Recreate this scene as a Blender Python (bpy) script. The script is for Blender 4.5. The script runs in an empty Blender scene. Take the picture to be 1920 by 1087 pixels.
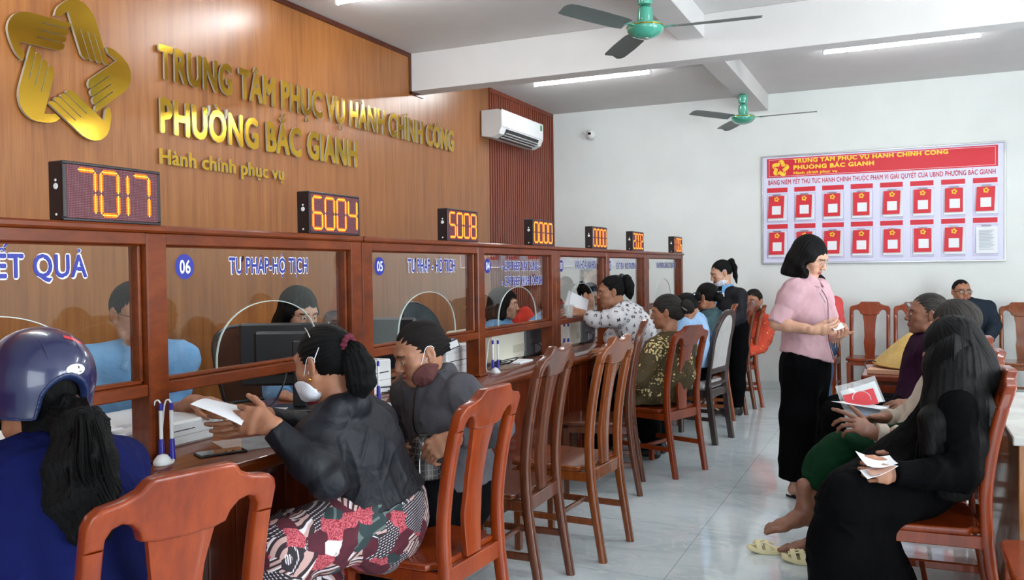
import bpy, bmesh, math, random
import numpy as np
from mathutils import Vector, Matrix
S = bpy.context.scene
COL = S.collection
PI = math.pi
random.seed(7)
# ------------------------------------------------------------------ camera, world, light, exposure
CAM = np.array([0.0, 0.0, 1.38]); FPX = 1605.4
RV = np.array([0.9093, 0.4160, -0.0128]); UV_ = np.array([0.0019, 0.0265, 0.9996]); FV = np.array([-0.4162, 0.9090, -0.0233])
cd = bpy.data.cameras.new('camera'); cam = bpy.data.objects.new('camera', cd); COL.objects.link(cam)
cam.matrix_world = Matrix(((RV[0], UV_[0], -FV[0], 0), (RV[1], UV_[1], -FV[1], 0), (RV[2], UV_[2], -FV[2], 1.38), (0, 0, 0, 1)))
cd.sensor_width = 36; cd.lens = 36 * FPX / 1920; cd.clip_start = 0.05; cd.clip_end = 100
S.camera = cam
S.view_settings.view_transform = 'Standard'; S.view_settings.look = 'None'; S.view_settings.gamma = 1
S.view_settings.use_curve_mapping = False
S.view_settings.exposure = 1.15
w = bpy.data.worlds.new('daylight'); S.world = w; w.use_nodes = True
bg = w.node_tree.nodes['Background']; bg.inputs[0].default_value = (0.80, 0.90, 1.0, 1); bg.inputs[1].default_value = 1.3
def area(name, loc, rot, sx, sy, power, col=(1, 1, 1), portal=False):
    l = bpy.data.lights.new(name, 'AREA'); l.shape = 'RECTANGLE'; l.size = sx; l.size_y = sy; l.energy = power; l.color = col
    o = bpy.data.objects.new(name, l); COL.objects.link(o); o.location = loc; o.rotation_euler = rot
    if portal: l.cycles.is_portal = True
    return o
# daylight comes in at the doorways of the right wall and the wall behind the camera
for yy in (1.2, 4.4):
    area('doorway_daylight', (3.62, yy, 1.35), (0, PI/2, 0), 2.5, 1.9, 70, (0.88, 0.95, 1.0))
area('entrance_daylight', (0.6, -2.45, 1.35), (PI/2, 0, 0), 3.2, 2.5, 30, (0.90, 0.96, 1.0))

# ------------------------------------------------------------------ measuring: pixel of the photograph -> point of the room
def rayv(x, y): return FV + RV * ((x - 960) / FPX) - UV_ * ((y - 543.5) / FPX)
def AX(x, y, X): v = rayv(x, y); return CAM + v * (X / v[0])
def AY(x, y, Y): v = rayv(x, y); return CAM + v * (Y / v[1])
def AZ(x, y, Z): v = rayv(x, y); return CAM + v * ((Z - 1.38) / v[2])
def AD(x, y, d): return CAM + rayv(x, y) * d

# ------------------------------------------------------------------ objects
def new_obj(name, me, parent=None):
    o = bpy.data.objects.new(name, me); COL.objects.link(o)
    if parent is not None: o.parent = parent
    return o
def tag(o, label=None, cat=None, group=None, kind=None):
    if label: o['label'] = label
    if cat: o['category'] = cat
    if group: o['group'] = group
    if kind: o['kind'] = kind
    return o
def thing(name, label, cat, loc=(0, 0, 0), rz=0, group=None):
    o = bpy.data.objects.new(name, None); COL.objects.link(o); o.empty_display_size = 0.05
    o.location = loc; o.rotation_euler = (0, 0, rz)
    return tag(o, label, cat, group)
def copy_tree(o, loc, rz, label, parent=None):
    c = o.copy(); COL.objects.link(c)
    if parent is None:
        c.location = loc; c.rotation_euler = (0, 0, rz); c['label'] = label
    else: c.parent = parent
    for ch in list(o.children): copy_tree(ch, None, None, None, c)
    return c
def np_mesh(name, v, f, mats=(), smooth=True, mi=None, sharp=None):
    """verts array, list/array of faces -> mesh"""
    me = bpy.data.meshes.new(name)
    v = np.asarray(v, dtype=np.float32)
    if isinstance(f, np.ndarray):
        n, k = f.shape
        me.vertices.add(len(v)); me.vertices.foreach_set('co', v.ravel())
        me.loops.add(n * k); me.loops.foreach_set('vertex_index', f.astype(np.int32).ravel())
        me.polygons.add(n); me.polygons.foreach_set('loop_start', np.arange(0, n * k, k, dtype=np.int32))
        me.update(calc_edges=True)
    else:
        me.from_pydata(v.tolist(), [], f)
    for m in mats: me.materials.append(m)
    n = len(me.polygons)
    if mi is not None: me.polygons.foreach_set('material_index', np.asarray(mi, dtype=np.int32))
    if smooth:
        me.polygons.foreach_set('use_smooth', np.ones(n, dtype=bool))
        if sharp: me.set_sharp_from_angle(angle=math.radians(sharp))
    me.update(); return me
class MB:
    """collects shapes into one mesh"""
    def __init__(s): s.v = []; s.f = []; s.m = []; s.cur = 0
    def add(s, vs, fs, M=None):
        b = len(s.v)
        for p in vs:
            if M is not None: p = M @ Vector(p)
            s.v.append((p[0], p[1], p[2]))
        for f in fs: s.f.append([b + i for i in f]); s.m.append(s.cur)
        return s
    def box(s, lo, hi, c=0.003, M=None):
        lo = [min(a, b) for a, b in zip(lo, hi)], [max(a, b) for a, b in zip(lo, hi)]
        lo, hi = lo; c = min([c] + [0.49 * (hi[i] - lo[i]) for i in range(3)])
        vs = []; idx = {}
        for sx in (0, 1):
            for sy in (0, 1):
                for sz in (0, 1):
                    sg = (sx, sy, sz)
                    for ax in range(3):
                        p = []
                        for i in range(3):
                            e = hi[i] if sg[i] else lo[i]; k = -1 if sg[i] else 1
                            p.append(e if i == ax else e + k * c)
                        idx[(sg, ax)] = len(vs); vs.append(p)
        fs = []
        def q(a): fs.append(a)
        for ax in range(3):
            o1, o2 = (ax + 1) % 3, (ax + 2) % 3
            for sd in (0, 1):
                r = []
                for a, b in ((0, 0), (1, 0), (1, 1), (0, 1)):
                    sg = [0, 0, 0]; sg[ax] = sd; sg[o1] = a; sg[o2] = b; r.append(idx[(tuple(sg), ax)])
                q(r if sd else r[::-1])
            for a in (0, 1):
                for b in (0, 1):
                    g0 = [0, 0, 0]; g0[o1] = a; g0[o2] = b; g1 = list(g0); g1[ax] = 1; g0 = tuple(g0); g1 = tuple(g1)
                    r = [idx[(g0, o1)], idx[(g1, o1)], idx[(g1, o2)], idx[(g0, o2)]]
                    q(r if (a == b) else r[::-1])
        for sg in [(x, y, z) for x in (0, 1) for y in (0, 1) for z in (0, 1)]:
            r = [idx[(sg, 0)], idx[(sg, 1)], idx[(sg, 2)]]
            q(r if (sum(sg) % 2 == 1) else r[::-1])
        return s.add(vs, fs, M)
    def rings(s, rs, close=True, caps=True, M=None):
        n = len(rs[0]); vs = [p for r in rs for p in r]; fs = []
        for i in range(len(rs) - 1):
            for j in range(n if close else n - 1):
                k = (j + 1) % n; fs.append([i*n + j, i*n + k, (i+1)*n + k, (i+1)*n + j])
        if caps and close: fs.append(list(range(n))[::-1]); fs.append([(len(rs)-1)*n + j for j in range(n)])
        return s.add(vs, fs, M)
    def tube(s, pts, r, n=10, M=None, caps=True, flat=None):
        pts = [Vector(p) for p in pts]; rr = r if isinstance(r, (list, tuple)) else [r] * len(pts)
        rs = []; up = None
        for i, p in enumerate(pts):
            t = (pts[min(i+1, len(pts)-1)] - pts[max(i-1, 0)]).normalized()
            if up is None: up = Vector((0, 0, 1)) if abs(t.z) < 0.9 else Vector((0, 1, 0))
            a = t.cross(up).normalized(); b = a.cross(t).normalized(); up = b
            ra = rr[i]; rb = ra * (flat or 1)
            rs.append([p + a * (math.cos(2*PI*j/n) * ra) + b * (math.sin(2*PI*j/n) * rb) for j in range(n)])
        return s.rings(rs, True, caps, M)
    def lathe(s, prof, n=24, M=None, cap=True):
        return s.rings([[(r*math.cos(2*PI*j/n), r*math.sin(2*PI*j/n), z) for j in range(n)] for r, z in prof], True, cap, M)
    def prism(s, poly, z0, z1, M=None):
        n = len(poly)
        return s.rings([[(x, y, z0) for x, y in poly], [(x, y, z1) for x, y in poly]], True, True, M)
    def mesh(s, name, mats, smooth=40):
        return np_mesh(name, s.v, s.f, mats if isinstance(mats, (list, tuple)) else [mats], bool(smooth), s.m, smooth)
    def obj(s, name, mats, parent=None, smooth=40): return new_obj(name, s.mesh(name, mats, smooth), parent)
def RM(rx=0, ry=0, rz=0, loc=(0, 0, 0)):
    return Matrix.Translation(loc) @ Matrix.Rotation(rz, 4, 'Z') @ Matrix.Rotation(ry, 4, 'Y') @ Matrix.Rotation(rx, 4, 'X')
def spline(pts, n=8):
    """Catmull-Rom through points of any dimension"""
    P = np.asarray(pts, float); P = np.vstack([2*P[0]-P[1], P, 2*P[-1]-P[-2]]); out = []
    for i in range(1, len(P) - 2):
        for t in np.linspace(0, 1, n, endpoint=False):
            a, b, c, d = P[i-1], P[i], P[i+1], P[i+2]
            out.append(0.5*((2*b) + (c-a)*t + (2*a-5*b+4*c-d)*t*t + (3*b-a-3*c+d)*t**3))
    out.append(P[-2]); return np.array(out)
def poly_mesh(loops, ext, bevel=0.0, res=2):
    """2D outline loops -> (verts,faces) of an extruded filled plate with rounded edges, lying in XY, centred on z=0"""
    cu = bpy.data.curves.new('tmp', 'CURVE'); cu.dimensions = '2D'; cu.fill_mode = 'BOTH'
    cu.extrude = max(ext/2 - bevel, 0); cu.bevel_depth = bevel; cu.bevel_resolution = res; cu.offset = -bevel
    for lp in loops:
        sp = cu.splines.new('POLY'); sp.points.add(len(lp) - 1); sp.use_cyclic_u = True
        for p, q in zip(sp.points, lp): p.co = (q[0], q[1], 0, 1)
    o = bpy.data.objects.new('tmp', cu); me = bpy.data.meshes.new_from_object(o)
    v = [tuple(p.co) for p in me.vertices]; f = [list(p.vertices) for p in me.polygons]
    bpy.data.objects.remove(o); bpy.data.curves.remove(cu); bpy.data.meshes.remove(me); return v, f
def text_mesh(body, bold=0.0, ext=0.0, align='LEFT', spacing=1.0):
    cu = bpy.data.curves.new('tmp', 'FONT'); cu.body = body; cu.size = 1; cu.offset = bold; cu.extrude = ext; cu.resolution_u = 3
    cu.space_character = spacing; cu.align_x = align
    o = bpy.data.objects.new('tmp', cu); COL.objects.link(o); bpy.context.view_layer.update()
    me = bpy.data.meshes.new_from_object(o.evaluated_get(bpy.context.evaluated_depsgraph_get()))
    v = np.array([tuple(p.co) for p in me.vertices]); f = [list(p.vertices) for p in me.polygons]
    bpy.data.objects.remove(o); bpy.data.curves.remove(cu); bpy.data.meshes.remove(me); return v, f
import unicodedata
_gl, _adv = {}, {}
def glyph(ch, bold, ext):
    """one heavy letter; the accents above and below it keep a lighter weight so that they stay apart from the letter"""
    if (ch, bold, ext) in _gl: return _gl[(ch, bold, ext)]
    d = unicodedata.normalize('NFD', ch); base = d[0]; horn = '\u031b' in d; v, f = thick(base, bold, ext)
    y0, y1 = (v[:, 1].min(), v[:, 1].max()) if len(v) else (0, 0)
    if horn:
        ch = unicodedata.normalize('NFC', ''.join(c for c in d if c != '\u031b')); x1 = v[:, 0].max() - (.10 if base == 'O' else .02); n = len(v)
        hp_ = [(x1 - .06, .56), (x1 + .05, .60), (x1 + .075, .70), (x1 + .06, .78), (x1 + .16, .80), (x1 + .175, .70), (x1 + .13, .58), (x1 + .02, .50)]
        v = np.vstack([v, [(a, b, ext) for a, b in hp_], [(a, b, -ext) for a, b in hp_]]); f = list(f) + [[n + i for i in range(8)], [n + 15 - i for i in range(8)]] + ([[n + i, n + 8 + i, n + 8 + (i+1) % 8, n + (i+1) % 8] for i in range(8)] if ext else [])
    if base != ch and len(v):
        a, af = text_mesh(ch, bold*.3, ext); par = list(range(len(a)))
        def root(i):
            while par[i] != i: par[i] = par[par[i]]; i = par[i]
            return i
        for q in af:
            for i in q[1:]: par[root(i)] = root(q[0])
        lab = np.array([root(i) for i in range(len(a))]); n0 = len(v); use = set()
        hi_ = .60 if d[0].islower() and d[0] not in 'hkdlbt' else y1 - .04
        for r in set(lab):
            m = lab == r
            if a[m, 1].min() > min(hi_, y1 + .02) - .01 - (.03 if d[0] == 'i' else 0) or a[m, 1].max() < y0 + .06: use.add(r)
        if d[0] == 'i': v = v[:0]; f = []; use = set(lab); n0 = 0
        mp = {}; vs = [v]
        for i in range(len(a)):
            if lab[i] in use: mp[i] = n0 + len(mp); vs.append(a[i:i+1])
        v = np.vstack(vs); f += [[mp[i] for i in q] for q in af if all(i in mp for i in q)]
    _gl[(ch, bold, ext)] = (v, f); return v, f
def thick(body, r, ext):
    """a glyph made heavier by r all round: shifted copies of the plain glyph"""
    v, f = text_mesh(body, 0, ext); v = v.reshape(-1, 3)
    if r <= 0 or not len(v): return v, list(f)
    V, Fc = [v], list(f); k = 8; n = len(v)
    for i in range(k): V.append(v + np.array((r*math.cos(2*PI*i/k), r*math.sin(2*PI*i/k), 0)) * 1.0 + np.array((0, 0, .004*(i + 1) if not ext else 0))*0 ); Fc += [[n*(i+1) + j for j in q] for q in f]
    if ext:
        for i in range(1, k + 1): V[i] = V[i] * np.array((1, 1, 1 - .004*i))
    else:
        for i in range(1, k + 1): V[i] = V[i] - np.array((0, 0, .0002*i))
    return np.vstack(V), Fc
def advance(ch):
    ch = unicodedata.normalize('NFD', ch)[0]
    if ch not in _adv: _adv[ch] = np.ptp(text_mesh('H' + ch + 'H')[0][:, 0]) - np.ptp(text_mesh('HH')[0][:, 0])
    return _adv[ch]
def fit_text(body, width, cap, bold=0.0, ext=0.0, spacing=1.0, lsb=0.0):
    """a line of lettering fitted to a run and a capital height (capitals are .682 of the size)"""
    x = 0; V, Fc = [], []; n = 0
    for ch in body:
        if ch != ' ':
            v, f = glyph(ch, bold, 0.5 if ext else 0)
            if len(v): V.append(v + np.array((x, 0, 0))); Fc += [[n + i for i in q] for q in f]; n += len(v)
        x += advance(ch) + bold*1.2
    v = np.vstack(V); lo, hi = v[:, 0].min() + bold, v[:, 0].max() - bold; v[:, 0] = (v[:, 0] - lo) * width / (hi - lo)
    v[:, 1] = np.where(v[:, 1] > .72, .72 + (v[:, 1] - .72)*.72, v[:, 1]); v[:, 1] *= cap / 0.682; v[:, 2] *= ext if ext else 1; return v, Fc
# ------------------------------------------------------------------ procedural materials
def srgb(r, g, b):
    f = lambda c: c/12.92 if c <= 0.04045 else ((c+0.055)/1.055)**2.4
    return (f(r/255), f(g/255), f(b/255), 1)
class NT:
    def __init__(s, name):
        s.m = bpy.data.materials.new(name); s.m.use_nodes = True; s.t = s.m.node_tree; s.p = s.t.nodes['Principled BSDF']; s.out = s.t.nodes['Material Output']
    def n(s, typ, **kw):
        nd = s.t.nodes.new('ShaderNode' + typ)
        for k, v in kw.items():
            if k == 'inp':
                for a, b in v.items():
                    if isinstance(b, bpy.types.NodeSocket): s.t.links.new(b, nd.inputs[a])
                    else: nd.inputs[a].default_value = b
            else: setattr(nd, k, v)
        return nd
    def set(s, **kw):
        for k, v in kw.items():
            k = k.replace('_', ' ')
            if isinstance(v, bpy.types.NodeSocket): s.t.links.new(v, s.p.inputs[k])
            else: s.p.inputs[k].default_value = v
        return s
    def coord(s, kind='Object', scale=(1, 1, 1), rot=(0, 0, 0)):
        if kind == 'Position': src = s.n('NewGeometry').outputs['Position']
        else: src = s.n('TexCoord').outputs[kind]
        return s.n('Mapping', inp={'Vector': src, 'Scale': scale, 'Rotation': rot}).outputs[0]
    def noise(s, vec, scale, detail=4, rough=0.55, dist=0):
        return s.n('TexNoise', inp={'Vector': vec, 'Scale': scale, 'Detail': detail, 'Roughness': rough, 'Distortion': dist}).outputs['Fac']
    def ramp(s, fac, stops, interp='LINEAR'):
        r = s.n('ValToRGB', inp={'Fac': fac}); r.color_ramp.interpolation = interp; e = r.color_ramp.elements
        while len(e) < len(stops): e.new(0.5)
        for i, (p, c) in enumerate(stops): e[i].position = p; e[i].color = c
        return r.outputs[0]
    def math(s, op, a, b=0.0, c=0.0):
        return s.n('Math', operation=op, inp={0: a, 1: b, 2: c}).outputs[0]
    def mix(s, fac, a, b, blend='MIX'):
        return s.n('Mix', data_type='RGBA', blend_type=blend, inp={0: fac, 6: a, 7: b}).outputs[2]
    def bump(s, h, strength=0.2, dist=0.01):
        s.t.links.new(s.n('Bump', inp={'Height': h, 'Strength': strength, 'Distance': dist}).outputs[0], s.p.inputs['Normal']); return s
def plain(name, col, rough=0.5, metal=0.0, coat=0.0, **kw):
    t = NT(name); t.set(Base_Color=col if len(col) == 4 else (*col, 1), Roughness=rough, Metallic=metal, Coat_Weight=coat, **kw); return t.m
def wood(name, dark, mid, light, coord='Object', grain=(14, 14, 1.2), rough=0.28, coat=0.6, coat_r=0.08, wear=0.0):
    t = NT(name); c = t.coord(coord, grain); a = t.noise(c, 3, 6, 0.6, 0.4); b = t.noise(c, 14, 3, 0.6)
    big = t.noise(t.coord(coord, tuple(g*0.25 for g in grain)), 2, 2)
    m = t.math('ADD', t.math('MULTIPLY', a, 0.6), t.math('ADD', t.math('MULTIPLY', b, 0.2), t.math('MULTIPLY', big, 0.25)))
    col = t.ramp(m, [(0.35, dark), (0.52, mid), (0.70, light)])
    if wear:
        sc = t.noise(t.coord(coord, (3, 40, 3)), 2, 5, 0.7); col = t.mix(t.math('MULTIPLY', t.ramp(sc, [(0.6, (0, 0, 0, 1)), (0.75, (1, 1, 1, 1))]), wear), col, srgb(190, 130, 90))
    t.set(Base_Color=col, Roughness=rough, Specular_IOR_Level=0.25, Coat_Weight=coat, Coat_Roughness=coat_r)
    t.bump(a, 0.04, 0.004); return t.m
M = {}
M['white_wall'] = None
# ------------------------------------------------------------------ materials
def wall_paint(name, col):
    t = NT(name); n = t.noise(t.coord('Position', (1, 1, 1)), 3, 4); n2 = t.noise(t.coord('Position'), 160, 2)
    t.set(Base_Color=t.ramp(n, [(0.3, tuple(x*0.95 for x in col[:3]) + (1,)), (0.7, col)]), Roughness=0.7); t.bump(n2, 0.05, 0.003); return t.m
M['wall'] = wall_paint('white_wall_paint', srgb(226, 229, 226))
M['ceil'] = wall_paint('white_ceiling_paint', srgb(208, 205, 203))
t = NT('wood_laminate')   # glossy vertical-grain panelling
g = t.coord('Position', (9, 9, 0.55)); a = t.noise(g, 2.2, 6, 0.6, 0.3); b = t.noise(t.coord('Position', (60, 60, 1.2)), 2.5, 3, 0.5)
big = t.noise(t.coord('Position', (0.8, 0.8, 0.3)), 1.2, 2)
mm = t.math('ADD', t.math('MULTIPLY', a, 0.5), t.math('ADD', t.math('MULTIPLY', b, 0.3), t.math('MULTIPLY', big, 0.2)))
t.set(Base_Color=t.ramp(mm, [(0.33, srgb(116, 64, 24)), (0.5, srgb(150, 92, 42)), (0.68, srgb(170, 112, 58))]), Roughness=0.34, Coat_Weight=0.28, Coat_Roughness=0.3)
M['laminate'] = t.m
M['slat'] = wood('red_brown_slat', srgb(96, 38, 22), srgb(122, 54, 32), srgb(140, 66, 40), 'Position', (10, 10, 0.6), 0.4, 0.2, 0.15)
M['slatback'] = plain('slat_gap', srgb(60, 22, 14), 0.6)
M['trimwood'] = wood('dark_trim_wood', srgb(58, 26, 14), srgb(78, 36, 20), srgb(96, 46, 26), 'Position', (2, 2, 2), 0.35, 0.3)
M['counter'] = wood('lacquered_counter_wood', srgb(78, 29, 5), srgb(106, 43, 8), srgb(126, 58, 14), 'Position', (9, 1.0, 9), 0.35, 0.6, 0.03)
M['screen'] = wood('lacquered_screen_wood', srgb(78, 31, 6), srgb(104, 43, 9), srgb(122, 56, 15), 'Position', (7, 2.0, 5), 0.4, 0.2, 0.1)
M['panelwood'] = wood('lacquered_board_wood', srgb(64, 20, 6), srgb(92, 32, 10), srgb(114, 46, 16), 'Position', (12, 12, 0.7), 0.3, 0.5, 0.05)
M['chair_red'] = wood('red_lacquered_chair_wood', srgb(98, 32, 4), srgb(124, 45, 7), srgb(142, 58, 13), 'Object', (6, 6, .7), 0.36, 0.45, 0.03)
M['chair_brown'] = wood('worn_brown_chair_wood', srgb(64, 30, 15), srgb(88, 43, 22), srgb(108, 58, 32), 'Object', (11, 11, 1.1), 0.3, 0.7, 0.1, wear=0.35)
M['chair_orange'] = wood('orange_brown_chair_wood', srgb(90, 40, 12), srgb(118, 58, 20), srgb(138, 74, 30), 'Object', (11, 11, 1.1), 0.27, 0.8, 0.08, wear=0.2)
M['chair_dark'] = wood('dark_grey_chair_wood', srgb(40, 32, 30), srgb(58, 48, 46), srgb(76, 64, 60), 'Object', (11, 11, 1.1), 0.3, 0.6, 0.1)
def fabric(name, col, col2=None, rough=0.85, sc=300, fold=0.0, sheen=0.2):
    t = NT(name); c = t.coord('Object'); n = t.noise(c, sc, 2); n2 = t.noise(c, 6, 3)
    col2 = col2 or tuple(x*0.85 for x in col[:3]) + (1,)
    t.set(Base_Color=t.ramp(n2, [(0.35, col2), (0.65, col)]), Roughness=rough, Specular_IOR_Level=.06 if rough > .7 else .3)
    h = t.math('ADD', t.math('MULTIPLY', n, 0.02), t.math('MULTIPLY', t.noise(c, 14, 3, 0.5, 0.6), fold)) if fold else n
    t.bump(h, 0.5 if fold else 0.15, 0.02 if fold else 0.003); return t.m
M['grey_fabric'] = fabric('light_grey_upholstery', srgb(176, 172, 170))
M['led_red'] = None
M['gold'] = NT('polished_gold_acrylic').set(Base_Color=srgb(222, 176, 62), Metallic=1.0, Roughness=0.13).m
M['gold_side'] = plain('pale_acrylic_edge', srgb(186, 176, 160), 0.4)
t = NT('floor_tile')      # polished pale grey-green marble tile, 0.8 m joints
pos = t.n('NewGeometry').outputs['Position']; sp = t.n('SeparateXYZ', inp={0: pos})
v1 = t.noise(t.coord('Position', (1.0, 1.4, 1), (0, 0, 0.6)), 1.6, 8, 0.62, 1.4)
v2 = t.noise(t.coord('Position', (0.7, 2.4, 1), (0, 0, 0.9)), 2.6, 7, 0.6, 2.2)
vein = t.math('ABSOLUTE', t.math('SUBTRACT', v2, 0.5))
base = t.ramp(v1, [(0.30, srgb(186, 200, 205)), (0.5, srgb(206, 218, 222)), (0.72, srgb(220, 229, 231))])
col = t.mix(t.ramp(vein, [(0.0, (1, 1, 1, 1)), (0.035, (0, 0, 0, 1))]), base, srgb(222, 228, 228))
def joint(axis, off):
    f = t.math('FRACT', t.math('ADD', t.math('DIVIDE', sp.outputs[axis], 0.8), off)); return t.math('MINIMUM', f, t.math('SUBTRACT', 1.0, f))
j = t.math('LESS_THAN', t.math('MINIMUM', joint(0, 0.2125 + 10), joint(1, 0.37 + 10)), 0.0022)
t.set(Base_Color=t.mix(j, col, srgb(156, 164, 166)), Roughness=0.07, Specular_IOR_Level=0.6)
M['floor'] = t.m
M['black'] = plain('black_plastic', srgb(22, 22, 24), 0.4)
M['blackgloss'] = plain('black_glass', srgb(10, 10, 12), 0.06, 0, 0.5)
M['white_plastic'] = plain('white_plastic', srgb(228, 230, 230), 0.4)
M['cream_plastic'] = plain('cream_plastic', srgb(214, 212, 196), 0.45)
M['grey_plastic'] = plain('dark_grey_plastic', srgb(74, 76, 80), 0.45)
M['paper'] = plain('white_paper', srgb(232, 234, 238), 0.8)
M['blue'] = plain('blue_plastic', srgb(44, 40, 150), 0.35)
M['white_paint'] = plain('white_enamel', srgb(238, 240, 242), 0.3)
M['steel'] = plain('brushed_steel', srgb(190, 192, 196), 0.3, 1.0)
M['letter_blue'] = plain('blue_vinyl', srgb(24, 34, 138), 0.5)
M['letter_white'] = plain('white_vinyl', srgb(226, 230, 240), 0.5)
M['red_print'] = plain('red_print', srgb(204, 26, 44), 0.5)
M['crimson_print'] = plain('crimson_text', srgb(186, 24, 52), 0.5)
M['yellow_print'] = plain('yellow_print', srgb(250, 206, 50), 0.5)
M['board'] = plain('lilac_white_board', srgb(214, 214, 236), 0.3)
M['lilac_line'] = plain('lilac_line', srgb(180, 140, 190), 0.5)
M['fan_green'] = plain('mint_green_enamel', srgb(72, 160, 136), 0.25, 0, 0.6)
M['fan_blade'] = plain('grey_green_blade', srgb(92, 100, 98), 0.45)
M['tube_glow'] = None
def emit(name, col, strength):
    m = bpy.data.materials.new(name); m.use_nodes = True; n = m.node_tree; n.nodes.remove(n.nodes['Principled BSDF'])
    e = n.nodes.new('ShaderNodeEmission'); e.inputs[0].default_value = col; e.inputs[1].default_value = strength
    n.links.new(e.outputs[0], n.nodes['Material Output'].inputs[0]); return m
M['tube_glow'] = emit('tube_light', (0.94, 0.98, 1.0, 1), 52)
M['led_lit'] = emit('lit_led', (1.0, 0.13, 0.01, 1), 1.6)
M['led_hot'] = emit('lit_led_core', (1.0, 0.42, 0.05, 1), 1.7)
M['led_off'] = plain('unlit_led', srgb(140, 130, 140), 0.4)
M['led_face'] = NT('led_face').set(Base_Color=srgb(34, 4, 12), Roughness=0.6, Emission_Color=(0.5, 0.0, 0.03, 1), Emission_Strength=0.10).m
M['led_case'] = plain('black_led_case', srgb(28, 20, 24), 0.35)
def thin_glass(name, tint=(0.97, 0.985, 0.98, 1), refl=1.0, haze=0.0):
    m = bpy.data.materials.new(name); m.use_nodes = True; n = m.node_tree; n.nodes.remove(n.nodes['Principled BSDF'])
    tr = n.nodes.new('ShaderNodeBsdfTransparent'); tr.inputs[0].default_value = tint
    gl = n.nodes.new('ShaderNodeBsdfGlossy'); gl.inputs['Roughness'].default_value = 0.0; gl.inputs[0].default_value = (refl, refl, refl, 1)
    lw = n.nodes.new('ShaderNodeLayerWeight'); pw = n.nodes.new('ShaderNodeMath'); pw.operation = 'POWER'; n.links.new(lw.outputs['Facing'], pw.inputs[0]); pw.inputs[1].default_value = 4.0
    fr = n.nodes.new('ShaderNodeMath'); fr.operation = 'MULTIPLY_ADD'; n.links.new(pw.outputs[0], fr.inputs[0]); fr.inputs[1].default_value = 0.7; fr.inputs[2].default_value = 0.04
    mx = n.nodes.new('ShaderNodeMixShader'); n.links.new(fr.outputs[0], mx.inputs[0]); n.links.new(tr.outputs[0], mx.inputs[1]); n.links.new(gl.outputs[0], mx.inputs[2])
    out = mx.outputs[0]
    if haze:
        df = n.nodes.new('ShaderNodeBsdfDiffuse'); df.inputs[0].default_value = (0.8, 0.82, 0.84, 1); m2 = n.nodes.new('ShaderNodeMixShader'); m2.inputs[0].default_value = haze
        n.links.new(out, m2.inputs[1]); n.links.new(df.outputs[0], m2.inputs[2]); out = m2.outputs[0]
    n.links.new(out, n.nodes['Material Output'].inputs[0]); return m
M['glass'] = thin_glass('window_glass')
M['glass_edge'] = plain('glass_edge', srgb(190, 205, 200), 0.15)
M['plastic_film'] = thin_glass('clear_plastic_film', haze=0.22)
# ------------------------------------------------------------------ the room
XW, YF, ZC, XR, YB = -4.0, 10.02, 3.32, 3.7, -2.5
def struct(mb, name, mat, smooth=0): return tag(mb.obj(name, mat, None, smooth), kind='structure')
struct(MB().box((XW - .2, YB - .3, -.1), (XR + .3, YF + .2, 0), 0), 'floor', M['floor'])
struct(MB().box((XW - .2, YB - .3, ZC), (XR + .3, YF + .2, ZC + .15), 0), 'ceiling', M['ceil'])
struct(MB().box((XW - .2, YB - .3, 0), (XW, 8.2, ZC), 0), 'wall_left', M['laminate'])
mb = MB().box((XW - .2, 8.2, 0), (XW - .02, YF, ZC), 0); mb.cur = 1
yy = 8.22
while yy < YF - .03: mb.box((XW - .03, yy, 0.02), (XW + .005, yy + .036, ZC - .045), .003); yy += .0585
mb.box((XW - .03, 8.2, ZC - .045), (XW + .012, YF, ZC - .001), .003)
mb.box((XW - .03, YF - .02, 0), (XW + .012, YF - .001, ZC), .003)
struct(mb, 'wall_left_slats', [M['slatback'], M['slat']])
struct(MB().box((XW - .2, YF, 0), (XR + .3, YF + .2, ZC), 0), 'wall_far', M['wall'])
mb = MB()   # right wall with two doorways, wall behind with an entrance
edges = [YB - .3, .25, 2.15, 3.45, 5.35, YF + .2]
for i in range(0, 5, 2): mb.box((XR, edges[i], 0), (XR + .2, edges[min(i+1, 5)], ZC), 0)
for i in range(1, 5, 2): mb.box((XR, edges[i], 2.6), (XR + .2, edges[i+1], ZC), 0)
struct(mb, 'wall_right', M['wall'])
mb = MB().box((XW - .2, YB - .2, 0), (-1, YB, ZC), 0).box((2.2, YB - .2, 0), (XR + .2, YB, ZC), 0).box((-1, YB - .2, 2.6), (2.2, YB, ZC), 0)
struct(mb, 'wall_back', M['wall'])
mb = MB().box((XW, 6.62, 2.985), (XR, 6.81, ZC), .004)
struct(mb, 'ceiling_beam_cross', M['ceil'])
struct(MB().box((-1.585, 6.81, 3.14), (-1.385, YF, ZC), .004), 'ceiling_beam_far', M['ceil'])
struct(MB().box((-1.585, YB, 3.14), (-1.385, 6.62, ZC), .004), 'ceiling_beam_near', M['ceil'])
mb = MB().box((XW, YB, ZC - .04), (XW + .012, 6.62, ZC), .003).box((XW, 6.588, 2.955), (XW + .012, 6.62, ZC - .04), .003).box((XW, 6.588, 2.955), (XW + .012, 6.83, 2.985), .003)
struct(mb, 'trim_1', M['trimwood'])
struct(MB().box((XW + .02, YF - .012, 0), (XR, YF - .0005, .09), .003), 'baseboard_far', plain('pale_skirting_tile', srgb(205, 210, 208), 0.2))
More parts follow.
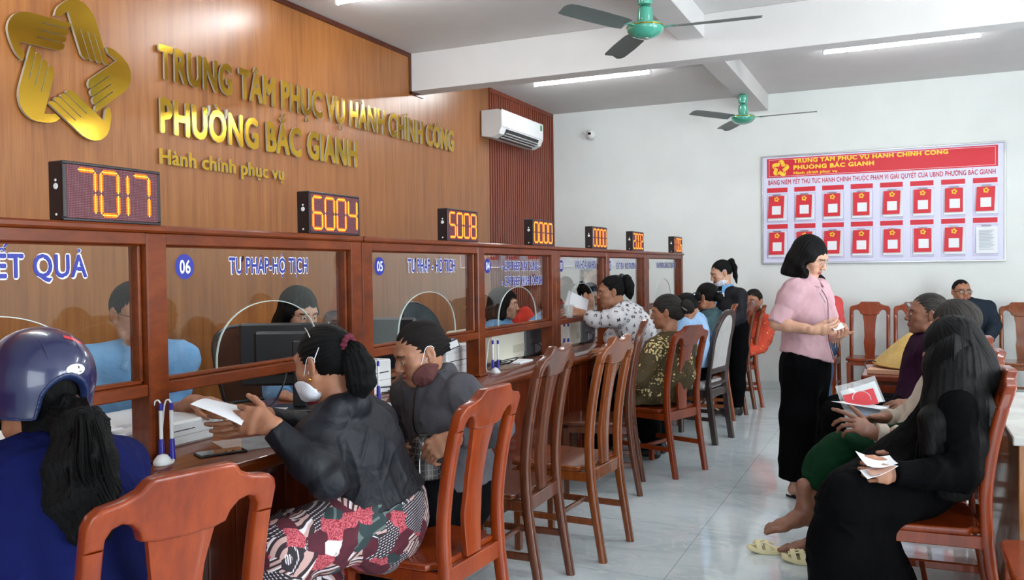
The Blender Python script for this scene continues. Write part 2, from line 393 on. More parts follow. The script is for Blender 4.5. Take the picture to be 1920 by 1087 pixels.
# ------------------------------------------------------------------ service counter
XP, XG, ZT = -2.15, -2.19, 0.787
def front_x(y):
    t = min(max((y - 3.0) / 0.55, 0), 1); return -1.885 - 0.10 * (t*t*(3 - 2*t))
cnt = thing('service_counter', 'long lacquered red-brown counter with plank front under the glazed screen', 'counter', (0, 0, 0))
prof = [(-.045, .742), (-.008, .742), (.0, .752), (.002, .768), (-.004, .781), (-.014, .787)]
rs = []
for y in np.linspace(0.3, 9.25, 60):
    fx = front_x(y); rs.append([(fx + a, y, z) for a, z in prof] + [(-2.72, y, .787), (-2.72, y, .742)])
MB().rings(rs).obj('countertop', M['counter'], cnt)
mb = MB(); y = 0.3
while y < 9.2:
    a0, a1 = front_x(y + .003) - .055, front_x(y + .117) - .055
    ang = math.atan2(-(a1 - a0), .114)
    mb.box((-.02, 0, .08), (0, .117, .742), .004, Matrix.Translation((a0, y + .0015, 0)) @ Matrix.Rotation(ang, 4, 'Z')); y += .12
mb.obj('plank_front', M['panelwood'], cnt)
mb = MB(); n = 40
mb.rings([[(front_x(y) - .085, y, 0), (front_x(y) - .085, y, .08), (front_x(y) - .12, y, .08), (front_x(y) - .12, y, 0)] for y in np.linspace(.3, 9.2, 60)])
mb.obj('plinth', M['trimwood'], cnt)
MB().box((-2.70, .3, .03), (-2.66, 9.2, .742)).box((-2.65, 9.17, .0), (-2.06, 9.2, .742)).obj('carcass', M['panelwood'], cnt)
# ------------------------------------------------------------------ glazed screens
def glass_plate(y0, y1, z0, z1, yc, hw, hh):
    """pane with an arched speaking hole cut up from its lower edge; returns pane MB and the edge strip"""
    K = 28; arch = [(yc - hw * math.cos(PI*i/K), z0 + hh * math.sin(PI*i/K) ** 0.75) for i in range(K + 1)]
    mb = MB(); xs = (XG - .003, XG + .003)
    top = [(y0 + (y1 - y0) * i / K, z1) for i in range(K + 1)]
    for X, s in ((xs[0], 1), (xs[1], -1)):
        vs = [(X, a, b) for a, b in arch] + [(X, a, b) for a, b in top] + [(X, y0, z0), (X, y1, z0)]
        fs = [[i, i+1, K+1+i+1, K+1+i] for i in range(K)] + [[0, K+1, 2*K+2]] + [[K, 2*K+3, 2*K+1]]
        mb.add(vs, [f if s < 0 else f[::-1] for f in fs])
    ed = MB(); ed.rings([[(xs[0] - .0006, a, b), (xs[1] + .0006, a, b), (xs[1] + .0006, a2, b2), (xs[0] - .0006, a2, b2)] for (a, b), (a2, b2) in
                         [((p[0], p[1]), (yc + (p[0] - yc) * 1.008, z0 + (p[1] - z0) * 1.010)) for p in arch]], True, True)
    return mb, ed
def vinyl(body, y0, width, z, cap, parent, lay=0.0):
    """blue letters with a white edge stuck on the customers' side of the glass"""
    mb = MB()
    for bold, off, mi in ((0.072, .0045, 0), (0.026, .0049, 1)):
        v, f = fit_text(body, width, cap, bold); mb.cur = mi
        mb.add([(XG + off + c, y0 + a, z + b) for a, b, c in v], f)
    return mb.obj('lettering', [M['letter_white'], M['letter_blue']], parent, 0)
def disc(num, y, z, parent):
    mb = MB(); mb.add([(XG + .0042, y + .042*math.cos(2*PI*i/36), z + .042*math.sin(2*PI*i/36)) for i in range(36)], [list(range(36))])
    mb.cur = 1; v, f = fit_text(num, .045, .043, 0.02); mb.add([(XG + .0068 + _c, y - .0225 + a, z - .0215 + b) for a, b, _c in v], f)
    return mb.obj('number_disc', [M['letter_blue'], M['letter_white']], parent, 0)
def screen(posts, label, glyphs, group='glazed counter screens'):
    t = thing('counter_screen', label, 'counter screen', (0, 0, 0), 0, group)
    mb = MB(); Y0, Y1 = posts[0][0], posts[-1][1]; x0, x1 = -2.235, XP
    for a, b in posts: mb.box((x0, a, ZT), (x1, b, 1.512), .004)
    for (a0, a1), (b0, b1) in zip(posts, posts[1:]):
        mb.box((x0, a1, 1.474), (x1 - .002, b0, 1.512), .003)         # head rail
        mb.box((x0, a1, .997), (x1 - .004, b0, 1.036), .004)          # middle rail
        for lo, hi in (((XG - .016, a1, 1.036), (XG + .016, b0, 1.049)), ((XG - .016, a1, 1.468), (XG + .016, b0, 1.474)),
                       ((XG - .016, a1, 1.036), (XG + .016, a1 + .013, 1.474)), ((XG - .016, b0 - .013, 1.036), (XG + .016, b0, 1.474))):
            mb.box(lo, hi, .004)
    mb.obj('frame', M['screen'], t)
    MB().box((x0 - .012, Y0 + .002, 1.512), (x1 + .014, Y1 - .002, 1.535), .006).obj('cap_rail', M['screen'], t)
    for a, b in posts: MB().box((x0 - .01, max(a - .012, Y0 - .001), ZT), (x1 + .012, min(b + .012, Y1 + .001), ZT + .014), .005).obj('post_foot', M['screen'], t)
    for k, ((a0, a1), (b0, b1)) in enumerate(zip(posts, posts[1:])):
        yc = (a1 + b0) / 2 + .03
        pane, ed = glass_plate(a1 + .006, b0 - .006, 1.042, 1.471, yc, .285, .232)
        p = pane.obj('glass_pane', M['glass'], t, 0); ed.obj('cut_edge', M['glass_edge'], p)
        num, texts = glyphs[k]
        if num: disc(num, a1 + .108, 1.405, t)
        for tx in texts: vinyl(tx[0], tx[1], tx[2], tx[3], tx[4], t)
screen([(.83, .91), (1.96, 2.04), (3.05, 3.127)], 'nearest glazed screen unit, panes lettered KẾT QUẢ and 06', [
    (None, [('TRẢ KẾT QUẢ', 1.262, .508, 1.377, .062)]), ('06', [('TƯ PHÁP-HỘ TỊCH', 2.357, .44, 1.381, .055)])])
screen([(3.133, 3.21), (4.25, 4.33), (5.35, 5.417)], 'glazed screen unit with panes numbered 05 and 04', [
    ('05', [('TƯ PHÁP - HỘ TỊCH', 3.565, .482, 1.378, .06)]), ('04', [('- CẤP PHÉP XÂY DỰNG', 4.633, .56, 1.378, .052), ('- CẤP PHÉP KINH DOANH', 4.633, .62, 1.285, .052)])])
screen([(5.423, 5.50), (6.51, 6.59), (7.60, 7.677)], 'glazed screen unit with panes numbered 03 and 02', [
    ('03', [('VĂN HÓA - XÃ HỘI', 5.886, .452, 1.383, .06)]), ('02', [('ĐẤT ĐAI  MÔI TRƯỜNG', 6.88, .58, 1.377, .05)])])
screen([(7.683, 7.76), (9.03, 9.10)], 'single-pane glazed screen unit numbered 01, farthest along the counter', [
    ('01', [('VĂN PHÒNG ĐĂNG KÝ ĐẤT ĐAI', 8.154, .768, 1.382, .052)])])
# ------------------------------------------------------------------ LED queue displays
SEG = {'0': 'abcdef', '1': 'bc', '2': 'abged', '3': 'abgcd', '4': 'fgbc', '5': 'afgcd', '6': 'afgedc', '7': 'abc', '8': 'abcdefg'}
def led_dots(txt, cols, x0, pitch, one=None):
    """dot matrix 64 x 30: set of lit (col,row) with chamfered seven-segment digits"""
    lit = {}
    def bar(c0, r0, L, horiz):
        for i in range(L):
            for k in (-1, 0, 1):
                if (i == 0 or i == L - 1) and k != 0: continue
                lit[(c0 + i, r0 + k) if horiz else (c0 + k, r0 + i)] = (k == 0)
    x = x0 if not isinstance(x0, list) else x0[0]
    for i_, ch in enumerate(txt):
        if isinstance(x0, list): x = x0[i_]
        W = pitch - 4; s = SEG[ch]; R0, R1, R2 = 28, 15, 2
        if ch == '1' and one is not None: bar(x + one, R1 + 1, R0 - R1 - 1, False); bar(x + one, R2 + 1, R1 - R2 - 1, False); x += pitch; continue
        if 'a' in s: bar(x + 1, R0, W - 1, True)
        if 'g' in s: bar(x + 1, R1, W - 1, True)
        if 'd' in s: bar(x + 1, R2, W - 1, True)
        if 'f' in s: bar(x, R1 + 1, R0 - R1 - 1, False)
        if 'b' in s: bar(x + W, R1 + 1, R0 - R1 - 1, False)
        if 'e' in s: bar(x, R2 + 1, R1 - R2 - 1, False)
        if 'c' in s: bar(x + W, R2 + 1, R1 - R2 - 1, False)
        x += pitch
    return lit
def led(y0, txt, x0, pitch, label, one=None, stub=True):
    t = thing('queue_display', label, 'LED display', (XP, y0, 1.536), 0, 'queue number displays on the screen')
    W, H, D = .348, .170, .062
    MB().box((-D, 0, 0), (-.004, W, H), .003).box((-.01, 0, 0), (0, W, .009), .002).box((-.01, 0, H - .009), (0, W, H), .002).box((-.01, 0, .009), (0, .012, H - .009), .002).box((-.01, W - .012, .009), (0, W, H - .009), .002).obj('case', M['led_case'], t)
    MB().box((-.006, .012, .009), (-.002, W - .012, H - .009), 0).obj('dark_panel', M['led_face'], t, 0)
    lit = led_dots(txt, 64, x0, pitch, one); on = MB(); off = MB(); p = (W - .032) / 63; q = (H - .024) / 30
    for c in range(64):
        for r in range(31):
            y, z = .016 + c * p, .012 + r * q
            if (c, r) in lit:
                s = p * .47; on.cur = 1 if lit[(c, r)] else 0
                on.add([(-.0008, y + s*math.cos(PI/4*k), z + s*math.sin(PI/4*k)) for k in range(8)], [list(range(8))])
            else:
                s = p * .15; off.add([(-.0014, y - s, z - s), (-.0014, y + s, z - s), (-.0014, y + s, z + s), (-.0014, y - s, z + s)], [[0, 1, 2, 3]])
    on.obj('lit_digits', [M['led_lit'], M['led_hot']], t, 0); off.obj('unlit_dots', M['led_off'], t, 0)
    sc = MB()
    for z in (.018, .115): sc.lathe([(.0001, .002), (.0035, .0015), (.004, 0)], 10, RM(PI/2, 0, 0, (-.031, 0, z)))
    sc.lathe([(.0001, .0015), (.008, .0015), (.009, 0)], 16, RM(PI/2, 0, 0, (-.031, 0, .098)))
    sc.obj('side_stickers', M['white_plastic'], t)
    cb = MB().tube(spline([(-.04, W, .115), (-.04, W + .018, .11), (-.045, W + .024, .08), (-.05, W + .012, .05), (-.055, W + .004, .035), (-.05, W - .005, .04)], 6), .0022, 6)
    cb.obj('power_cable', M['black'], t)
led(1.672, '7017', [6, 22, 29, 45], 16, 'LED display reading 7017, nearest and largest in view', 12)
led(2.768, '6004', 2, 16, 'LED display reading 6004 above the 06 pane')
led(3.905, '5008', 2, 16, 'LED display reading 5008 above the 05 pane')
led(5.03, '0000', 2, 16, 'LED display reading 0000 above the 04 pane')
led(6.18, '0000', 2, 16, 'LED display reading 0000 above the 03 pane')
led(7.24, '2002', 2, 16, 'LED display reading 2002 above the 02 pane')
led(8.72, '1006', 2, 16, 'LED display reading 1006, farthest along the screen', 3)
# ------------------------------------------------------------------ gold lettering and emblem on the wood wall
def wall_text(name, body, y0, z0, width, cap, label, bold, th=.013):
    v, f = fit_text(body, width, cap, bold, th); mb = MB()
    x = XW + .012
    mb.add([(x + th/2 + c, y0 + a, z0 + b) for a, b, c in v], f)
    me = mb.mesh(name, [M['gold'], M['gold_side']], 0)
    me.polygons.foreach_set('material_index', [0 if p.normal.x > .9 else 1 for p in me.polygons])
    return tag(new_obj(name, me), label, 'wall lettering', 'gold lettering on the wood wall')
wall_text('wall_lettering', 'TRUNG TÂM PHỤC VỤ HÀNH CHÍNH CÔNG', 3.75, 2.543, 3.62, .184, 'gold raised letters reading TRUNG TÂM PHỤC VỤ HÀNH CHÍNH CÔNG', .034)
wall_text('wall_lettering', 'PHƯỜNG BẮC GIANH', 3.752, 2.225, 1.985, .190, 'gold raised letters reading PHƯỜNG BẮC GIANH', .034)
wall_text('wall_lettering', 'Hành chính phục vụ', 3.744, 2.036, 1.106, .086, 'small gold raised letters reading Hành chính phục vụ', .02, .008)
HAND = [(-.2755,-.01),(-.29,0),(-.3064,.0125),(-.320,.030),(-.3297,.0493),(-.341,.076),(-.3487,.1027),(-.352,.1235),(-.351,.1438),(-.344,.167),(-.3327,.1871),(-.317,.206),(-.2972,.219),(-.273,.231),(-.2438,.2378),(-.214,.2395),(.0002,.2429),(0,.230),(-.0083,.2201),(-.0282,.2103),(-.1686,.2059),(-.1687,.2006),(-.0283,.2062),(-.0142,.2049),(-.014,.190),(-.0213,.1777),(-.041,.1695),(-.1821,.1679),(-.1823,.1625),(-.0411,.166),(-.0295,.1633),(-.029,.150),(-.0364,.1377),(-.0537,.1302),(-.1964,.1279),(-.1965,.1225),(-.0538,.1268),(-.04,.1231),(-.042,.108),(-.0508,.0967),(-.0704,.0854),(-.2941,.079),(-.2809,.0508),(-.2655,.0203)]
def hand_poly(k, sc=1.0):
    a = -2*PI/5 * k; return [(sc*(x*math.cos(a) - y*math.sin(a)), sc*(x*math.sin(a) + y*math.cos(a))) for x, y in HAND]
em = thing('wall_emblem', 'large gold emblem of five linked hands forming a star on the wood wall', 'emblem', (XW + .012, 3.158, 2.46))
for k in range(5):
    v, f = poly_mesh([hand_poly(k)], .016, 0)
    me = np_mesh('gold_hand', [(.008 + c, a, b) for a, b, c in v], f, [M['gold'], M['gold_side']], False)
    me.polygons.foreach_set('material_index', [0 if p.normal.x > .9 else 1 for p in me.polygons]); new_obj('gold_hand', me, em)
# ------------------------------------------------------------------ air conditioner
ac = thing('air_conditioner', 'white split air conditioner mounted high on the slatted wall', 'air conditioner', (XW + .012, 8.0, 2.755))
def acp(k): return [(0, 0.02), (.0, .285), (.195, .285), (.225, .27), (.228, .10), (.20, .035), (.12, .0)]
MB().rings([[(x, y, z) for x, z in acp(0)] for y in (0, .012, 1.10, 1.112)]).obj('body', M['white_plastic'], ac, 30)
MB().box((.226, .004, .105), (.236, 1.108, .283), .006).obj('front_panel', M['white_paint'], ac)
mb = MB(); mb.add([(.2265, .12, .096), (.2265, .99, .096), (.127, .99, .0005), (.127, .12, .0005)], [[0, 1, 2, 3]]); mb.add([(.2265, .12, .09)]*0, [])
Mx = Matrix.Translation((.004, 0, -.004)); MB().add([(.2265, .12, .096), (.2265, .99, .096), (.205, .99, .038), (.127, .99, .002), (.127, .12, .002), (.205, .12, .038)], [[0, 1, 2, 5], [5, 2, 3, 4]], Mx).obj('air_outlet', M['black'], ac, 0)
for i in range(3):
    f = i / 2; MB().box((.15 + .06*f, .13, .008 + .035*f), (.185 + .055*f, .98, .014 + .035*f), .002).obj('louvre', M['white_plastic'], ac)
MB().box((.236, 1.02, .20), (.2375, 1.07, .262), 0).obj('energy_label', plain('green_label', srgb(60, 150, 70), .5), ac, 0)
# ------------------------------------------------------------------ fans
def fan(y, phi, label, rod=.245):
    t = thing('ceiling_fan', label, 'ceiling fan', (-1.485, y, 3.14), 0, 'mint green ceiling fans')
    L = 3.14 - 2.895
    MB().lathe([(.0001, 0), (.02, 0), (.045, -.02), (.05, -.07), (.044, -.095), (.018, -.1), (.0001, -.1)][::-1], 20).obj('canopy', M['fan_green'], t)
    MB().lathe([(.012, -L + .06), (.012, -.09)], 12).obj('rod', M['fan_green'], t)
    MB().lathe([(.0001, -L - .062), (.04, -L - .06), (.085, -L - .045), (.112, -L - .02), (.118, -L), (.112, -L + .022), (.075, -L + .032), (.046, -L + .04), (.05, -L + .06), (.046, -L + .125), (.03, -L + .14), (.0001, -L + .145)], 32).obj('motor', M['fan_green'], t)
    MB().lathe([(.0001, -L - .066), (.022, -L - .065), (.026, -L - .058)], 20).obj('badge', M['steel'], t)
    MB().lathe([(.1145, -L + .013), (.1195, -L + .011), (.1195, -L + .006), (.117, -L + .004)], 32, cap=False).obj('gold_band', M['gold'], t)
    for k in range(3):
        a = math.radians(phi + 24.6 + 120 * k); R = Matrix.Rotation(a, 4, 'Z')
        b = MB(); P = []
        for s, wd in ((.17, .05), (.22, .066), (.45, .075), (.66, .072), (.705, .06), (.712, .03)):
            tl = .16 * (1 - (s - .17) * .8); P.append([(s, -wd, -L - .01 - tl*.05), (s, 0, -L + .004), (s, wd, -L + .002 + tl*.05), (s, wd, -L + .0035 + tl*.05), (s, 0, -L + .0055), (s, -wd, -L - .0085 - tl*.05)])
        b.rings(P, True, True, R); bl = b.obj('blade', M['fan_blade'], t)
        MB().box((.1, -.018, -L - .002), (.19, .018, -L + .003), .001, R).obj('blade_bracket', M['fan_green'], bl)
fan(5.32, -20, 'nearer mint green ceiling fan, hanging in front of the cross beam')
fan(8.95, -27, 'mint green ceiling fan beyond the cross beam')
# ------------------------------------------------------------------ tube lights
def tube(x, y, label, L=1.2):
    t = thing('tube_light', label, 'tube light', (x, y, ZC), 0, 'fluorescent tube lights on the ceiling')
    MB().box((-L/2 - .015, -.02, -.032), (L/2 + .015, .02, 0), .004).box((-L/2 - .02, -.016, -.07), (-L/2, .016, -.025), .004).box((L/2, -.016, -.07), (L/2 + .02, .016, -.025), .004).obj('fitting', M['white_paint'], t)
    MB().tube([(-L/2, 0, -.052), (L/2, 0, -.052)], .013, 12).obj('tube', M['tube_glow'], t)
tube(-2.83, 8.12, 'lit tube light beyond the cross beam, on its left above the slatted wall')
tube(-.03, 8.10, 'lit tube light beyond the cross beam, above the red notice board')
tube(-3.0, 5.0, 'lit tube light high above the gold lettering')
tube(-3.3, 2.2, 'lit tube light over the clerks at the near end')
tube(.6, 4.6, 'lit tube light over the waiting seats')
tube(2.6, 8.1, 'added tube light out of view, brightening the right end of the far wall')  # extra unseen tube, added to lift the far wall and floor
tube(2.6, 4.6, 'added tube light out of view, brightening the right side of the room')  # another tube added outside the view for more light on the floor
# ------------------------------------------------------------------ wall camera
c = AY(1108, 254, YF)
t = thing('security_camera', 'small white dome camera high on the far wall', 'camera', (c[0], YF - .001, c[2]))
MB().lathe([(.0001, .0), (.05, .0), (.052, .02), (.045, .03), (.0001, .03)], 20, RM(PI/2)).obj('mount', M['white_plastic'], t)
MB().lathe([(.0001, -.06), (.03, -.052), (.05, -.03), (.056, 0), (.05, .03), (.03, .052), (.0001, .06)], 24, RM(PI/2, 0, 0, (.03, -.085, -.0))).obj('body', M['white_plastic'], t)
MB().box((.012, -.152, -.012), (.05, -.14, .016), .004).obj('lens', M['blackgloss'], t)
MB().tube(spline([(-.05, -.005, .0), (-.1, -.02, .05), (-.14, -.015, 0), (-.09, -.02, -.045), (-.05, -.01, -.02)], 6), .004, 6).obj('cable', M['white_plastic'], t)
# ------------------------------------------------------------------ red and white notice board on the far wall
nb = thing('notice_board', 'wide white notice board with red heading and two rows of red leaflets', 'notice board', (0, YF, 0))
bx0, bx1, bz0, bz1 = -1.445, .93, 1.42, 2.612
MB().box((bx0, -.022, bz0), (bx1, -.001, bz1), .003).obj('panel', M['board'], nb)
mb = MB()
for lo, hi in (((bx0 - .012, -.03, bz0 - .012), (bx1 + .012, 0, bz0 + .006)), ((bx0 - .012, -.03, bz1 - .006), (bx1 + .012, 0, bz1 + .012)), ((bx0 - .012, -.03, bz0), (bx0 + .006, 0, bz1)), ((bx1 - .006, -.03, bz0), (bx1 + .012, 0, bz1))): mb.box(lo, hi, .003)
mb.obj('metal_frame', M['steel'], nb)
pr = MB(); PM = [M['red_print'], M['yellow_print'], M['crimson_print'], M['letter_white'], M['lilac_line']]
def rect(x0, x1, z0, z1, m, y=-.0228, mb=None):
    mb = mb or pr; mb.cur = m; mb.add([(x0, y, z0), (x1, y, z0), (x1, y, z1), (x0, y, z1)], [[0, 1, 2, 3]])
def ptext(body, x, z, width, cap, m, bold=.02, y=-.0236):
    v, f = fit_text(body, width, cap, bold); pr.cur = m; pr.add([(x + a, y - .0002 - c*.3, z + b) for a, b, c in v], f)
def mini(x, z, s, m, y=-.0236, mb=None):
    mb = mb or pr; mb.cur = m
    for k in range(5):
        v, f = poly_mesh([hand_poly(k, s)], 0, 0); mb.add([(x + a, y, z + b) for a, b, _ in v], f)
rect(-1.40, .873, 2.375, 2.59, 0)
for a in ((-1.378, .85, 2.388, 2.391), (-1.378, .85, 2.574, 2.577), (-1.378, -1.375, 2.388, 2.577), (.847, .85, 2.388, 2.577)): rect(*a, 3, -.0232)
mini(-1.255, 2.478, .25, 1)
ptext('TRUNG TÂM PHỤC VỤ HÀNH CHÍNH CÔNG', -1.112, 2.530, 1.53, .042, 1, .05)
ptext('PHƯỜNG BẮC GIANH', -1.112, 2.458, .82, .042, 1, .05)
ptext('Hành chính phục vụ', -1.112, 2.405, .45, .028, 1, .03)
ptext('BẢNG NIÊM YẾT THỦ TỤC HÀNH CHÍNH THUỘC PHẠM VI GIẢI QUYẾT CỦA UBND PHƯỜNG BẮC GIANH', -1.385, 2.298, 2.235, .050, 2, .02)
pitch, cw = .2923, .222
for r in range(2):
    for k in range(8):
        x = -1.40 + k * pitch; zt = (2.262, 1.855)[r]
        rect(x, x + cw, zt - .052, zt, 0)
        for a in ((x, x + .003, zt - .39, zt - .068), (x + cw - .003, x + cw, zt - .39, zt - .068), (x, x + cw, zt - .39, zt - .387), (x, x + cw, zt - .071, zt - .068)): rect(*a, 4)
pr.obj('printing', PM, nb, 0)
lf0 = None
words = ['first', 'second', 'third', 'fourth', 'fifth', 'sixth', 'seventh', 'eighth']
for r in range(2):
    for k in range(8):
        x = -1.40 + k * pitch + cw/2 + (.012 if k > 3 else 0); zt = (2.262, 1.855)[r] - .078
        lab = f'red leaflet with blank white square on the notice board, {words[k]} in the {"upper" if r == 0 else "lower"} row'
        if r == 1 and k == 7: lab = 'white printed sheet clipped at the lower end of the notice board'
        sk = ((k * 37 + r * 17) % 7 - 3) * .002
        t = thing('leaflet' if not (r and k == 7) else 'notice_sheet', lab, 'leaflet', (x, YF - .03, zt), 0, 'leaflets clipped to the notice board')
        def sheet(x0, x1, z0, z1, y, bow=.01, skx=0.0):
            rs = []
            for i in range(9):
                f = i / 8; zz = z0 + (z1 - z0) * f; yy = y - bow * (1 - f) ** 2; sx = skx * (1 - f)
                rs.append([(x0 + sx, yy - .001, zz), (x1 + sx, yy - .001 - .004*(1-f), zz), (x1 + sx, yy - .004*(1-f), zz), (x0 + sx, yy, zz)])
            return MB().rings(rs)
        sheet(-.095, .098, -.288, -.012, -.003, .012).obj('sheet_stack', M['paper'], t)
        if not (r and k == 7):
            sheet(-.088, .078, -.262, -.014, -.010, .012, sk - .006).obj('red_cover', M['red_print'], t)
            mb = MB(); mini(-.004 + sk*.3, -.052, .075, 0, -.0165, mb); mb.obj('emblem', M['yellow_print'], t, 0)
            sheet(-.05 + sk, .046 + sk, -.222, -.126, -.0165, .003).obj('blank_square', M['paper'], t)
            rs = MB(); rs.add([(-.094, -.018, -.27), (.09, -.018, -.27), (.094, -.0075, -.008), (-.09, -.0075, -.008)], [[0, 1, 2, 3]]); rs.obj('plastic_sleeve', M['plastic_film'], t, 0)
        else:
            mb = MB()
            for i in range(14): mb.add([(-.07, -.0165, -.05 - i*.015), (.07 - (i*7 % 5)*.008, -.0165, -.05 - i*.015), (.07 - (i*7 % 5)*.008, -.0165, -.055 - i*.015), (-.07, -.0165, -.055 - i*.015)], [[0, 3, 2, 1]])
            mb.obj('print_lines', plain('grey_print', srgb(170, 178, 186), .8), t, 0)
        MB().tube([(-.045, -.014, -.004), (.04, -.014, -.004)], .0055, 8).obj('clip_bar', M['steel'], t)
# ------------------------------------------------------------------ wooden dining chairs
def chair(name, label, mat, H, style, group):
    """front is +Y, origin on the floor under the seat centre; parts: seat, legs, stiles, crest, splat, rails"""
    t = thing(name, label, 'chair', (0, 0, 0), 0, group)
    k = (H - .45) / .55
    back = spline([(-.262, 0), (-.232, .18), (-.205, .36), (-.198, .47), (-.197, .45 + .13*k), (-.216, .45 + .28*k), (-.250, .45 + .43*k), (-.292, .45 + .55*k)], 5)
    yz = lambda z: float(np.interp(z, back[:, 1], back[:, 0]))
    def sect(cx, y, z, a, b):
        c = .35; return [(cx + a*p, y + b*q, z) for p, q in ((-1, -1+c), (-1+c, -1), (1-c, -1), (1, -1+c), (1, 1-c), (1-c, 1), (-1+c, 1), (-1, 1-c))]
    hw = lambda z: .178 + .0 * z
    zc = H - .125
    for s in (-1, 1):
        zs = [0, .1, .2, .3, .4, .45] ; MB().rings([sect(s*hw(z), yz(z), z, .0185, .0215 - .004*(1 - z/.45)) for z in zs]).obj('leg', mat, t, 50)
        zs = np.linspace(.45, zc, 12); MB().rings([sect(s*hw(z), yz(z), z, .0185, .0205) for z in zs]).obj('stile', mat, t, 50)
        MB().rings([[(s*.185 + a*q, .185 + b*q + s*0, z) for a, b in ((-.02, -.02), (.02, -.02), (.02, .02), (-.02, .02))] for z, q in ((0, .72), (.2, .85), (.405, 1))]).obj('leg', mat, t, 30)
        MB().box((s*.183 - .011, -.2, .375), (s*.183 + .011, .18, .42), .003).obj('seat_rail', mat, t)
        MB().box((s*.183 - .009, -.215, .17), (s*.183 + .009, .18, .2), .003).obj('stretcher', mat, t)
    MB().box((-.18, .172, .375), (.18, .194, .42), .003).obj('seat_rail', mat, t)
    MB().box((-.178, -.212, .37), (.178, -.188, .43), .003).obj('seat_rail', mat, t)
    MB().box((-.178, -.02, .175), (.178, -.002, .198), .003).obj('stretcher', mat, t)
    # seat board with eased edge, slightly wider in front
    out = [(-.165, -.185), (.165, -.185), (.17, -.16)] + [(.20, -.14), (.215, .16), (.205, .205), (.17, .222), (-.17, .222), (-.205, .205), (-.215, .16), (-.20, -.14), (-.17, -.16)]
    v, f = poly_mesh([out], .026, .008); new_obj('seat', np_mesh('seat', [(a, b, .434 + c) for a, b, c in v], f, [mat], True, None, 40), t)
    # crest rail
    w = .1968
    if style == 'flat':
        top = [(w, zc), (w + .001, H - .075), (w - .006, H - .055), (w - .022, H - .042), (.135, H - .035), (.105, H - .022), (.092, H - .006), (.082, H)]
    else:
        top = [(w, zc), (w + .001, H - .085), (w - .006, H - .066), (w - .022, H - .052), (.142, H - .043), (.122, H - .028), (.110, H - .008), (.098, H), (.085, H - .002), (.06, H - .012), (.03, H - .020), (0, H - .022)]
    inn = [(w - .037, zc), (w - .038, H - .105), (w - .048, H - .088), (.132, H - .082), (.112, H - .088), (.096, H - .106), (.088, H - .128), (.06, H - .136), (0, H - .139)]
    half = [(x, z) for x, z in top]; lp = half + [(-x, z) for x, z in half[::-1] if x > 0] + [(-x, z) for x, z in inn] + [(x, z) for x, z in inn[::-1] if x > 0]
    lp2 = []
    for p in lp:
        if not lp2 or abs(p[0]-lp2[-1][0]) + abs(p[1]-lp2[-1][1]) > 1e-5: lp2.append(p)
    v, f = poly_mesh([lp2], .040, .009, 3)
    new_obj('crest_rail', np_mesh('crest_rail', [(a, yz(b) + c, b) for a, b, c in v], f, [mat], True, None, 45), t)
    rs = []
    for z in np.linspace(.435, H - .125, 16):
        u = (z - .435) / (H - .56); a = float(np.interp(u, [0, .3, .38, .42, .8, 1], [.046, .056, .058, .050, .056, .072])); y = yz(z) + .004
        rs.append([(-a, y - .009, z), (-a + .008, y - .012, z), (a - .008, y - .012, z), (a, y - .009, z), (a, y + .006, z), (-a, y + .006, z)])
    MB().rings(rs).obj('splat', mat, t, 40)
    return t
protos = {}
def put_chair(kind, crest, face, label, H=None):
    mat, h, st, g, nm = {'red': ('chair_red', 1.0, 'flat', 'red wooden chairs', 'dining_chair'), 'brown': ('chair_brown', 1.06, 'dip', 'tall brown wooden chairs', 'dining_chair'),
                     'orange': ('chair_orange', 1.0, 'flat', 'orange-brown wooden chairs', 'dining_chair'), 'tallorange': ('chair_orange', 1.06, 'dip', 'tall brown wooden chairs', 'dining_chair'),
                     'dark': ('chair_dark', 1.05, 'dip', None, 'dining_chair')}[kind]
    a = math.radians(face); loc = (crest[0] + .292*math.cos(a), crest[1] + .292*math.sin(a), 0); rz = a - PI/2
    if kind not in protos:
        t = chair(nm, label, M[mat], h, st, g); t.location = loc; t.rotation_euler = (0, 0, rz); protos[kind] = t; return t
    return copy_tree(protos[kind], loc, rz, label)
put_chair('red', (-1.265, 1.25), 164, 'red lacquered wooden chair behind the woman in the blue helmet, nearest chair in view')
put_chair('red', (-1.225, 2.53), 177, 'red lacquered wooden chair under the woman in patchwork trousers')
put_chair('brown', (-1.34, 3.42), 181, 'worn tall brown chair beside the woman in the grey hooded jacket')
put_chair('tallorange', (-1.245, 3.98), 176, 'empty tall orange-brown chair with scuffed seat in the middle of the counter row')
put_chair('brown', (-1.47, 5.20), 193, 'tall brown chair seen edge-on beside the woman in the olive floral blouse')
put_chair('red', (-1.27, 5.66), 160, 'red lacquered chair behind the woman in the olive floral blouse')
put_chair('tallorange', (-1.34, 7.62), 186, 'orange-brown chair just beyond the dark upholstered chair')
put_chair('brown', (-1.30, 8.33), 176, 'tall brown chair in front of the woman in the orange top')
put_chair('red', (-1.265, 8.82), 190, 'red chair seen edge-on at the far end of the counter row')
put_chair('red', (.350, 3.60), 182, 'red lacquered chair under the long-haired woman in black')
put_chair('red', (.385, 4.34), 181, 'red chair behind the grey-haired person in the cream shirt')
put_chair('red', (.405, 5.12), 180, 'red chair behind the woman in purple')
put_chair('red', (.805, 3.11), 180, 'red chair at the lower right corner with only its seat in view')
put_chair('red', (-.325, 9.74), 270, 'empty red-brown chair against the far wall under the notice board')
put_chair('red', (.10, 9.74), 270, 'red-brown chair against the far wall, partly hidden by the woman in purple')
put_chair('red', (.565, 9.755), 270, 'red-brown chair under the man in dark clothes')
put_chair('orange', (1.05, 9.74), 270, 'orange-brown chair at the right end of the far wall')
put_chair('red', (-.79, 9.62), 266, 'red-brown chair against the far wall behind the woman in pink')
put_chair('dark', (.03, 8.40), 0, 'dark grey chair seen edge-on in front of the far wall')
